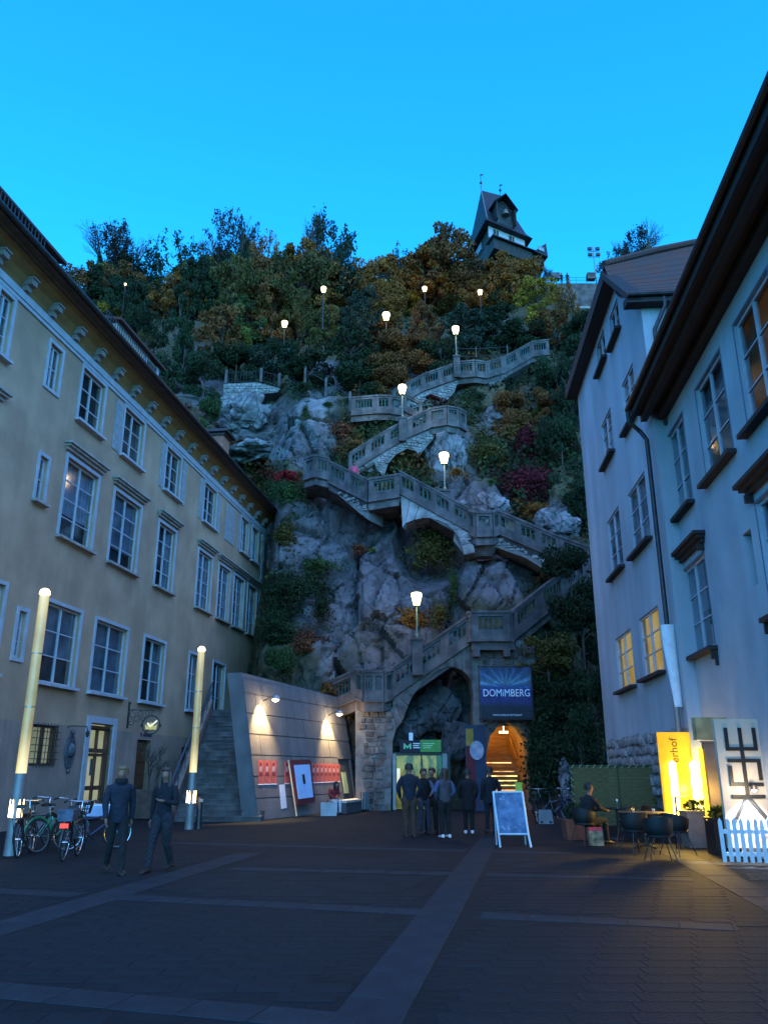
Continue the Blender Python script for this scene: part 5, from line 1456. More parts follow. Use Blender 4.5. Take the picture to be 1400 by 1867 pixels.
# roof: steep hip with a short ridge, bell-cast eave
r0, r1 = at(877, 347, TY - .6), at(912, 356, TY + .6)
e = [tp(-.14, -.13, ze - .4), tp(1.16, -.13, ze - .4), tp(1.16, 1.2, ze - .4), tp(-.14, 1.2, ze - .4)]
mid = [tp(-.04, -.03, ze + .7), tp(1.04, -.03, ze + .7), tp(1.04, 1.08, ze + .7), tp(-.04, 1.08, ze + .7)]
mb = MB(); mb.add(e + mid + [r0, r1], [(0, 1, 5, 4), (1, 2, 6, 5), (2, 3, 7, 6), (3, 0, 4, 7), (4, 5, 9, 8), (5, 6, 9), (6, 7, 8, 9), (7, 4, 8), (0, 3, 2, 1)])
rf = mb.build('roof', M['tower_roof'], tw)
mb = MB(); mb.tube([mid[0], r0], .07, 5); mb.build('hip_ridge', M['zinc'], rf)
for p, h in ((r0, at(874, 322, TY).z), (r1, at(909, 331, TY).z)):
    mb = MB(); mb.tube([p, Vector((p.x, p.y, h))], .05, 5); mb.ball(Vector((p.x, p.y, p.z + (h - p.z) * .45)), .22, 8, 6); mb.ball(Vector((p.x, p.y, p.z + (h - p.z) * .9)), .12, 6, 4); mb.box(p.x - .02, p.x + .4, p.y - .02, p.y + .02, h - .3, h - .05)
    mb.build('finial', M['gutter'], rf)
# bell dormer: gabled hood on struts with the bell inside
c0 = tp(.40, -.16, ze + .3); n_ = -fy.normalized(); t_ = fx.normalized()
def dp_(a, o, z): return c0 + t_ * a + n_ * o + Vector((0, 0, z))
mb = MB()
for s in (-1, 1):
    mb.prism([dp_(s * 1.55, -.9, .1), dp_(s * 1.75, .25, .1), dp_(s * 1.75, .25, 3.0), dp_(s * 1.55, -2.2, 3.0)], t_ * .18)
dm = mb.build('dormer_side', M['tower_wood'], rf)
mb = MB()
for s in (-1, 1):
    a = [dp_(0, .55, 4.7), dp_(s * 2.2, .55, 2.6), dp_(s * 2.2, -2.6, 2.9), dp_(0, -3.2, 4.9)]
    mb.prism(a, (0, 0, .16))
mb.build('dormer_roof', M['tower_roof'], rf)
mb = MB(); mb.prism([dp_(-1.6, -.75, .0), dp_(1.6, -.75, .0), dp_(1.6, -.75, 3.1), dp_(0, -.75, 4.5), dp_(-1.6, -.75, 3.1)], n_ * .05); mb.build('dormer_back', M['room'], rf)
mb = MB().lathe([(.62, 0), (.5, .25), (.36, .7), (.26, .95), (.05, 1.05)], dp_(.1, -.2, 1.45), 14); mb.build('bell', mat('bronze_bell', (.20, .19, .16), .5, .1, 4, metal=.5), rf, smooth=True)
mb = MB(); mb.tube([dp_(-1.6, -.2, 2.6), dp_(1.6, -.2, 2.6)], .1, 6); mb.build('bell_beam', M['tower_wood'], rf)
# wooden gallery jutting out low on the front and right
zg = ze - 4.05
mb = MB(); mb.hexa([tp(-.05, -.30, zg - 2.0), tp(1.26, -.38, zg - 2.9), tp(1.26, .5, zg - 2.9), tp(-.05, .0, zg - 2.0), tp(-.05, -.30, zg - .3), tp(1.26, -.38, zg - .1), tp(1.26, .5, zg + .1), tp(-.05, .0, zg - .2)])
gal = mb.build('gallery', M['tower_wood'], tw)
mb = MB(); mb.hexa([tp(-.1, -.36, zg - .3), tp(1.2, -.44, zg - .75), tp(1.2, .1, zg + .3), tp(-.1, .0, zg + .25), tp(-.1, -.36, zg - .12), tp(1.2, -.44, zg - .6), tp(1.2, .1, zg + .5), tp(-.1, .0, zg + .4)]); mb.build('gallery_roof', M['tower_roof'], gal)
mb = MB(); mb.prism([tp(.95, -.46, zg - 1.0), tp(1.33, -.46, zg - 1.1), tp(1.3, -.46, zg + 1.15), tp(1.3, -.46, zg + 1.2)], fy * .95); mb.build('gallery_gable', M['tower_roof'], gal)
mb = MB(); mb.hexa([tp(.25, -.2, zg - 3.6), tp(1.2, -.26, zg - 4.6), tp(1.2, .5, zg - 4.6), tp(.25, .1, zg - 3.6), tp(.25, -.24, zg - 2.2), tp(1.24, -.30, zg - 2.95), tp(1.33, .5, zg - 2.95), tp(.25, .1, zg - 2.2)]); mb.build('gallery_corbel', M['tower_wood'], gal)
mb = MB(); tbox(mb, 1.06, 1.22, -.48, -.462, zg - .6, zg + .1); mb.build('gallery_window', M['curtain2'], gal)
mb = MB().tube([tp(1.4, .0, zg - .3), tp(1.62, .0, zg - .2)], .05, 5); mb.build('spout', M['gutter'], gal)

# ------------------------------------------------------------------ fortress wall, floodlights
WY = 94.0
fw0 = thing('fortress_wall', 'brick-topped fortress wall on the hill between the golden tree and the red roof', 'wall', at(1040, 570, WY))
a, b = at(960, 511, WY), at(1200, 507, WY); zb = at(1040, 585, WY).z
M['fort'] = mat('old_fort_masonry', (.10, .062, .055), .95, .35, .9, .5, 4, col2=(.17, .125, .115))
mb = MB(); mb.hexa([(a.x, WY, zb - 4), (b.x, WY, zb - 4), (b.x, WY + 2, zb - 4), (a.x, WY + 2, zb - 4), (a.x, WY + .7, a.z), (b.x, WY + .7, a.z), (b.x, WY + 2, a.z), (a.x, WY + 2, a.z)]); mb.build('wall_face', M['fort'], fw0)
zs = at(1040, 561, WY).z; mb = MB(); mb.box(a.x, b.x, WY - .1, WY + .4, zs - .15, zs + .15); mb.build('string_course', M['stone_trim'], fw0)
for px in (1013, 1078):
    p = at(px, 508, WY + .8); mb = MB(); mb.box(p.x - .55, p.x + .55, WY + .7, WY + 1.5, p.z, p.z + .95); mb.build('merlon', M['fort'], fw0)
mb = MB(); mb.tube([(a.x, WY + .8, a.z + .55), (b.x, WY + .8, a.z + .55)], .03, 4); mb.tube([(a.x, WY + .8, a.z + .95), (b.x, WY + .8, a.z + .95)], .03, 4)
for i in range(14): x = a.x + (b.x - a.x) * i / 13; mb.tube([(x, WY + .8, a.z), (x, WY + .8, a.z + .95)], .025, 4)
mb.build('railing', M['gutter'], fw0)
mp = at(1087, 512, WY + 1.5); mt = at(1083, 452, WY + 1.5)
ms = thing('floodlight_mast', 'tall thin mast with eight floodlights on the fortress wall', 'mast', mp)
mb = MB(); mb.tube([mp - Vector((0, 0, 2)), Vector((mp.x - .1, mp.y, mt.z + .3))], [.11, .06], 6); mb.build('pole', M['zinc'], ms)
for z in (mt.z - .55, mt.z - 1.5):
    mb = MB(); mb.tube([(mp.x - .85, mp.y, z), (mp.x + .75, mp.y, z)], .05, 5); mb.build('crossbar', M['gutter'], ms)
    for x in (-.75, -.45, .35, .65):
        mb = MB(); mb.cbox((mp.x + x, mp.y - .15, z + .3), .27, .28, .4); mb.build('floodlight', M['gutter'], ms)

# ------------------------------------------------------------------ lit lamps on the rock staircase and hill paths
def tulip_lamp(head, base, label, power, s=1.0, glass='lamp_glass', group='lamps on the cliff staircase', pm='pole_green'):
    t = thing('street_lamp', label, 'lamp', base, group)
    H = head.z - base.z
    mb = MB().tube([base, base + Vector((0, 0, H - .34 * s))], [.055 * s, .04 * s], 8); mb.lathe([(.10 * s, 0), (.09 * s, .15), (.05 * s, .22)], base, 10); mb.build('pole', M[pm], t)
    mb = MB().lathe([(.14 * s, -.33 * s), (.15 * s, -.28 * s), (.27 * s, .20 * s), (.24 * s, .29 * s), (.05 * s, .32 * s)], head, 14); mb.build('lantern_glass', M[glass], t, smooth=True)
    MB().lathe([(.06 * s, -.40 * s), (.16 * s, -.33 * s)], head, 12).build('lantern_base', M['pole_green'], t); mb = MB().lathe([(.245 * s, .30 * s), (.12 * s, .37 * s), (.02 * s, .44 * s)], head, 12); mb.build('lantern_cap', M['pole_green'], t)
    lamp_light(t, head + Vector((0, -.55 * s, -.1)), power, (1, .70, .33), .25)
    return t
for hx, hy, bx, by, Y, h, pw, lb in ((761, 1092, 761, 1232, 35.85, 1.55, 50, 'lit tulip lamp on the pier of the lowest flight'), (810, 836, 812, 950, 40.75, 1.6, 64, 'lit tulip lamp on the pier of the middle flight'),
                                   (735, 711, 734, 806, 45.9, 1.5, 64, 'lit tulip lamp on the pier of the curved flight'), (832, 603, 833, 690, 51.8, 1.65, 64, 'lit tulip lamp on the pier of the top landing')):
    top = pier(bx, by, Y, h, .46); hd = at(hx, hy, top.y); tulip_lamp(Vector((top.x, top.y, hd.z)), top, lb, pw, .92 if hy > 1000 else 1.0)
for (px, py, Y), (pw, s, lb) in zip(HILL_LAMPS, ((55, 1.35, 'bright lamp among the trees in the middle of the hill'), (32, 1.25, 'lamp on the hill path beside the green tree'),
                          (24, 1.1, 'small lamp at the edge of the orange-brown tree'), (24, 1.05, 'small lamp below the clock tower'), (22, 1.0, 'lamp half hidden in the big olive tree'),
                          (5, .4, 'tiny far lamp on the hill above the dormer'))):
    hd = at(px, py, Y); base = Vector((hd.x, hd.y, hd.z - 3.9)); tulip_lamp(hd, base, lb, pw, s * .9, 'lamp_glass_dim', 'lamps on the hill paths', 'iron')

# ------------------------------------------------------------------ glowing light columns in the square
def mat_column():
    m = mat_emit('glowing_column_glass', (.95, .66, .24), .13, (1.0, .90, .62), 1.2, (6, 6, .5), .25)
    nt = m.node_tree; N = nt.nodes; L = nt.links; b = N['Principled BSDF']      # the tube is fed from the lamp in its head
    tc = N.new('ShaderNodeTexCoord'); sp = N.new('ShaderNodeSeparateXYZ'); L.new(tc.outputs['Object'], sp.inputs[0])
    rp = N.new('ShaderNodeValToRGB'); e = rp.color_ramp.elements; e[0].position = 1.5 / 6; e[0].color = (.50,) * 3 + (1,); e[1].position = .9; e[1].color = (.36,) * 3 + (1,)
    for p_, v_ in ((.40, .12), (.52, .08), (.75, .14)): q = e.new(p_); q.color = (v_,) * 3 + (1,)
    dv = N.new('ShaderNodeMath'); dv.operation = 'DIVIDE'; dv.inputs[1].default_value = 6; L.new(sp.outputs['Z'], dv.inputs[0]); L.new(dv.outputs[0], rp.inputs['Fac'])
    lw_ = N.new('ShaderNodeLayerWeight'); lw_.inputs['Blend'].default_value = .35
    mr = N.new('ShaderNodeMapRange'); mr.inputs['To Min'].default_value = 1; mr.inputs['To Max'].default_value = .35; L.new(lw_.outputs['Facing'], mr.inputs['Value'])
    mm = N.new('ShaderNodeMath'); mm.operation = 'MULTIPLY'; L.new(rp.outputs['Color'], mm.inputs[0]); L.new(mr.outputs[0], mm.inputs[1]); L.new(mm.outputs[0], b.inputs['Emission Strength'])
    return m
M['column'] = mat_column()
def light_column(px, py, hx, hy, label):
    b = gr(px, py); top = at(hx, hy, b.y).z
    t = thing('light_column', label, 'light column', b, 'light columns in the square')
    mb = MB().lathe([(.132, 0), (.122, .35), (.118, 1.0), (.114, 1.55)], b, 20); mb.build('steel_base', M['zinc'], t, smooth=True)
    mb = MB()
    for k in range(6):
        an = k * math.pi / 3 + .3; c = b + Vector((math.cos(an) * .117, math.sin(an) * .117, .72)); d = Vector((-math.sin(an), math.cos(an), 0)) * .026
        nrm = Vector((math.cos(an), math.sin(an), 0)) * .012
        q = [c - d, c + d, c + d + Vector((0, 0, .16)), c + Vector((0, 0, .34)), c - d + Vector((0, 0, .16))]
        mb = MB().prism([x + nrm * .4 for x in q], nrm); mb.build('light_slot', M['lamp_glass'], t)
    zz = [1.55, 1.55 + (top - 1.55) * .36, 1.55 + (top - 1.55) * .66, top]
    for z0, z1 in zip(zz[:-1], zz[1:]):
        mb = MB().lathe([(.108, z0 + .012), (.103, z1 - .012)], b, 20); mb.build('glass_tube', M['column'], t, smooth=True)
        mb = MB().lathe([(.112, z1 - .008), (.112, z1 + .008)], b, 20); mb.build('joint_ring', M['steel'], t)
    mb = MB().ball(b + Vector((0, 0, top + .05)), .115, 14, 8); mb.build('light_head', M['lamp_glass'], t, smooth=True)
    lamp_light(t, b + Vector((.0, 0, top + .35)), 12, (1, .85, .55), .15)
    return t
light_column(19, 1560, 80, 1086, 'tall glowing light column beside the parked bicycles')
light_column(345, 1512, 370, 1188, 'tall glowing light column at the foot of the stone steps')

# ------------------------------------------------------------------ banner, tunnel mouth, lift entrance
bp = thing('event_banner', 'dark blue event banner with white lettering DOMiMBERG over the tunnel mouth', 'banner', at(921, 1310, 35.0))
Yb = 34.9
p0, p1 = at(877, 1310, Yb), at(966, 1217, Yb)
def mat_banner():
    m = bpy.data.materials.new('printed_banner'); m.use_nodes = True; nt = m.node_tree; N = nt.nodes; L = nt.links; b = N['Principled BSDF']; b.inputs['Roughness'].default_value = .6
    tc = N.new('ShaderNodeTexCoord'); sp = N.new('ShaderNodeSeparateXYZ'); L.new(tc.outputs['Generated'], sp.inputs[0])
    rp = N.new('ShaderNodeValToRGB'); e = rp.color_ramp.elements
    e[0].position = .0; e[0].color = (.01, .01, .03, 1); e[1].position = 1; e[1].color = (.03, .07, .2, 1)
    for p, c in ((.22, (.02, .02, .06, 1)), (.34, (.05, .05, .28, 1)), (.55, (.06, .06, .42, 1)), (.62, (.05, .16, .42, 1)), (.70, (.22, .45, .62, 1)), (.82, (.09, .22, .42, 1))):
        q = e.new(p); q.color = c
    L.new(sp.outputs['Z'], rp.inputs['Fac'])
    # rays spreading from the stage
    vx = N.new('ShaderNodeMath'); vx.operation = 'SUBTRACT'; vx.inputs[1].default_value = .5; L.new(sp.outputs['X'], vx.inputs[0])
    vz = N.new('ShaderNodeMath'); vz.operation = 'SUBTRACT'; vz.inputs[1].default_value = .6; L.new(sp.outputs['Z'], vz.inputs[0])
    an = N.new('ShaderNodeMath'); an.operation = 'ARCTAN2'; L.new(vx.outputs[0], an.inputs[0]); L.new(vz.outputs[0], an.inputs[1])
    ml = N.new('ShaderNodeMath'); ml.operation = 'MULTIPLY'; ml.inputs[1].default_value = 17; L.new(an.outputs[0], ml.inputs[0])
    si = N.new('ShaderNodeMath'); si.operation = 'SINE'; L.new(ml.outputs[0], si.inputs[0])
    st_ = N.new('ShaderNodeMapRange'); st_.inputs['From Min'].default_value = -.2; st_.inputs['From Max'].default_value = 1; st_.inputs['To Min'].default_value = .75; st_.inputs['To Max'].default_value = 1.6; L.new(si.outputs[0], st_.inputs['Value'])
    gt = N.new('ShaderNodeMath'); gt.operation = 'GREATER_THAN'; gt.inputs[1].default_value = .6; L.new(sp.outputs['Z'], gt.inputs[0])
    mm = N.new('ShaderNodeMix'); mm.inputs['A'].default_value = 1.0; L.new(gt.outputs[0], mm.inputs['Factor']); L.new(st_.outputs['Result'], mm.inputs['B'])
    nz = N.new('ShaderNodeTexNoise'); nz.inputs['Scale'].default_value = 7; L.new(tc.outputs['Generated'], nz.inputs['Vector'])
    m2 = N.new('ShaderNodeMath'); m2.operation = 'MULTIPLY_ADD'; m2.inputs[1].default_value = .8; m2.inputs[2].default_value = .0; L.new(nz.outputs['Fac'], m2.inputs[0])
    m3 = N.new('ShaderNodeMath'); m3.operation = 'MULTIPLY'; L.new(mm.outputs['Result'], m3.inputs[0]); L.new(m2.outputs[0], m3.inputs[1])
    mx = N.new('ShaderNodeMix'); mx.data_type = 'RGBA'; mx.blend_type = 'MULTIPLY'; mx.inputs['Factor'].default_value = 1
    L.new(rp.outputs['Color'], mx.inputs['A']); L.new(m3.outputs[0], mx.inputs['B']); L.new(mx.outputs['Result'], b.inputs['Base Color'])
    return m
mb = MB(); nx_, nz_ = 8, 8; vs = []; fs = []
for j in range(nz_ + 1):
    for i in range(nx_ + 1): vs.append((p0.x + (p1.x - p0.x) * i / nx_, Yb + .02 * math.sin(i * 1.3 + j * .8), p0.z + (p1.z - p0.z) * j / nz_))
for j in range(nz_):
    for i in range(nx_): k = j * (nx_ + 1) + i; fs.append((k, k + 1, k + nx_ + 2, k + nx_ + 1))
mb.add(vs, fs); mb.build('banner_cloth', mat_banner(), bp, smooth=True)
mb = MB()
for x in (p0.x - .04, p1.x + .04): mb.tube([(x, Yb, p0.z - .1), (x, Yb, p1.z + .1)], .025, 6)
for z in (p0.z - .04, p1.z + .04): mb.tube([(p0.x - .1, Yb, z), (p1.x + .1, Yb, z)], .025, 6)
for x in (p0.x + .2, p1.x - .2): mb.tube([(x, Yb, p1.z), (x, 36.0, p1.z)], .02, 5); mb.tube([(x, Yb, p0.z), (x, 36.0, p0.z)], .02, 5)
mb.build('banner_frame', M['gutter'], bp)
M['print_white'] = mat('white_print', (.75, .78, .85), .6, .05, 5)
text('DOMiMBERG', .44, ((p0.x + p1.x) / 2 + .02, Yb - .045, at(921, 1264, Yb).z), (R(90), 0, 0), M['print_white'], bp, sx=.80)
text('WWW.SPIELSTAETTEN.AT', .105, ((p0.x + p1.x) / 2 + .02, Yb - .045, at(921, 1304, Yb).z), (R(90), 0, 0), M['print_white'], bp)

tn = thing('tunnel_entrance', 'amber lit tunnel mouth with wooden stairs rising inside, below the blue banner', 'tunnel', at(926, 1478, 36.2))
tx0, tx1 = at(884, 1478, 36).x - .1, at(968, 1478, 36).x + .1
M['tunnel_wood'] = mat('warm_tunnel_planks', (.26, .14, .045), .6, .3, 2.5, .2, stretch=(1, 1, 6))
mb = MB(); mb.box(tx0 - .2, tx0, 36.9, 44, 0, 4.2); mb.build('side_wall', M['tunnel_wood'], tn)
mb = MB(); mb.box(tx1, tx1 + .2, 36.9, 44, 0, 4.2); mb.build('side_wall', M['tunnel_wood'], tn)
mb = MB(); mb.hexa([(tx0, 36.9, 3.5), (tx1, 36.9, 3.5), (tx1, 44, 4.4), (tx0, 44, 4.4), (tx0, 36.9, 3.7), (tx1, 36.9, 3.7), (tx1, 44, 4.6), (tx0, 44, 4.6)]); mb.build('ceiling', M['tunnel_wood'], tn)
mb = MB(); mb.box(tx0, tx1, 42.4, 42.6, 0, 4.4); mb.build('end_wall', M['tunnel_wood'], tn)
for i in range(12):
    y = 37.0 + i * .36; z = .2 * (i + 1)
    mb = MB(); mb.box(tx0 + .01, tx1 - .01, y, y + .42, z - .06, z); mb.box(tx0 + .01, tx1 - .01, y + .04, y + .06, z - .2, z - .061); stp = mb.build('tread', M['tunnel_wood'], tn)
    c = (1.0, .28, .05) if i in (1, 2, 3) else ((1, .72, .22) if i in (4, 5, 6) else (1, .55, .22))
    if i in (1, 2, 3, 4, 5, 6, 7, 9):
        key = 'strip' + str(i)
        mb = MB(); mb.box(tx0 + .25 + .05 * (i % 3), tx1 - .12 - .08 * (i % 2), y - .018, y - .004, z - .05, z - .012); mb.build('light_strip', mat_emit('stair_light_strip', c, 1.4 if i != 7 else .5, tuple(x * .35 for x in c), 3.0), stp)
mb = MB(); mb.tube([(tx0 + .35, 36.95, 1.0), (tx0 + .35, 41, 3.2)], .04, 6); mb.tube([(tx0 + .35, 37.0, 0), (tx0 + .35, 37.0, 1.0)], .035, 6); mb.tube([(tx1 - .1, 36.95, 1.0), (tx1 - .1, 41, 3.2)], .03, 6); mb.build('handrail', mat('brass_rail', (.45, .28, .10), .35, metal=.7), tn)
mb = MB(); mb.box((tx0 + tx1) / 2 - .05, (tx0 + tx1) / 2 + .35, 37.3, 37.4, 3.22, 3.3); mb.tube([((tx0 + tx1) / 2 + .15, 37.35, 3.3), ((tx0 + tx1) / 2 + .15, 37.35, 3.6)], .02, 5); mb.build('ceiling_lamp', M['lamp_glass'], tn)
lamp_light(tn, ((tx0 + tx1) / 2, 38.6, 3.1), 26, (1, .52, .12), .12); lamp_light(tn, ((tx0 + tx1) / 2, 41.2, 3.8), 26, (1, .52, .12), .12)

gs = thing('striped_info_panel', 'upright red and navy panel with a round pale disc beside the tunnel mouth', 'sign', at(867, 1478, 35.5))
pa, pb = at(851, 1460, 35.3), at(884, 1322, 35.3)
mb = MB(); mb.box(pa.x, pb.x, 35.3, 35.38, 0.02, pb.z); mb.build('panel', mat('navy_panel', (.015, .02, .06), .6), gs)
w = pb.x - pa.x
mb = MB(); mb.box(pa.x + .01, pa.x + w * .45, 35.285, 35.298, .1, pb.z - .9); mb.build('red_field', mat('dark_red_print', (.12, .012, .02)), gs)
mb = MB(); mb.box(pa.x + .03, pa.x + w * .40, 35.27, 35.284, pb.z - .85, pb.z - .15); mb.build('yellow_field', mat('ochre_print', (.32, .20, .03)), gs)
c = at(869, 1368, 35.2); mb = MB(); mb.lathe([(.30, -.01), (.30, .01)], (0, 0, 0), 24); mb.v = [(c.x + v[0], c.y + v[2], c.z + v[1] * 1.3) for v in mb.v]; mb.build('disc', mat_emit('pale_backlit_disc', (.12, .25, .5), .12, (.25, .45, .8), 5), gs)

lf = thing('lift_entrance', 'glazed lift entrance with a lit green picture wall under a black and green signboard', 'lift entrance', at(770, 1477, 36))
Yl = 35.75
a, b = at(717, 1477, Yl), at(820, 1372, Yl); zt = b.z
mb = MB(); mb.box(a.x, a.x + .14, Yl, Yl + .9, 0, zt); mb.box(b.x - .14, b.x, Yl, Yl + .9, 0, zt); mb.box(a.x + .14, b.x - .14, Yl, Yl + .9, zt - .12, zt); fr1 = mb.build('portal_frame', M['black'], lf)
for x0, x1 in ((at(717, 1470, Yl).x - .02, at(722, 1470, Yl).x), (at(808, 1470, Yl).x, at(817, 1470, Yl).x)):
    mb = MB(); mb.box(x0, x1, Yl - .03, Yl - .004, .05, zt - .05); mb.build('pale_post', M['zinc'], lf)
def mat_mural():
    return mat_emit('lit_green_mural', (.05, .05, .006), .26, (.36, .36, .03), 2.0, (2.2, 1, .8))
mb = MB(); mb.box(a.x + .14, b.x - .14, Yl + .6, Yl + .64, .05, zt - .12); mb.build('picture_wall', mat_mural(), lf)
mb = MB(); mb.box(b.x - .55, b.x - .14, Yl + .55, Yl + .59, .05, zt - .12); mb.build('dark_leaf', mat('brown_lift_door', (.06, .03, .015)), lf)
mb = MB(); mb.box(a.x + .16, a.x + .3, Yl + .5, Yl + .58, .9, 1.7); mb.build('light_panel', mat_emit('white_light_panel', (.8, .85, .7), .4), lf)
for x in (a.x + .14 + (b.x - a.x - .28) / 2,):
    mb = MB(); mb.box(x - .03, x + .03, Yl + .1, Yl + .16, .02, zt - .12); mb.build('mullion', M['black'], lf)
for x0, x1 in ((a.x + .14, x - .03), (x + .03, b.x - .14)): inst('pane', unit_box(M['pane_clear']), lf, ((x0 + x1) / 2, Yl + .13, zt / 2), scale=(x1 - x0, .01, zt - .15))
s0, s1, s2 = at(729, 1373, Yl).x, at(766, 1373, Yl).x, at(804, 1373, Yl).x; zb_, zt_ = zt + .02, at(760, 1349, Yl).z
mb = MB(); mb.box(s0, s1 - .005, Yl - .08, Yl + .1, zb_, zt_); sg = mb.build('signboard', mat('dark_navy_board', (.012, .016, .03)), lf)
mb = MB(); mb.box(s1 + .005, s2, Yl - .08, Yl + .1, zb_, zt_); mb.build('green_signboard', mat_emit('green_backlit_board', (.03, .24, .05), .14, (.05, .30, .06), 3), lf)
M['mint'] = mat_emit('mint_print', (.1, .6, .4), .15)
zc_ = (zb_ + zt_) / 2; xm = s0 + .32
mb = MB()
mb.prism([(xm - .16, Yl - .1, zc_ - .13), (xm - .16, Yl - .1, zc_ + .13), (xm, Yl - .1, zc_ - .02), (xm + .16, Yl - .1, zc_ + .13), (xm + .16, Yl - .1, zc_ - .13), (xm + .10, Yl - .1, zc_ - .13), (xm + .09, Yl - .1, zc_ + .0), (xm, Yl - .1, zc_ - .12), (xm - .09, Yl - .1, zc_ + .0), (xm - .10, Yl - .1, zc_ - .13)], (0, .015, 0))
mb.build('emblem', M['mint'], sg)
for k in range(3):
    mb = MB(); mb.box(xm + .24, xm + .24 + (.30, .26, .30)[k], Yl - .09, Yl - .081, zc_ + .075 - k * .085, zc_ + .115 - k * .085); mb.build('print_line', M['print_white'], sg)
    mb = MB(); mb.box(s1 + .12, s1 + .12 + (.5, .4, .32)[k], Yl - .09, Yl - .081, zc_ + .075 - k * .085, zc_ + .11 - k * .085); mb.build('print_line', mat('pale_green_print', (.35, .6, .35)), sg)
p = at(749, 1343, Yl - .1); wl2 = thing('white_box_lantern', 'small white box lantern hanging on a thin rod above the lift signboard', 'lantern', p - Vector((0, 0, .2)))
mb = MB(); mb.cbox((p.x, p.y, p.z), .17, .1, .32); mb.build('box', mat('white_lantern_box', (.7, .76, .85)), wl2); mb = MB().tube([(p.x, p.y, p.z + .16), (p.x, p.y, p.z + .5)], .012, 5); mb.build('rod', M['zinc'], wl2)
# ticket pillar left of it
p = gr(704, 1476); tk = thing('ticket_pillar', 'slim pale yellow information pillar beside the lift entrance', 'pillar', p)
zt2 = at(704, 1395, p.y).z
mb = MB(); mb.cbox((p.x, p.y, zt2 / 2), .38, .22, zt2); mb.build('pillar', mat_emit('yellow_pillar_glow', (.40, .27, .08), .08, (.5, .36, .12), 2), tk)
mb = MB(); mb.cbox((p.x, p.y - .12, zt2 - .42), .30, .02, .42); sc_ = mb.build('screen', mat('dark_violet_screen', (.03, .015, .06), .3), tk)
mb = MB(); mb.cbox((p.x + .03, p.y - .135, zt2 - .34), .08, .01, .10); mb.build('pictogram', M['print_white'], sc_)
for dx in (-.08, .0, .08): mb = MB(); mb.cbox((p.x + dx, p.y - .12, zt2 - .74), .05, .02, .06); mb.build('key', M['print_white'], tk)

# ------------------------------------------------------------------ on the concrete wall: posters, display board, paper
def wall_ab(px, py, o=.036):
    d = ray(px, py); n = NW; q = A + NW * o; e = Vector((0, 0, EYE)); k = (q - e).dot(n) / d.dot(n); return e + d * k
M['poster_red'] = mat('red_poster_paper', (.40, .085, .075), .7, .25, 5)
M['poster_pink'] = mat('pale_poster_print', (.42, .27, .29), .7, .2, 8)
M['poster_dark'] = mat('dark_red_print2', (.20, .02, .03), .7)
def poster(x0, x1, y0, y1, label):
    P_ = [wall_ab(x0, y1), wall_ab(x1, y1), wall_ab(x1, y0), wall_ab(x0, y0)]
    t = thing('poster', label, 'poster', (P_[0] + P_[1]) / 2, 'red posters on the concrete wall')
    MB().prism(P_, NW * .006).build('sheet', M['poster_red'], t)
    def sub(u0, u1, v0, v1, nm, m):
        f = lambda u, v: P_[0].lerp(P_[1], u).lerp(P_[3].lerp(P_[2], u), v) + NW * .0065
        MB().prism([f(u0, v0), f(u1, v0), f(u1, v1), f(u0, v1)], NW * .004).build(nm, m, t)
    sub(.28, .66, .52, .74, 'pale_figure', M['poster_pink']); sub(.22, .74, .36, .47, 'printed_band', M['poster_dark']); sub(.3, .6, .78, .9, 'printed_head', M['poster_dark']); sub(0, 1, -.04, .0, 'white_strip', M['print_white'])
xs_ = [(470, 481), (481.5, 493), (493.5, 504.5), (519, 528)]
for i, (x0, x1) in enumerate(xs_):
    y0 = 1386 + (x0 - 470) * .03; poster(x0, x1, y0, 1429.5 - (x0 - 470) * .03, ('first red poster from the stone steps', 'second red poster from the stone steps', 'third red poster from the stone steps', 'single red poster beside the white paper strip')[i])
x = 568.5; nm = ['next to the display board', 'second from the display board', 'third from the display board', 'in the middle of the long row', 'third from the recessed doorway', 'second from the recessed doorway', 'next to the recessed doorway']
for i in range(7):
    poster(x, x + 7.0, 1391 + i * .4, 1426.5 - i * .3, 'narrow red poster ' + nm[i]); x += 7.35
P_ = [wall_ab(513, 1475), wall_ab(523, 1473), wall_ab(519, 1430), wall_ab(509, 1431)]
o = MB(); o.prism(P_, NW * .006); single('paper_strip', o, mat('white_paper', (.62, .64, .72), .7, .1, 9), 'long white paper strip taped low on the concrete wall', 'paper')
# leaning display board with a dark red frame
db = thing('display_board', 'leaning display board with dark red frame and pale blue sheet against the wall', 'display board', wall_ab(550, 1467, .2))
Q = [wall_ab(540, 1468, .30), wall_ab(573, 1463, .30), wall_ab(564, 1385, .18), wall_ab(529, 1386, .18)]
f = lambda u, v, o_: Q[0].lerp(Q[1], u).lerp(Q[3].lerp(Q[2], u), v) + NW * o_
MB().prism([f(0, 0, 0), f(1, 0, 0), f(1, 1, 0), f(0, 1, 0)], NW * .05).build('frame', mat('dark_red_frame', (.12, .012, .018), .5), db)
MB().prism([f(.09, .12, .052), f(.91, .12, .052), f(.91, .88, .052), f(.09, .88, .052)], NW * .01).build('sheet', mat('pale_blue_sheet', (.42, .55, .80), .5, .08, 3), db)
MB().prism([f(.44, .44, .064), f(.56, .44, .064), f(.56, .66, .064), f(.44, .66, .064)], NW * .006).build('dark_mark', M['black'], db)
MB().tube([wall_ab(541, 1488, .32), wall_ab(526, 1386, .2)], .03, 6).build('prop', mat('pale_wood_prop', (.45, .38, .28)), db)
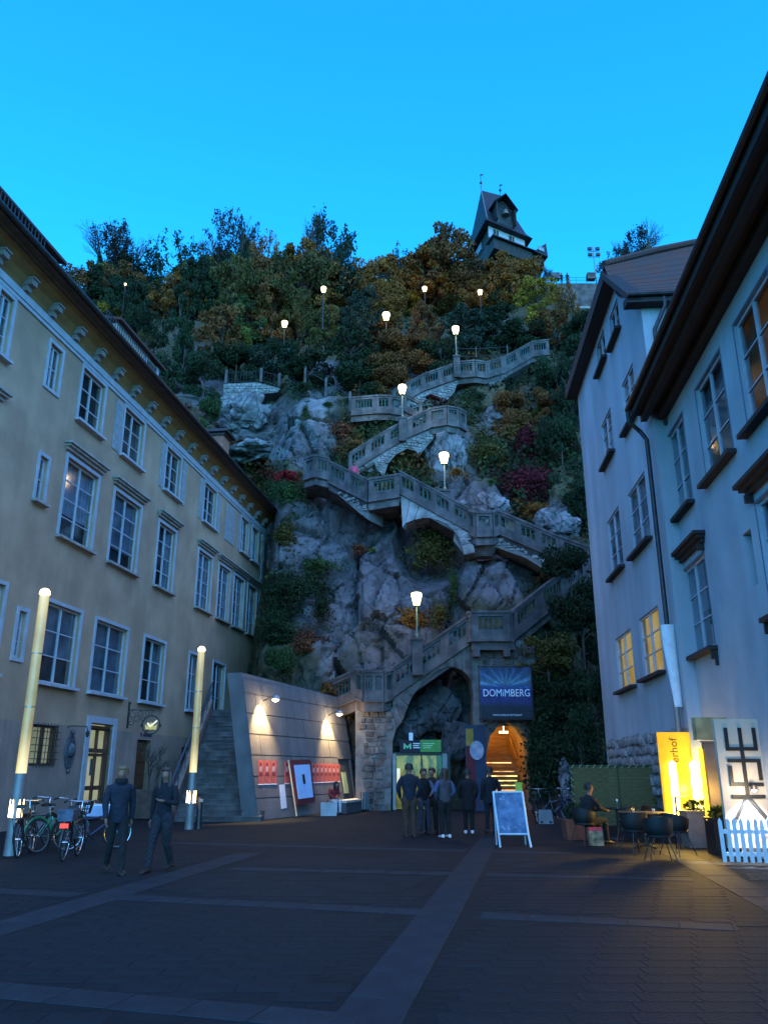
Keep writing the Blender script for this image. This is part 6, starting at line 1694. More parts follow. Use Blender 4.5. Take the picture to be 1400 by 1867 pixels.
# bench and white case near it
b = gr(640, 1482); bn = thing('stone_bench', 'dark stone bench with a pale seat at the end of the concrete wall', 'bench', b)
p0, p1 = gr(619, 1485), gr(661, 1478)
d = (p1 - p0); an = math.atan2(d.y, d.x); c = (p0 + p1) / 2
mb = MB(); mb.cbox((c.x, c.y, .22), d.length, .55, .40, an); mb.build('base', mat('dark_stone', (.06, .06, .07)), bn); mb = MB(); mb.cbox((c.x, c.y, .46), d.length + .04, .6, .08, an); mb.build('seat', mat('pale_seat_slab', (.42, .40, .36)), bn)
p = gr(599, 1489); cs = thing('suitcase', 'pale grey case standing beside the woman in the red top', 'case', p)
mb = MB(); mb.cbox((p.x, p.y, .26), .58, .22, .46, .1); mb.build('shell', mat('pale_grey_case', (.36, .36, .38), .5), cs); mb = MB(); mb.tube([(p.x - .09, p.y, .49), (p.x - .07, p.y, .55), (p.x + .07, p.y, .55), (p.x + .09, p.y, .49)], .012, 5); mb.build('handle', M['black'], cs)
mb = MB()
for dx in (-.22, .22): mb.cbox((p.x + dx, p.y, .015), .05, .12, .03)
mb.build('feet', M['black'], cs)
p = gr(663, 1480); bi = thing('litter_bin', 'round slatted litter bin at the end of the stone bench', 'bin', p)
mb = MB().lathe([(.18, .08), (.2, .1), (.22, .78), (.2, .8)], p, 16); mb.build('body', M['gutter'], bi)
for k in range(14): 
    a_ = k * 2 * math.pi / 14; mb = MB(); mb.cbox((p.x + .225 * math.cos(a_), p.y + .225 * math.sin(a_), .45), .02, .06, .7, a_); mb.build('slat', M['zinc'], bi)
mb = MB(); mb.tube([(p.x, p.y, 0), (p.x, p.y, .1)], .06, 8); mb.build('foot', M['iron'], bi)
# ------------------------------------------------------------------ people
def xf(loc, face, H):
    ca, sa = math.cos(face), math.sin(face); L = Vector(loc)
    return lambda p: Vector((L.x + (p[0] * ca - p[1] * sa) * H, L.y + (p[0] * sa + p[1] * ca) * H, L.z + p[2] * H))
STAND = dict(pel=(0, 0, .52), spi=(0, .0, .62), che=(0, 0, .74), nec=(0, .0, .835), hd=(0, .012, .918),
             shL=(-.108, 0, .805), elL=(-.135, -.02, .635), wrL=(-.14, .03, .49), shR=(.108, 0, .805), elR=(.135, -.02, .635), wrR=(.14, .03, .49),
             hiL=(-.05, 0, .51), knL=(-.055, .012, .28), anL=(-.055, -.012, .045), hiR=(.05, 0, .51), knR=(.055, .012, .28), anR=(.055, -.012, .045), toL=0, toR=0)
def skin_body(root, f, J, H, m):
    vs = []; es = []; rad = []
    def v(p, r): vs.append(f(p)); rad.append(r * H); return len(vs) - 1
    def chain(a, pts):
        for p, r in pts:
            b = v(p, r); es.append((a, b)); a = b
        return a
    V_ = lambda k: Vector(J[k])
    pel = v(J['pel'], .058); spi = v(J['spi'], .055); es.append((pel, spi)); che = v(J['che'], .045); es.append((spi, che))
    nec = v(J['nec'], .030); es.append((che, nec))
    hd = V_('hd'); fw = Vector((math.sin(-J.get('turn', 0)), math.cos(J.get('turn', 0)), 0))
    h0 = v(hd + fw * .006 - Vector((0, 0, .034)), .040); es.append((nec, h0)); h1 = v(hd, .051); es.append((h0, h1)); h2 = v(hd - fw * .006 + Vector((0, 0, .036)), .041); es.append((h1, h2))
    nose = v(hd + fw * .057 - Vector((0, 0, .008)), .008); es.append((h1, nose))
    for s, sg in (('L', -1), ('R', 1)):
        e = V_('el' + s); w = V_('wr' + s); d = (w - e).normalized()
        sd = d.cross(Vector((0, 1, 0))); sd = sd.normalized() if sd.length > .05 else Vector((1, 0, 0))
        fwd = Vector((0, 1, 0))
        pal = chain(che, ((V_('sh' + s) - Vector((0, 0, .012)), .016), (J['el' + s], .015), (J['wr' + s], .013), (w + d * .032, .018)))
        pc = w + d * .045
        for k, (o, l) in enumerate(((-.013, .040), (-.004, .046), (.005, .043), (.013, .034))):
            chain(pal, ((pc + fwd * o + d * .012, .0055), (pc + fwd * o * 1.15 + d * (l * .62) - sd * sg * .004, .005), (pc + fwd * o * 1.2 + d * l - sd * sg * .012, .0042)))
        chain(pal, ((w + d * .022 + fwd * .024, .0062), (w + d * .045 + fwd * .034, .005)))
        k = V_('kn' + s); a = V_('an' + s); td = Vector((math.sin(J['to' + s]) , math.cos(J['to' + s]), 0))
        chain(pel, ((J['hi' + s], .048), (k, .034), (a, .021), (a + td * .04 - Vector((0, 0, .028)), .009), (a + td * .08 - Vector((0, 0, .034)), .006)))
    org = ORG[root.name]
    me = bpy.data.meshes.new('body'); me.from_pydata([tuple(p - org) for p in vs], es, []); me.materials.append(m)
    o = bpy.data.objects.new('body', me); C.objects.link(o); o.parent = root; ORG[o.name] = org
    md = o.modifiers.new('skin', 'SKIN'); md.use_smooth_shade = True
    lay = me.skin_vertices[0].data
    for i, r in enumerate(rad): lay[i].radius = (r, r); lay[i].use_root = (i == 0)
    sb = o.modifiers.new('sub', 'SUBSURF'); sb.levels = 1; sb.render_levels = 2
    return o
def person(label, loc, face, H, top, legs, shoes, hair, pose=None, hem=.47, bulk=1.0, long_hair=False, sleeve=True, coat=False, vest=None, face_on=True, leg_r=1.0, group=None, bun=False):
    J = dict(STAND); J.update(pose or {})
    root = thing('person', label, 'person', loc, group)
    f = xf(loc, face, H); V_ = lambda k: Vector(J[k])
    skin_body(root, f, J, H, M['skin'])
    up = V_('che') - V_('pel'); 
    def ring(c, rx, ry, tilt=0):
        a = Vector((1, 0, 0)); t = up.normalized(); b = t.cross(a).normalized()
        c0 = f(c); return (c0, f(Vector(c) + a * rx) - c0, f(Vector(c) + b * ry) - c0)
    # upper garment
    mb = MB(); pel, spi, che, nec = V_('pel'), V_('spi'), V_('che'), V_('nec')
    hz = pel.lerp(spi, -.5 if hem <= .48 else .1)
    rings = []
    if coat:
        rings += [ring(Vector((pel.x, pel.y, hem)), .095 * bulk, .072 * bulk), ring(Vector((pel.x, pel.y, hem + .06)), .098 * bulk, .074 * bulk)]
    else:
        rings += [ring(Vector((pel.x, pel.y, hem)), .080 * bulk, .062 * bulk), ring(Vector((pel.x, pel.y, hem + .015)), .088 * bulk, .068 * bulk)]
    rings += [ring(spi, .078 * bulk, .058 * bulk), ring(spi.lerp(che, .55), .092 * bulk, .064 * bulk), ring(che + Vector((0, 0, .02)), .106 * bulk, .062 * bulk), ring(che.lerp(nec, .5), .104 * bulk, .055 * bulk), ring(che.lerp(nec, .72), .096 * bulk, .048),
              ring(che.lerp(nec, .9), .060 * bulk, .044), ring(nec + Vector((0, 0, .008)), .034, .034)]
    mb.loft(rings, 16); tor = mb.build('vest' if vest else 'jacket', vest or top, root, smooth=True)
    if sleeve:
        for s in 'LR':
            sh, el, wr = V_('sh' + s), V_('el' + s), V_('wr' + s); mb = MB()
            mb.tube([f(sh.lerp(che, .45) - Vector((0, 0, .015))), f(sh - Vector((0, 0, .022))), f(sh.lerp(el, .5)), f(el), f(el.lerp(wr, .5)), f(wr)], [x * H * bulk for x in (.022, .031, .033, .029, .025, .021)], 10); mb.build('sleeve', top, root, smooth=True)
    # trousers
    mb = MB(); hl, hr = V_('hiL'), V_('hiR')
    for s in 'LR':
        hi, kn, an = V_('hi' + s), V_('kn' + s), V_('an' + s)
        mb.tube([f(pel.lerp(hi, .6) + Vector((0, 0, .02))), f(hi - Vector((0, 0, .02))), f(hi.lerp(kn, .5)), f(kn), f(kn.lerp(an, .45)), f(an + Vector((0, 0, -.012)))], [x * H * leg_r for x in (.058, .062, .050, .039, .036, .030)], 12)
    mb.loft([ring(pel + Vector((0, 0, -.05)), .07, .055), ring(pel, .082, .062), ring(pel.lerp(spi, .5), .076, .056)], 14)
    mb.build('trousers', legs, root, smooth=True)
    for s in 'LR':
        an = V_('an' + s); td = Vector((math.sin(J['to' + s]), math.cos(J['to' + s]), 0)); sd = Vector((td.y, -td.x, 0)); mb = MB(); rg = []
        for t, w, h in ((-.042, .018, .03), (-.024, .028, .05), (.02, .030, .046), (.07, .032, .030), (.110, .026, .02), (.124, .012, .010)):
            c = an + td * t; c.z = an.z - .045 + h * .5 + .0; c0 = f(c); c0.z = f(Vector((c.x, c.y, c.z))).z
            rg.append((c0, f(c + sd * w) - c0, f(c + Vector((0, 0, h * .55))) - c0))
        mb.loft(rg, 12); mb.build('shoe', shoes, root, smooth=True)
    # hair
    hd = V_('hd'); tn = J.get('turn', 0); fw = Vector((math.sin(-tn), math.cos(tn), 0)); sd = Vector((fw.y, -fw.x, 0))
    mb = MB(); rg = []
    prof = ((.074, .018), (.066, .042), (.046, .056), (.018, .060), (-.016, .058)) if not long_hair else ((.074, .018), (.066, .042), (.046, .057), (.018, .062), (-.012, .058), (-.055, .056), (-.10, .050), (-.135, .030))
    for dz, r_ in prof:
        c = hd - fw * (.006 + .006 * (dz < .05) + .010 * (dz < .02) + (.012 if dz < -.04 else 0)) + Vector((0, 0, dz)); c0 = f(c); rg.append((c0, f(c + sd * r_) - c0, f(c + fw * r_ * (.92 if dz > .02 else (.72 if dz > -.04 else .5))) - c0))
    mb.loft(rg, 14)
    if long_hair:
        for s in (-1, 1): mb.tube([f(hd + sd * s * .046 + fw * .012 + Vector((0, 0, .03))), f(hd + sd * s * .054 + fw * .012 - Vector((0, 0, .03))), f(hd + sd * s * .055 + fw * .02 - Vector((0, 0, .09))), f(hd + sd * s * .05 + fw * .03 - Vector((0, 0, .14)))], [.016 * H, .020 * H, .019 * H, .010 * H], 8)
    if bun: mb.ball(f(hd - fw * .06 + Vector((0, 0, .035))), .028 * H, 8, 6)
    mb.build('hair', hair, root, smooth=True)
    if face_on:
        for s in (-1, 1):
            mb = MB().ball(f(hd + fw * .046 + sd * s * .018 + Vector((0, 0, .004))), .0046 * H, 8, 5); mb.build('eye', M['black'], root)
            mb = MB().ball(f(hd + sd * s * .048 - fw * .004 - Vector((0, 0, .004))), .010 * H, 8, 5, sx=.5); mb.build('ear', M['skin'], root)
        c = hd + fw * .043 - Vector((0, 0, .026)); mb = MB().tube([f(c - sd * .012), f(c + fw * .003), f(c + sd * .012)], .0035 * H, 5); mb.build('mouth', M['lips'], root)
    return root
M['lips'] = mat('lips', (.32, .12, .10), .6)
cl = lambda n, c, s=6: mat(n, c, .9, .25, s, .7, 14)
M['navy'] = cl('navy_jacket_cloth', (.010, .011, .022)); M['brown_trousers'] = cl('brown_trouser_cloth', (.055, .026, .016)); M['leather'] = mat('dark_leather', (.018, .013, .012), .5)
M['denim'] = cl('mid_blue_denim', (.055, .08, .16)); M['grey_vest'] = cl('grey_vest_cloth', (.06, .05, .06)); M['black_cloth'] = cl('black_cloth', (.005, .0045, .005)); M['white_shoe'] = mat('white_shoe', (.62, .58, .60), .6)
M['pale_blue'] = cl('pale_blue_knit', (.13, .13, .17)); M['dark_cloth'] = cl('dark_blue_black_cloth', (.006, .006, .010)); M['brown_coat'] = cl('dark_brown_coat', (.02, .011, .009)); M['red_top'] = cl('dark_red_sweater', (.28, .025, .03)); M['white_trousers'] = cl('white_trouser_cloth', (.55, .54, .55))
M['hair_black'] = mat('black_hair', (.012, .009, .008), .6); M['hair_brown'] = mat('brown_hair', (.045, .022, .014), .6); M['hair_blond'] = mat('grey_blond_hair', (.17, .085, .04), .65); M['blue_jeans'] = cl('faded_jeans', (.03, .03, .05))
M['night'] = cl('night_blue_sweater', (.006, .005, .010))
chk = cl('checked_trouser_cloth', (.016, .016, .024)); nt_ = chk.node_tree
ck = nt_.nodes.new('ShaderNodeTexChecker'); ck.inputs['Scale'].default_value = 26; ck.inputs['Color1'].default_value = (.006, .005, .008, 1); ck.inputs['Color2'].default_value = (.018, .016, .022, 1)
tc_ = nt_.nodes.new('ShaderNodeTexCoord'); nt_.links.new(tc_.outputs['Object'], ck.inputs['Vector']); nt_.links.new(ck.outputs['Color'], nt_.nodes['Principled BSDF'].inputs['Base Color'])
PI = math.pi
Z0 = .013
def g3(px, py): return gr(px, py, Z0)
WALKL = dict(hiL=(-.05, 0, .51), knL=(-.06, .085, .29), anL=(-.06, .14, .045), knR=(.05, .0, .28), anR=(.05, -.15, .075), elR=(.135, .03, .635), wrR=(.125, .11, .50), elL=(-.135, -.05, .635), wrL=(-.14, -.07, .485))
WALKR = dict(knR=(.06, .085, .29), anR=(.06, .13, .045), knL=(-.05, .0, .28), anL=(-.05, -.14, .07), elL=(-.14, .02, .635), wrL=(-.05, .11, .66), elR=(.14, -.03, .635), wrR=(.15, -.02, .48))
person('man in a navy jacket and brown trousers with his back to the square', g3(747, 1526), R(8), 1.80, M['navy'], M['brown_trousers'], M['leather'], M['hair_black'],
       dict(elL=(-.165, -.01, .65), wrL=(-.125, .07, .53), elR=(.165, -.01, .65), wrR=(.13, .07, .53), turn=-.25), hem=.49, bulk=1.18, face_on=False, leg_r=1.15)
person('person in a pale blue top and dark vest facing the man in navy', g3(773, 1521), R(195), 1.68, M['pale_blue'], M['blue_jeans'], M['leather'], M['hair_brown'],
       dict(knL=(-.075, .01, .28), anL=(-.09, -.01, .045), elL=(-.16, .03, .66), wrL=(-.09, .12, .60), elR=(.15, -.02, .66), wrR=(.10, .02, .53)), hem=.5, vest=M['black_cloth'])
person('person in a dark brown coat with raised hand beside the woman in denim', g3(789, 1520), R(150), 1.70, M['brown_coat'], M['black_cloth'], M['leather'], M['hair_brown'],
       dict(knL=(-.06, .02, .28), anR=(.12, -.02, .045), knR=(.09, .0, .28), elR=(.15, .05, .66), wrR=(.09, .15, .69)), hem=.44, coat=True)
person('woman in a denim jacket and grey vest with black trousers and white shoes', g3(812, 1527), R(22), 1.68, M['denim'], M['black_cloth'], M['white_shoe'], M['hair_brown'],
       dict(elL=(-.17, -.03, .66), wrL=(-.11, .07, .555), elR=(.15, -.03, .65), wrR=(.11, .07, .55), turn=.55), hem=.5, long_hair=True, vest=M['grey_vest'], bulk=1.08, face_on=False)
person('woman in a long black coat with white shoes in front of the tunnel', g3(855, 1519), R(-6), 1.66, M['black_cloth'], M['black_cloth'], M['white_shoe'], M['hair_black'], dict(elL=(-.16, .0, .65), elR=(.15, .0, .64), wrR=(.11, .06, .53), wrL=(-.11, .06, .53)), hem=.36, coat=True, bulk=1.2, face_on=False)
person('person in a dark blue jacket with a bag, nearest to the folding sign board', g3(896, 1518), R(12), 1.72, M['dark_cloth'], M['dark_cloth'], M['leather'], M['hair_black'], dict(anL=(-.075, -.012, .045), elR=(.16, -.01, .65), wrR=(.14, .05, .5)), hem=.44, coat=True, bulk=1.18, face_on=False)
walker = person('woman with grey-blond hair walking in a navy jacket and black leggings', g3(206, 1592), R(204), 1.70, M['navy'], M['black_cloth'], M['leather'], M['hair_blond'], dict(WALKL, turn=-.35), hem=.455, bulk=1.1, leg_r=.95)
person('dark-haired woman walking in a dark sweater and checked trousers', g3(291, 1588), R(166), 1.68, M['night'], chk, M['leather'], M['hair_brown'], dict(WALKR, turn=.15), hem=.5, long_hair=True, leg_r=1.12)
c_ = g3(206, 1592); MB().lathe([(.10, -.03), (.115, .0), (.105, .05), (.08, .07)], c_ + Vector((0, 0, 1.415)), 14).build('scarf', M['black_cloth'], walker, smooth=True)
SIT = dict(pel=(0, 0, .285), spi=(0, .015, .385), che=(0, .04, .50), nec=(0, .065, .59), hd=(0, .085, .68), shL=(-.105, .045, .565), shR=(.105, .045, .565), hiL=(-.05, .02, .28), hiR=(.05, .02, .28),
           knL=(-.06, .25, .29), anL=(-.06, .25, .05), knR=(.06, .25, .29), anR=(.06, .27, .05), elL=(-.13, .08, .42), wrL=(-.06, .19, .36), elR=(.13, .08, .42), wrR=(.06, .19, .36))
p = gr(606, 1484); person('woman in a dark red sweater and white trousers sitting on the bench edge', Vector((p.x, p.y - .12, 0)), R(215), 1.68, M['red_top'], M['white_trousers'], M['leather'], M['hair_black'], dict(SIT, che=(0, .08, .49), nec=(0, .12, .57), hd=(0, .16, .65), turn=.3), hem=.265, long_hair=True)
p = g3(1072, 1540); SEATED_MAN = p
person('dark-haired man in black sitting sideways at the cafe table', p, R(-62), 1.78, M['black_cloth'], M['black_cloth'], M['leather'], M['hair_black'], dict(SIT, elR=(.13, .12, .44), wrR=(.09, .26, .41), elL=(-.13, .12, .44), wrL=(-.06, .26, .41)), hem=.265, bulk=1.12)
# tiny figures high up
p = at(645, 893, 43.2); person('tiny figure in a pink-red jacket leaning over the stair parapet', p, R(180), 1.7, mat('pink_red_jacket', (.55, .05, .10)), M['black_cloth'], M['leather'], M['hair_black'], dict(hd=(0, .05, .92)), face_on=False)
for i, px in enumerate((1023, 1034)):
    person(('silhouetted person on the fortress wall, nearer the clock tower', 'silhouetted person on the fortress wall, nearer the floodlight mast')[i], Vector((at(px, 508, 95.2).x, 95.2, at(px, 508, 94).z)), R(180), 1.75, M['black_cloth'], M['black_cloth'], M['leather'], M['hair_black'], face_on=False)
# ------------------------------------------------------------------ bicycles
def paint(n, c): return mat(n, c, .35, .08, 8)
M['bike_green'] = paint('green_bicycle_paint', (.02, .22, .10)); M['bike_black'] = paint('black_bicycle_paint', (.012, .012, .015)); M['bike_grey'] = paint('grey_bicycle_paint', (.14, .15, .17)); M['bike_blue'] = paint('dark_blue_bicycle_paint', (.02, .03, .09))
M['red_light'] = mat('red_reflector', (.65, .03, .02), .3, emit=(1, .05, .02), estr=.55)
def torus(mb, c, r, t, ax, n=26, k=7):
    """ring in the upright plane that contains ax"""
    a = Vector(ax).normalized(); z = Vector((0, 0, 1)); s = a.cross(z); c = Vector(c); vs = []; fs = []
    for i in range(n):
        t1 = 2 * math.pi * i / n; d = a * math.cos(t1) + z * math.sin(t1)
        for j in range(k):
            u = 2 * math.pi * j / k; vs.append(c + d * (r + t * math.cos(u)) + s * t * math.sin(u))
    for i in range(n):
        for j in range(k): fs.append((i * k + j, i * k + (j + 1) % k, ((i + 1) % n) * k + (j + 1) % k, ((i + 1) % n) * k + j))
    mb.add(vs, fs)
def bicycle(loc, head, lean, mp, label, basket=False, rear_light=False, group='bicycles parked beside the light column', fender=None, scale=1.0, panel=None):
    """head: direction of travel; built upright, then leaned on its stand"""
    t = thing('bicycle', label, 'bicycle', loc, group); o = Vector(loc)
    ax = Vector((math.cos(head), math.sin(head), 0)); sd = Vector((-ax.y, ax.x, 0))
    def q(u, s, z):
        p = o + ax * u * scale + sd * s * scale + Vector((0, 0, z * scale))
        return p + sd * (z * math.tan(lean))
    R_ = .335
    for u in (-.53, .53):
        mb = MB(); torus(mb, o + ax * u * scale + Vector((0, 0, R_ * scale)), (R_ - .018) * scale, .019 * scale, ax)
        mb.v = [tuple(Vector(v) + sd * ((v[2] - o.z) * math.tan(lean))) for v in mb.v]
        w = mb.build('wheel', M['rubber'], t, smooth=True)
        mb = MB(); torus(mb, o + ax * u * scale + Vector((0, 0, R_ * scale)), (R_ - .042) * scale, .010 * scale, ax, 26, 5)
        mb.v = [tuple(Vector(v) + sd * ((v[2] - o.z) * math.tan(lean))) for v in mb.v]; mb.build('rim', M['chrome'], w)
        mb = MB()
        for k in range(14):
            a = math.pi * 2 * k / 14; mb.tube([q(u, .012 * (-1) ** k, R_), q(u + math.cos(a) * (R_ - .045), 0, R_ + math.sin(a) * (R_ - .045))], .0022, 3, cap=False)
        mb.tube([q(u, -.05, R_), q(u, .05, R_)], .02, 8); mb.build('spokes', M['chrome'], w)
        mb = MB(); pts = [q(u + math.cos(a) * (R_ + .02), 0, R_ + math.sin(a) * (R_ + .02)) for a in [R(x) for x in (range(20, 175, 14) if u > 0 else range(5, 190, 14))]]
        mb.tube(pts, .022 * scale, 5); mb.build('mudguard', fender or M['bike_black'], t)
    mb = MB(); bb = q(-.08, 0, .29); st_ = q(-.22, 0, .76); hl, hu = q(.40, 0, .62), q(.36, 0, .86)
    mb.tube([bb, st_], .017, 8); mb.tube([bb, hl], .02, 8); mb.tube([q(-.19, 0, .62), q(.385, 0, .70)], .017, 8); mb.tube([hl, hu], .02, 8)
    for s in (-.05, .05): mb.tube([bb, q(-.53, s, R_), q(-.20, s * .3, .66)], .009, 6); mb.tube([hl, q(.43, s, .52), q(.53, s, R_)], .011, 6)
    mb.build('frame', mp, t, smooth=True)
    mb = MB(); mb.tube([hu, q(.35, 0, .98), q(.37, 0, 1.02)], .014, 8); mb.tube([q(.16, -.30, 1.02), q(.26, -.27, 1.05), q(.37, -.12, 1.03), q(.37, .12, 1.03), q(.26, .27, 1.05), q(.16, .30, 1.02)], .012, 8); mb.build('handlebar', M['chrome'], t, smooth=True)
    for s in (-1, 1): mb = MB().tube([q(.14, s * .305, 1.015), q(.245, s * .275, 1.048)], .018, 8); mb.build('grip', M['rubber'], t)
    mb = MB(); mb.tube([st_, q(-.245, 0, .90)], .013, 8); mb.build('seat_post', M['chrome'], t)
    mb = MB(); c = [(q(-.40, 0, .925), .09, .03), (q(-.33, 0, .94), .10, .035), (q(-.22, 0, .93), .06, .03), (q(-.10, 0, .925), .025, .02)]
    mb.loft([(p, sd * a, Vector((0, 0, b))) for p, a, b in c], 12); mb.build('saddle', M['black'], t, smooth=True)
    mb = MB(); mb.tube([q(-.08, -.06, .29), q(-.08, .06, .29)], .03, 10); mb.tube([q(-.08, .07, .29), q(.06, .08, .20)], .012, 6); mb.tube([q(-.08, -.07, .29), q(-.22, -.08, .38)], .012, 6); mb.tube([q(.06, .07, .20), q(.06, .17, .20)], .022, 6); mb.tube([q(-.22, -.07, .38), q(-.22, -.17, .38)], .022, 6); torus(mb, q(-.08, .05, .29), .085, .006, ax, 18, 4); mb.build('crank', M['gutter'], t)
    mb = MB()
    for s in (-.07, .07): mb.tube([q(-.20, s, .72), q(-.78, s, .72)], .008, 5); mb.tube([q(-.70, s, .72), q(-.53, s, R_)], .007, 5)
    for u in (-.30, -.45, -.6, -.76): mb.tube([q(u, -.07, .72), q(u, .07, .72)], .007, 5)
    mb.build('luggage_rack', M['gutter'], t)
    mb = MB(); mb.tube([q(-.15, .04, .26), q(-.12, .16, .01)], .011, 6); mb.build('kickstand', M['gutter'], t)
    mb = MB(); mb.tube([q(.44, 0, .80), q(.50, 0, .80)], [.04, .05], 10); mb.build('front_lamp', M['chrome'], t)
    if rear_light: mb = MB(); mb.hexa([q(-.80, -.075, .60), q(-.78, -.075, .60), q(-.78, .075, .60), q(-.80, .075, .60), q(-.80, -.075, .68), q(-.78, -.075, .68), q(-.78, .075, .68), q(-.80, .075, .68)]); mb.build('rear_reflector', M['red_light'], t)
    if panel: mb = MB(); mb.hexa([q(-.80, -.13, .72), q(-.40, -.13, .72), q(-.40, .13, .72), q(-.80, .13, .72), q(-.82, -.15, .92), q(-.38, -.15, .92), q(-.38, .15, .92), q(-.82, .15, .92)]); mb.build('rack_box', panel, t)
    if basket:
        mb = MB()
        for z, e in ((.80, .12), (.88, .135), (.96, .15), (1.03, .16)):
            mb.tube([q(.42, -e, z), q(.42 + e * 1.6, -e, z), q(.42 + e * 1.6, e, z), q(.42, e, z), q(.42, -e, z)], .008, 4)
        for k in range(7):
            s = -.12 + .04 * k; mb.tube([q(.42, s, .80), q(.42, s * 1.3, 1.03)], .006, 4); mb.tube([q(.61, s, .80), q(.68, s * 1.3, 1.03)], .006, 4)
        for k in range(5):
            u = .42 + .045 * k
            for s in (-1, 1): mb.tube([q(u, s * .12, .80), q(u + .02, s * .16, 1.03)], .006, 4)
        mb.build('basket', M['black'], t)
    return t
for px, py, hd, ln, c, lb, kw in ((45, 1560, 100, .10, 'bike_black', 'black bicycle with curved bars standing right beside the tall light column', {}),
                              (62, 1545, 82, -.06, 'bike_grey', 'grey bicycle behind the black one at the light column', {}),
                              (105, 1552, 64, .12, 'bike_green', 'green bicycle with a pale front lamp among the parked bicycles', dict(fender=M['bike_green'])),
                              (128, 1566, 96, -.04, 'bike_black', 'dark bicycle with a bright red rear reflector and a front basket', dict(rear_light=True, basket=True, panel=mat('blue_white_rack_bag', (.08, .09, .13), .7, .4, 9))),
                              (168, 1550, 38, .05, 'bike_blue', 'dark blue bicycle with its front wheel turned towards the house door', {})):
    bicycle(gr(px, py) , R(hd), ln, M[c], lb, **kw)
for px, py, hd, ln, c, lb in ((985, 1500, 70, .08, 'bike_black', 'black bicycle leaning by the tunnel edge behind the folding sign'), (1013, 1498, 20, -.08, 'bike_grey', 'silver-grey bicycle beside the upright grey stone'), (1040, 1500, 110, .06, 'bike_blue', 'dark bicycle next to the end of the green screen')):
    bicycle(gr(px, py), R(hd), ln, M[c], lb, group='bicycles parked by the cliff')
p = gr(994, 1502); bk_ = thing('concrete_foot', 'small pale grey concrete block with two dark holes among the bicycles by the cliff', 'block', p)
mb = MB(); mb.hexa([(p.x - .24, p.y - .15, 0), (p.x + .24, p.y - .15, 0), (p.x + .24, p.y + .15, 0), (p.x - .24, p.y + .15, 0), (p.x - .2, p.y - .1, .42), (p.x + .2, p.y - .1, .42), (p.x + .2, p.y + .1, .42), (p.x - .2, p.y + .1, .42)]); mb.build('block', M['zinc'], bk_)
for dx in (-.14, .14): mb = MB(); mb.cbox((p.x + dx, p.y - .15, .06), .07, .02, .06); mb.build('hole', M['black'], bk_)

# ------------------------------------------------------------------ folding sign board
p = gr(939, 1545); ab_ = thing('folding_sign', 'silver-framed folding sign board standing in the middle of the square', 'sign board', p)
def fs_(x, z, o=0): return Vector((p.x + x - z * .075, p.y + .30 * z * .5 + o, z))
mb = MB()
for x in (-.33, .33):
    mb.tube([fs_(x + .02 * (x > 0), 0), fs_(x, .26), fs_(x, 1.16)], [.024, .024, .024], 6)
    q = fs_(x, 1.16); mb.tube([q, Vector((q.x + .09, p.y + .62, 0))], .018, 6)
mb.tube([fs_(-.33, 1.15), fs_(.33, 1.15)], .024, 6); mb.tube([fs_(-.33, .27), fs_(.33, .27)], .02, 6)
mb.build('frame', mat('pale_aluminium', (.55, .68, .78), .4), ab_)
M['sheet_blue'] = mat('blue_printed_sheet', (.06, .16, .36), .5, .5, 4.5, col2=(.16, .22, .38))
MB().prism([fs_(-.31, .29, .012), fs_(.31, .29, .012), fs_(.31, 1.13, .012), fs_(-.31, 1.13, .012)], (0, .012, 0)).build('printed_sheet', M['sheet_blue'], ab_)
rr2 = random.Random(4)
for k in range(16):
    x = rr2.uniform(-.26, .24); z = rr2.choice((1.03, .98, .90, .52, .46, .40, .36)); w = rr2.uniform(.02, .06)
    MB().prism([fs_(x, z, .005), fs_(x + w, z, .005), fs_(x + w * .8, z + w * .9, .005), fs_(x + w * .1, z + w * .8, .005)], (0, .005, 0)).build('printed_mark', mat('pale_print_mark', (.28, .32, .45)) if k == 0 else bpy.data.materials['pale_print_mark'], ab_)
q = fs_(.26, 1.2); MB().prism([(q.x - .08, q.y, 1.17), (q.x + .08, q.y, 1.17), (q.x + .08, q.y, 1.36), (q.x - .08, q.y, 1.36)], (0, .01, 0)).build('yellow_card', mat('yellow_green_card', (.42, .45, .06)), ab_)

# ------------------------------------------------------------------ cafe corner
gsn = thing('woven_screen', 'green woven screen with a rope-laced edge behind the cafe table', 'screen', at(1125, 1480, 24))
a, b = at(1046, 1478, 24), at(1208, 1398, 24)
mb = MB(); k = 16
for i in range(k):
    z0 = .15 + (b.z - .15) * i / k; z1 = .15 + (b.z - .15) * (i + 1) / k - .004
    mb = MB(); mb.box(a.x, b.x, 24 + (.005 if i % 2 else 0), 24.035 + (.005 if i % 2 else 0), z0, z1); mb.build('woven_band', mat('olive_woven_band', (.115, .10, .034), .85, .3, 6, .3, stretch=(1, 1, 8)) if i == 0 else bpy.data.materials['olive_woven_band'], gsn)
mb = MB()
for x in (a.x, b.x, (a.x + b.x) / 2): mb.tube([(x, 24.02, 0), (x, 24.02, b.z + .03)], .035, 6)
mb.tube([(a.x, 24.02, b.z + .02), (b.x, 24.02, b.z + .02)], .03, 6); mb.build('frame', M['bike_green'] if False else mat('dark_green_frame', (.04, .06, .025)), gsn)
mb = MB(); n = 13
for i in range(n):
    x = a.x + (b.x - a.x) * i / n; mb.tube([(x, 23.97, b.z - .04), (x + .07, 23.96, b.z + .05), (x + .11, 24.06, b.z + .02)], .013, 5)
for i in range(8):
    z = .2 + (b.z - .2) * i / 8; mb.tube([(a.x + .04, 23.97, z), (a.x - .03, 23.96, z + .07), (a.x, 24.06, z + .12)], .013, 5)
mb.build('lacing_rope', mat('pale_rope', (.30, .30, .18)), gsn)
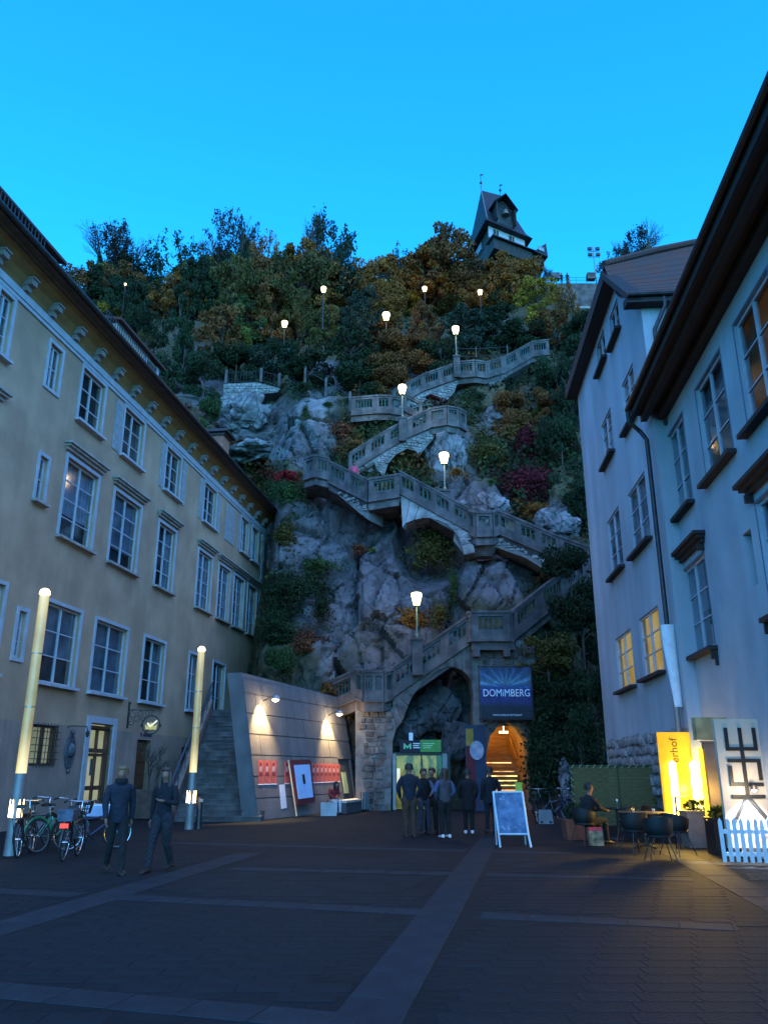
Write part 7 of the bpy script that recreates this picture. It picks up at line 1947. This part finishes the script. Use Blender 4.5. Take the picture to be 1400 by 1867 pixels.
M['chair_shell'] = mat('dark_green_black_shell', (.006, .006, .006), .6, .15, 5); M['chair_leg'] = mat('dark_thin_steel', (.03, .02, .018), .5)
def cafe_chair():
    t = thing('cafe_chair', 'proto', 'chair', (0, 0, 0), 'dark shell chairs round the cafe table'); mb = MB(); n = 18
    rings = []
    for z, r in ((.44, .20), (.52, .255), (.62, .27), (.72, .275), (.80, .275)): rings.append((z, r))
    vs = []; fs = []
    for z, r in rings:
        for i in range(n + 1):
            an = R(-35 + 250 * i / n); hgt = z if not (z > .6) else .6 + (z - .6) * (.35 + .65 * max(0, math.sin((an + R(35)) * 180 / 250)))
            vs.append((r * math.cos(an), r * math.sin(an) * .95, hgt))
    for j in range(len(rings) - 1):
        for i in range(n): k = j * (n + 1) + i; fs.append((k, k + 1, k + n + 2, k + n + 1))
    m_ = len(vs); vs2 = [(x * .93, y * .93, z) for x, y, z in vs]; fs2 = [tuple(m_ + i for i in f[::-1]) for f in fs]
    top = (len(rings) - 1) * (n + 1); rim = [(top + i, top + i + 1, m_ + top + i + 1, m_ + top + i) for i in range(n)]
    ends = []
    for j in range(len(rings) - 1):
        for i in (0, n): k = j * (n + 1) + i; ends.append((k, k + n + 1, m_ + k + n + 1, m_ + k))
    mb.add(vs + vs2, fs + fs2 + rim + ends); mb.build('backrest', M['chair_shell'], t, smooth=True)
    MB().lathe([(.19, .425), (.235, .44), (.235, .465), (.20, .475)], (0, 0, 0), 18).build('seat', M['chair_shell'], t, smooth=True)
    for x in (-1, 1):
        for y in (-1, 1): MB().tube([(x * .13, y * .13, .44), (x * .25, y * .25, 0)], .011, 6).build('leg', M['chair_leg'], t)
    return t
proto = cafe_chair()
chairs = [(1160, 1558, 200, 'dark shell chair in front of the cafe table, next to the seated man'), (1205, 1572, 175, 'dark shell chair with its back to the square, nearest of the group'), (1236, 1560, 120, 'dark shell chair at the end of the cafe table by the stone planter'),
          (1145, 1535, 250, 'dark shell chair at the far corner of the cafe table'), (1195, 1535, 20, 'dark shell chair behind the cafe table, backed by the screen'), (1076, 1543, 118, 'dark shell chair under the seated man')]
for i, (px, py, rz_, lb) in enumerate(chairs):
    c = proto if i == 0 else copy_tree(proto)
    c.location = gr(px, py, Z0) if i != 5 else SEATED_MAN + Vector((-.06, -.02, 0)); c.rotation_euler = (0, 0, R(rz_)); c['label'] = lb
tc2 = gr(1178, 1546); tb = thing('cafe_table', 'dark round cafe table among the shell chairs', 'table', tc2)
MB().lathe([(.55, .70), (.57, .715), (.57, .73), (.55, .74)], tc2, 28).build('tabletop', M['black'], tb, smooth=True)
MB().lathe([(.04, .03), (.035, .70)], tc2, 10).build('pedestal', M['chair_leg'], tb)
for k in range(4): a_ = k * PI / 2 + .4; MB().tube([tc2 + Vector((0, 0, .06)), tc2 + Vector((math.cos(a_) * .34, math.sin(a_) * .34, .015))], .018, 6).build('foot', M['chair_leg'], tb)
t2 = gr(1128, 1530); tb2 = thing('side_table', 'small dark table in front of the green screen, a wine glass on it', 'table', t2)
MB().lathe([(.36, .70), (.38, .715), (.38, .735)], t2, 24).build('tabletop', M['black'], tb2, smooth=True); MB().lathe([(.2, 0), (.18, .03), (.03, .05), (.03, .70)], t2, 14).build('pedestal', M['chair_leg'], tb2)
M['glass'] = mat_pane('clear_glass', (.92, .92, .9), .9)
def wine(loc, label):
    mb = MB().lathe([(.035, 0), (.034, .004), (.006, .012), (.005, .085), (.012, .095), (.038, .13), (.042, .165), (.034, .21), (.0335, .21), (.041, .165), (.037, .132), (.01, .098)], (0, 0, 0), 16)
    o = mb.build('wine_glass', M['glass'], None, label, smooth=True, cat='glass', group='glasses on the cafe tables'); o.location = loc; return o
wine(t2 + Vector((.0, -.1, .736)), 'tall-stemmed wine glass standing against the green screen')
for dx, dy, lb in ((-.2, .1, 'small candle glass on the round cafe table, nearer the seated man'), (.22, .0, 'small candle glass on the round cafe table, nearer the planter')):
    o = MB().lathe([(.03, 0), (.036, .07), (.033, .07), (.028, .01)], (0, 0, 0), 14).build('candle_glass', M['glass'], None, lb, smooth=True, cat='glass', group='glasses on the cafe tables'); o.location = tc2 + Vector((dx, dy, .741))
# shopping bag, flower pot
p = gr(1087, 1543); sb_ = thing('shopping_bag', 'patterned paper bag with a red top standing by the seated man', 'bag', p)
mb = MB(); mb.hexa([(p.x - .15, p.y - .08, 0.014), (p.x + .15, p.y - .08, 0.014), (p.x + .15, p.y + .08, 0.014), (p.x - .15, p.y + .08, 0.014), (p.x - .16, p.y - .06, .32), (p.x + .15, p.y - .06, .32), (p.x + .15, p.y + .06, .32), (p.x - .16, p.y + .06, .32)]); mb.build('bag', mat('patterned_paper', (.22, .16, .08), .8, .6, 9, col2=(.42, .30, .16)), sb_)
mb = MB(); mb.hexa([(p.x - .162, p.y - .062, .322), (p.x + .152, p.y - .062, .322), (p.x + .152, p.y + .062, .322), (p.x - .162, p.y + .062, .322), (p.x - .15, p.y - .03, .40), (p.x + .14, p.y - .03, .40), (p.x + .14, p.y + .03, .40), (p.x - .15, p.y + .03, .40)]); mb.build('red_top', mat('red_bag_top', (.55, .05, .06)), sb_)
p = gr(1050, 1530); fp = thing('flower_pot', 'brown square flower pot at the corner of the green screen', 'pot', p)
mb = MB(); mb.hexa([(p.x - .26, p.y - .26, 0), (p.x + .26, p.y - .26, 0), (p.x + .26, p.y + .26, 0), (p.x - .26, p.y + .26, 0), (p.x - .31, p.y - .31, .46), (p.x + .31, p.y - .31, .46), (p.x + .31, p.y + .31, .46), (p.x - .31, p.y + .31, .46)]); mb.build('pot', M['terracotta'], fp)
def leafy(root, c, w, h, n, col, seed, size=.07, name='foliage'):
    r_ = np.random.default_rng(seed); d = r_.normal(size=(n, 3)); d /= np.linalg.norm(d, axis=1)[:, None]; d *= (r_.uniform(.2, 1, n) ** .5)[:, None]
    pts = d * np.array([w, w, h]) ; cols = np.array(col) * r_.uniform(.5, 1.4, (n, 1))
    me = leaf_mesh(name, pts, size, cols, [M['under']], seed=seed); o = bpy.data.objects.new(name, me); C.objects.link(o); o.parent = root; o.location = Vector(c) - ORG[root.name]; return o
leafy(fp, p + Vector((0, 0, .62)), .28, .22, 260, COL['dark'], 3)
# planters near the yellow sign
for px, py, w, h_, lb, m in ((1293, 1546, .85, .72, 'grey stone planter with low plants below the yellow light tubes', M['zinc']), (1330, 1560, .5, .66, 'narrow dark planter box between the stone planter and the picket fence', M['gutter'])):
    p = gr(px, py) + Vector((0, .25, 0)); t = thing('planter', lb, 'planter', p, 'planters at the cafe corner'); mb = MB(); mb.box(p.x - w / 2, p.x + w / 2, p.y - .24, p.y + .24, 0, h_); mb.build('box', m, t)
    mb = MB(); mb.box(p.x - w / 2 - .02, p.x + w / 2 + .02, p.y - .26, p.y + .26, h_ + .001, h_ + .04); mb.build('rim', m, t)
    leafy(t, p + Vector((0, 0, h_ + .12)), w * .48, .16, 420, COL['green'], px, .08)
p = gr(1205, 1515); t = thing('potted_shrub', 'lit leafy shrub climbing beside the yellow sign board', 'shrub', p); MB().lathe([(.2, 0), (.26, .4)], p, 14).build('pot', M['terracotta'], t); leafy(t, p + Vector((0, 0, 1.05)), .26, .62, 520, COL['lime'], 77, .09); MB().tube([p + Vector((0, 0, .3)), p + Vector((0, 0, 1.4))], .02, 5).build('stem', M['bark'], t)
# steel railing between
rl_ = thing('cafe_rail', 'low dark metal rail in front of the yellow light tubes', 'rail', gr(1258, 1545)); p0, p1 = gr(1240, 1548), gr(1288, 1530)
mb = MB()
for u in (0, .5, 1): q = p0.lerp(p1, u); mb.tube([q, q + Vector((0, 0, 1.05))], .022, 6)
for z in (1.05, .35): mb.tube([p0 + Vector((0, 0, z)), p1 + Vector((0, 0, z))], .022, 6)
mb.build('rail', M['iron'], rl_)

# ------------------------------------------------------------------ yellow sign, light tubes, menu case, white sign
M['amber'] = mat_emit('amber_backlit_acrylic', (.85, .42, .008), .42, (.95, .58, .02), 2.0)
M['tube_light'] = mat_emit('bright_yellow_tube', (1.0, .72, .15), 5.5)
M['tube_amber'] = mat_emit('amber_tube', (1.0, .62, .03), .7)
def slab_at(x0, x1, yt, yb, Y, th=.1):
    a, b = at(x0, yb, Y), at(x1, yt, Y); return a.x, b.x, max(0.02, a.z), b.z
YS = 19.9
ysn = thing('yellow_sign', 'upright amber backlit sign with dark lettering erhof, glowing tubes at its foot', 'sign', gr(1240, 1530))
xa, xb, za_, zb2 = slab_at(1217, 1263, 1335, 1500, YS); xa -= .02
mb = MB(); mb.box(xa, xb, YS, YS + .12, .45, zb2); mb.build('amber_panel', M['amber'], ysn)
mb = MB(); mb.box(xa, xa + .05, YS + .03, YS + .09, 0, .449); mb.box(xb - .05, xb, YS + .03, YS + .09, 0, .449); mb.build('post', M['gutter'], ysn)
text('erhof', .26, ((xa + xb) / 2 - .08, YS - .01, zb2 - .42), (R(90), R(-90), 0), mat('dark_sign_print', (.10, .045, .01)), ysn, align='CENTER')
for k, fx_ in enumerate((.28, .86)):
    x = xa + (xb - xa) * fx_; mb = MB().lathe([(.02, 0), (.085, .04), (.085, 1.28), (.02, 1.34)], (x, YS - .08, .50), 14); mb.build('light_tube', M['tube_light'], ysn, smooth=True)
lamp_light(ysn, ((xa + xb) / 2, YS - .35, 1.5), 105, (1, .60, .10), .25, spot=150, aim=((xa + xb) / 2 - .5, YS - 1.6, 0), blend=.6)
lt = thing('light_tube_column', 'bright yellow light tube on the house corner beside the amber sign', 'light', Vector((NF.p(19.75, .22, 0).x, NF.p(19.75, .22, 0).y, .3)), 'yellow light tubes at the cafe corner')
c = NF.p(19.6, .16, .4); MB().lathe([(.02, 0), (.10, .05), (.10, 1.65), (.02, 1.72)], c, 14).build('tube', M['tube_light'], lt, smooth=True); MB().lathe([(.12, -.12), (.12, 0)], c, 14).build('socket', M['gutter'], lt)
lamp_light(lt, NF.p(19.4, .5, 1.6), 70, (1, .60, .12), .2, spot=150, aim=NF.p(18.6, 1.2, 0), blend=.6)
lamp_light(lt, NF.p(19.85, .55, 1.2), 22, (1, .64, .10), .12)
MY = 17.6
mc = thing('menu_case', 'tall grey menu case with an ochre head panel and amber light strips on both sides', 'sign', gr(1312, 1540))
xa2, xb2, _, ztop = slab_at(1287, 1326, 1308, 1480, MY)
NFx = NF.hit(1312, 1400)[0]
mb = MB(); mb.box(xa2 + .12, xb2 - .08, MY, MY + .16, 0, at(1300, 1352, MY).z); mb.build('case', mat('taupe_case', (.16, .13, .11), .6), mc)
mb = MB(); mb.box(xa2 - .02, xb2 - .05, MY - .03, MY + .2, at(1300, 1349, MY).z, ztop); mb.build('head_panel', mat('ochre_head_panel', (.36, .27, .12), .6, .3, 3), mc)
for x in (xa2 + .04, xb2 - .05): mb = MB().lathe([(.02, 0), (.05, .03), (.05, 1.42), (.02, 1.46)], (x, MY + .04, .62), 12); mb.build('amber_strip', M['tube_amber'], mc, smooth=True)
mb = MB(); mb.box(xa2 + .02, xb2 - .06, MY - .05, MY - .035, at(1300, 1354, MY).z, at(1300, 1351, MY).z); mb.build('bracket', M['chrome'], mc)
lamp_light(mc, (xa2 + .1, MY - .3, 1.2), 12, (1, .62, .12), .2)
# white sign with the black character logo
WY2 = 16.0
ws = thing('white_logo_sign', 'white upright sign with a black geometric character logo, lit by a small spotlight', 'sign', gr(1352, 1575))
xa3, xb3, _, zt3 = slab_at(1323, 1384, 1311, 1500, WY2)
mb = MB(); mb.box(xa3, xb3, WY2, WY2 + .10, .25, zt3); mb.build('board', mat('warm_tinted_board', (.55, .44, .33), .6, .05, 3), ws)  # beige instead of white: the warm light is put into the board's colour
mb = MB(); mb.box(xa3 + .05, xa3 + .11, WY2 + .02, WY2 + .08, 0, .249); mb.box(xb3 - .11, xb3 - .05, WY2 + .02, WY2 + .08, 0, .249); mb.build('post', M['gutter'], ws)
Wd = xb3 - xa3; 
def LG(u, v): return Vector((xa3 + Wd * u, WY2 - .03, zt3 - Wd * v))     # u across, v down, in board widths
def stroke(a, b, w=.075):
    A_, B_ = LG(*a), LG(*b); d = (B_ - A_).normalized(); n = Vector((-d.z, 0, d.x)) * w * Wd / 2; e = d * w * Wd / 2
    return [A_ - e + n, B_ + e + n, B_ + e - n, A_ - e - n]
strokes = [((.22, .22), (.22, .62)), ((.22, .62), (.82, .62)), ((.82, .22), (.82, .62)), ((.52, .22), (.52, 1.52)), ((.22, .86), (.84, .86)), ((.84, .86), (.84, 1.22)), ((.22, 1.0), (.22, 1.34)), ((.22, 1.34), (.84, 1.34)), ((.22, 1.58), (.84, 1.58)), ((.52, 1.58), (.86, 2.02)), ((.50, 1.58), (.24, 1.98))]
for k, (a_, b_) in enumerate(strokes):
    MB().prism([x - Vector((0, .0006 * k, 0)) for x in stroke(a_, b_)], (0, .02, 0)).build('logo_stroke', M['black'], ws)
text('K', .12, LG(.76, 2.35) + Vector((0, .015, 0)), (R(90), R(90), 0), mat('grey_print', (.25, .22, .18)), ws)
sp = LG(.58, 1.36) + Vector((0, -.16, 0))
MB().tube([sp + Vector((0, .13, .05)), sp + Vector((0, .03, .05)), sp], .012, 6).build('spotlight_arm', M['gutter'], ws); MB().lathe([(.03, .02), (.05, 0), (.055, -.07), (.05, -.075)], sp, 12).build('spotlight', M['gutter'], ws)
MB().ball(sp + Vector((0, 0, -.085)), .045, 10, 6, sz=.6).build('spotlight_lens', mat_emit('white_spot_lens', (.85, .92, 1.0), 6), ws)
lamp_light(ws, sp + Vector((-.05, -.04, -.12)), 110, (.90, .95, 1.0), .04, spot=95, aim=sp + Vector((-.12, .12, -1.2)), blend=.5)
lamp_light(ws, sp + Vector((-.1, -.25, -.05)), 9, (1, .82, .55), .06)  # added warm fill lamp, stands in for bounce light on the board
# picket fence
pf = thing('picket_fence', 'white wooden picket fence in front of the lit logo sign', 'fence', gr(1370, 1577)); FA, FB = gr(1322, 1577), gr(1322, 1577) + Vector((1.75, -.25, 0))
d = (FB - FA); L_f = d.length; d.normalize(); an = math.atan2(d.y, d.x); n_f = Vector((-d.y, d.x, 0)); u = 0; k = 0
pm = MB(); pm.add([(-.035, -.01, .05), (.035, -.01, .05), (.035, -.01, .74), (0, -.01, .80), (-.035, -.01, .74), (-.035, .01, .05), (.035, .01, .05), (.035, .01, .74), (0, .01, .80), (-.035, .01, .74)],
               [(0, 1, 2, 3, 4), (9, 8, 7, 6, 5), (0, 5, 6, 1), (1, 6, 7, 2), (2, 7, 8, 3), (3, 8, 9, 4), (4, 9, 5, 0)]); pme = pm.mesh('picket'); pme.materials.append(M['white_paint'])
while u < L_f:
    inst('picket', pme, pf, FA + d * u + Vector((0, 0, random.uniform(-.01, .01))), an + random.uniform(-.02, .02), rot=(random.uniform(-.02, .02), random.uniform(-.02, .02), an)); u += .118
for z in (.18, .56):
    c = (FA + FB) / 2 + n_f * .025; mb = MB(); mb.cbox((c.x, c.y, z), L_f, .025, .07, an); mb.build('rail', M['white_paint'], pf)

# ------------------------------------------------------------------ things on and before the yellow house
P = LF.p
u, z = LF.hit(128, 1370, .03); pq = thing('oval_plaque', 'dark oval relief plaque on the yellow house beside the lit door', 'plaque', P(u, .03, z - .6))
mb = MB(); n = 28; vs = []; 
def oval(r, v): return [P(u + .30 * r * math.cos(2 * math.pi * i / n) * (1 + .06 * math.cos(8 * math.pi * i / n)), v, z + .55 * r * math.sin(2 * math.pi * i / n)) for i in range(n)]
M['relief'] = mat('dark_stone_relief', (.075, .072, .085), .7, .4, 7, .6)
mb = MB(); mb.add(oval(1, .005) + oval(1, .05) + oval(.86, .07) + oval(.8, .045), [tuple([j * n + i, j * n + (i + 1) % n, (j + 1) * n + (i + 1) % n, (j + 1) * n + i]) for j in range(3) for i in range(n)] + [tuple(3 * n + i for i in range(n))]); mb.build('frame', M['relief'], pq)
mb = MB(); mb.ball(P(u, .05, z + .04), .17, 12, 8, sz=1.3); mb.build('relief', M['relief'], pq, smooth=True); mb = MB(); mb.ball(P(u, .04, z + .60), .09, 10, 6); mb.ball(P(u, .04, z - .60), .07, 10, 6); mb.build('finial', M['relief'], pq, smooth=True)
u, z = LF.hit(147, 1332, .35); wl3 = thing('bracket_lamp', 'small unlit iron bracket lamp above the oval plaque', 'lamp', P(u, 0, z))
mb = MB().tube([P(u - .2, .0, z + .1), P(u - .2, .12, z + .14), P(u + .25, .42, z + .14), P(u + .3, .45, z)], .018, 6); mb.build('arm', M['iron'], wl3); mb = MB().lathe([(.03, .06), (.07, .0), (.05, -.12), (.02, -.15)], P(u + .3, .45, z - .05), 10); mb.build('lantern', M['iron'], wl3)
u, z = LF.hit(235, 1300, .02); hs_ = thing('hanging_sign', 'wrought-iron hanging sign with a gold crowned emblem in a ring above the side door', 'sign', P(u, .02, z))
mb = MB(); LF.box(mb, u - .04, u + .04, .005, .035, z - .55, z + .3); mb.ball(P(u, .03, z + .36), .06, 8, 6)
wal = mb.build('wall_bar', M['iron'], hs_)
arm = [P(u, .03, z + .12), P(u + .3, .9, z + .10)]
mb = MB().tube(arm, .018, 6)
def curl(c, r, a0, a1, s=1):
    pts = []
    for i in range(13):
        a = a0 + (a1 - a0) * i / 12; rr_ = r * (1 - .6 * i / 12); q = c; pts.append(P(u + .33 * (q[0] + rr_ * math.cos(a)), .03 + (q[0] + rr_ * math.cos(a)), z + q[1] + rr_ * math.sin(a)))
    return pts
for c, r, a0, a1 in (((.16, -.06), .15, PI / 2, 2.6 * PI), ((.42, -.02), .13, -.5 * PI, -2.6 * PI), ((.30, -.22), .14, 0, 2.2 * PI), ((.66, .0), .11, PI / 2, 2.6 * PI), ((.10, -.35), .12, PI / 2, -1.6 * PI), ((.52, -.18), .1, PI, 3.0 * PI)): mb.tube(curl(c, r, a0, a1), .012, 5)
mb.build('scroll_arm', M['iron'], hs_)
c = P(u + .28, .82, z - .42)
mb = MB(); torus(mb, c, .33, .022, (1, 0, 0), 30, 6); mb.tube([c + Vector((0, 0, .33)), P(u + .28, .82, z + .10)], .012, 5); ring_ = mb.build('ring', M['iron'], hs_)
mb = MB(); 
for sx in (-1, 1): mb.ball(c + Vector((sx * .34, 0, -.02)), .055, 8, 6)
mb.build('ring_leaf', M['iron'], ring_)
M['gold'] = mat('gilded_metal', (.75, .48, .12), .45, .15, 6, metal=.3, emit=(1, .6, .15), estr=.10)  # shine put into the gilding as a faint glow; it is no lamp
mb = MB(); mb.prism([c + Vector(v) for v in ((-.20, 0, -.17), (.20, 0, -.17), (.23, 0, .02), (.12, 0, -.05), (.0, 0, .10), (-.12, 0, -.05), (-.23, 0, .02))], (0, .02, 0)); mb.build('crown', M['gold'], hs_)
mb = MB(); mb.prism([c + Vector(v) for v in ((-.16, -.012, .03), (-.12, -.012, .10), (-.02, -.012, -.02), (.20, -.012, .18), (.24, -.012, .13), (-.02, -.012, -.10))], (0, .01, 0)); mb.build('gold_check', mat('pale_gold', (.8, .68, .4), .4, emit=(1, .8, .5), estr=.25), hs_)  # this piece glows too, its shine put into the material
u2, z2 = LF.hit(268, 1339, .02)
M['dark_letter'] = mat('dark_wall_letters', (.03, .03, .04))
for k in range(9):          # the small lettering is too blurred to read: plain worn strokes
    if k != 1: mb = MB(); LF.box(mb, u2 - .52 + k * .115, u2 - .44 + k * .115, .005, .025, z2 - .07, z2 + .06 - .02 * (k % 3)); mb.build('worn_letter', M['dark_letter'], hs_)
mb = MB(); LF.box(mb, u2 - .12, u2 + .12, .005, .03, z2 + .13, z2 + .2); mb.build('wall_emblem', M['dark_letter'], hs_)
# rusty planter with a bare shrub
p = gr(268, 1493); pl = thing('rusty_planter', 'large rusty steel planter with a bare twiggy shrub before the yellow house', 'planter', p)
mb = MB(); mb.hexa([(p.x - .62, p.y - .5, .03), (p.x + .62, p.y - .5, .03), (p.x + .62, p.y + .5, .03), (p.x - .62, p.y + .5, .03), (p.x - .66, p.y - .55, .95), (p.x + .66, p.y - .55, .95), (p.x + .66, p.y + .55, .95), (p.x - .66, p.y + .55, .95)]); mb.build('box', M['corten'], pl)
mb = MB(); mb.box(p.x - .6, p.x + .6, p.y - .5, p.y + .5, .951, .965); mb.build('soil', M['bark'], pl)
o = bpy.data.objects.new('branches', BARE[0]); C.objects.link(o); o.parent = pl; o.location = (0, 0, .9); o.scale = (2.3, 2.3, 1.9)
o = bpy.data.objects.new('branches', BARE[1]); C.objects.link(o); o.parent = pl; o.location = (.25, 0, .9); o.scale = (1.9, 1.9, 1.4); o.rotation_euler = (0, 0, 2)
# bollard by the second column and a white-topped table
p = gr(362, 1511); bo = thing('bollard', 'short dark bollard beside the second light column', 'bollard', p); MB().lathe([(.10, 0), (.09, .05), (.085, .82), (.06, .88)], p, 14).build('post', M['gutter'], bo, smooth=True); MB().cbox((p.x + .06, p.y - .1, .78), .09, .03, .09).build('label_plate', M['zinc'], bo)
p = gr(176, 1522); tb3 = thing('white_table', 'low white-topped table behind the parked bicycles near the lit door', 'table', p)
mb = MB(); mb.cbox((p.x, p.y, .74), 1.0, .6, .04); mb.build('tabletop', M['white_paint'], tb3); mb = MB(); mb.cbox((p.x, p.y - .3, .60), .96, .01, .26); mb.build('cloth_front', mat('pale_blue_cloth', (.36, .42, .58)), tb3)
for sx in (-1, 1):
    for sy in (-1, 1): MB().tube([(p.x + sx * .44, p.y + sy * .26, 0), (p.x + sx * .44, p.y + sy * .26, .72)], .02, 6).build('leg', M['gutter'], tb3)
# ------------------------------------------------------------------ end
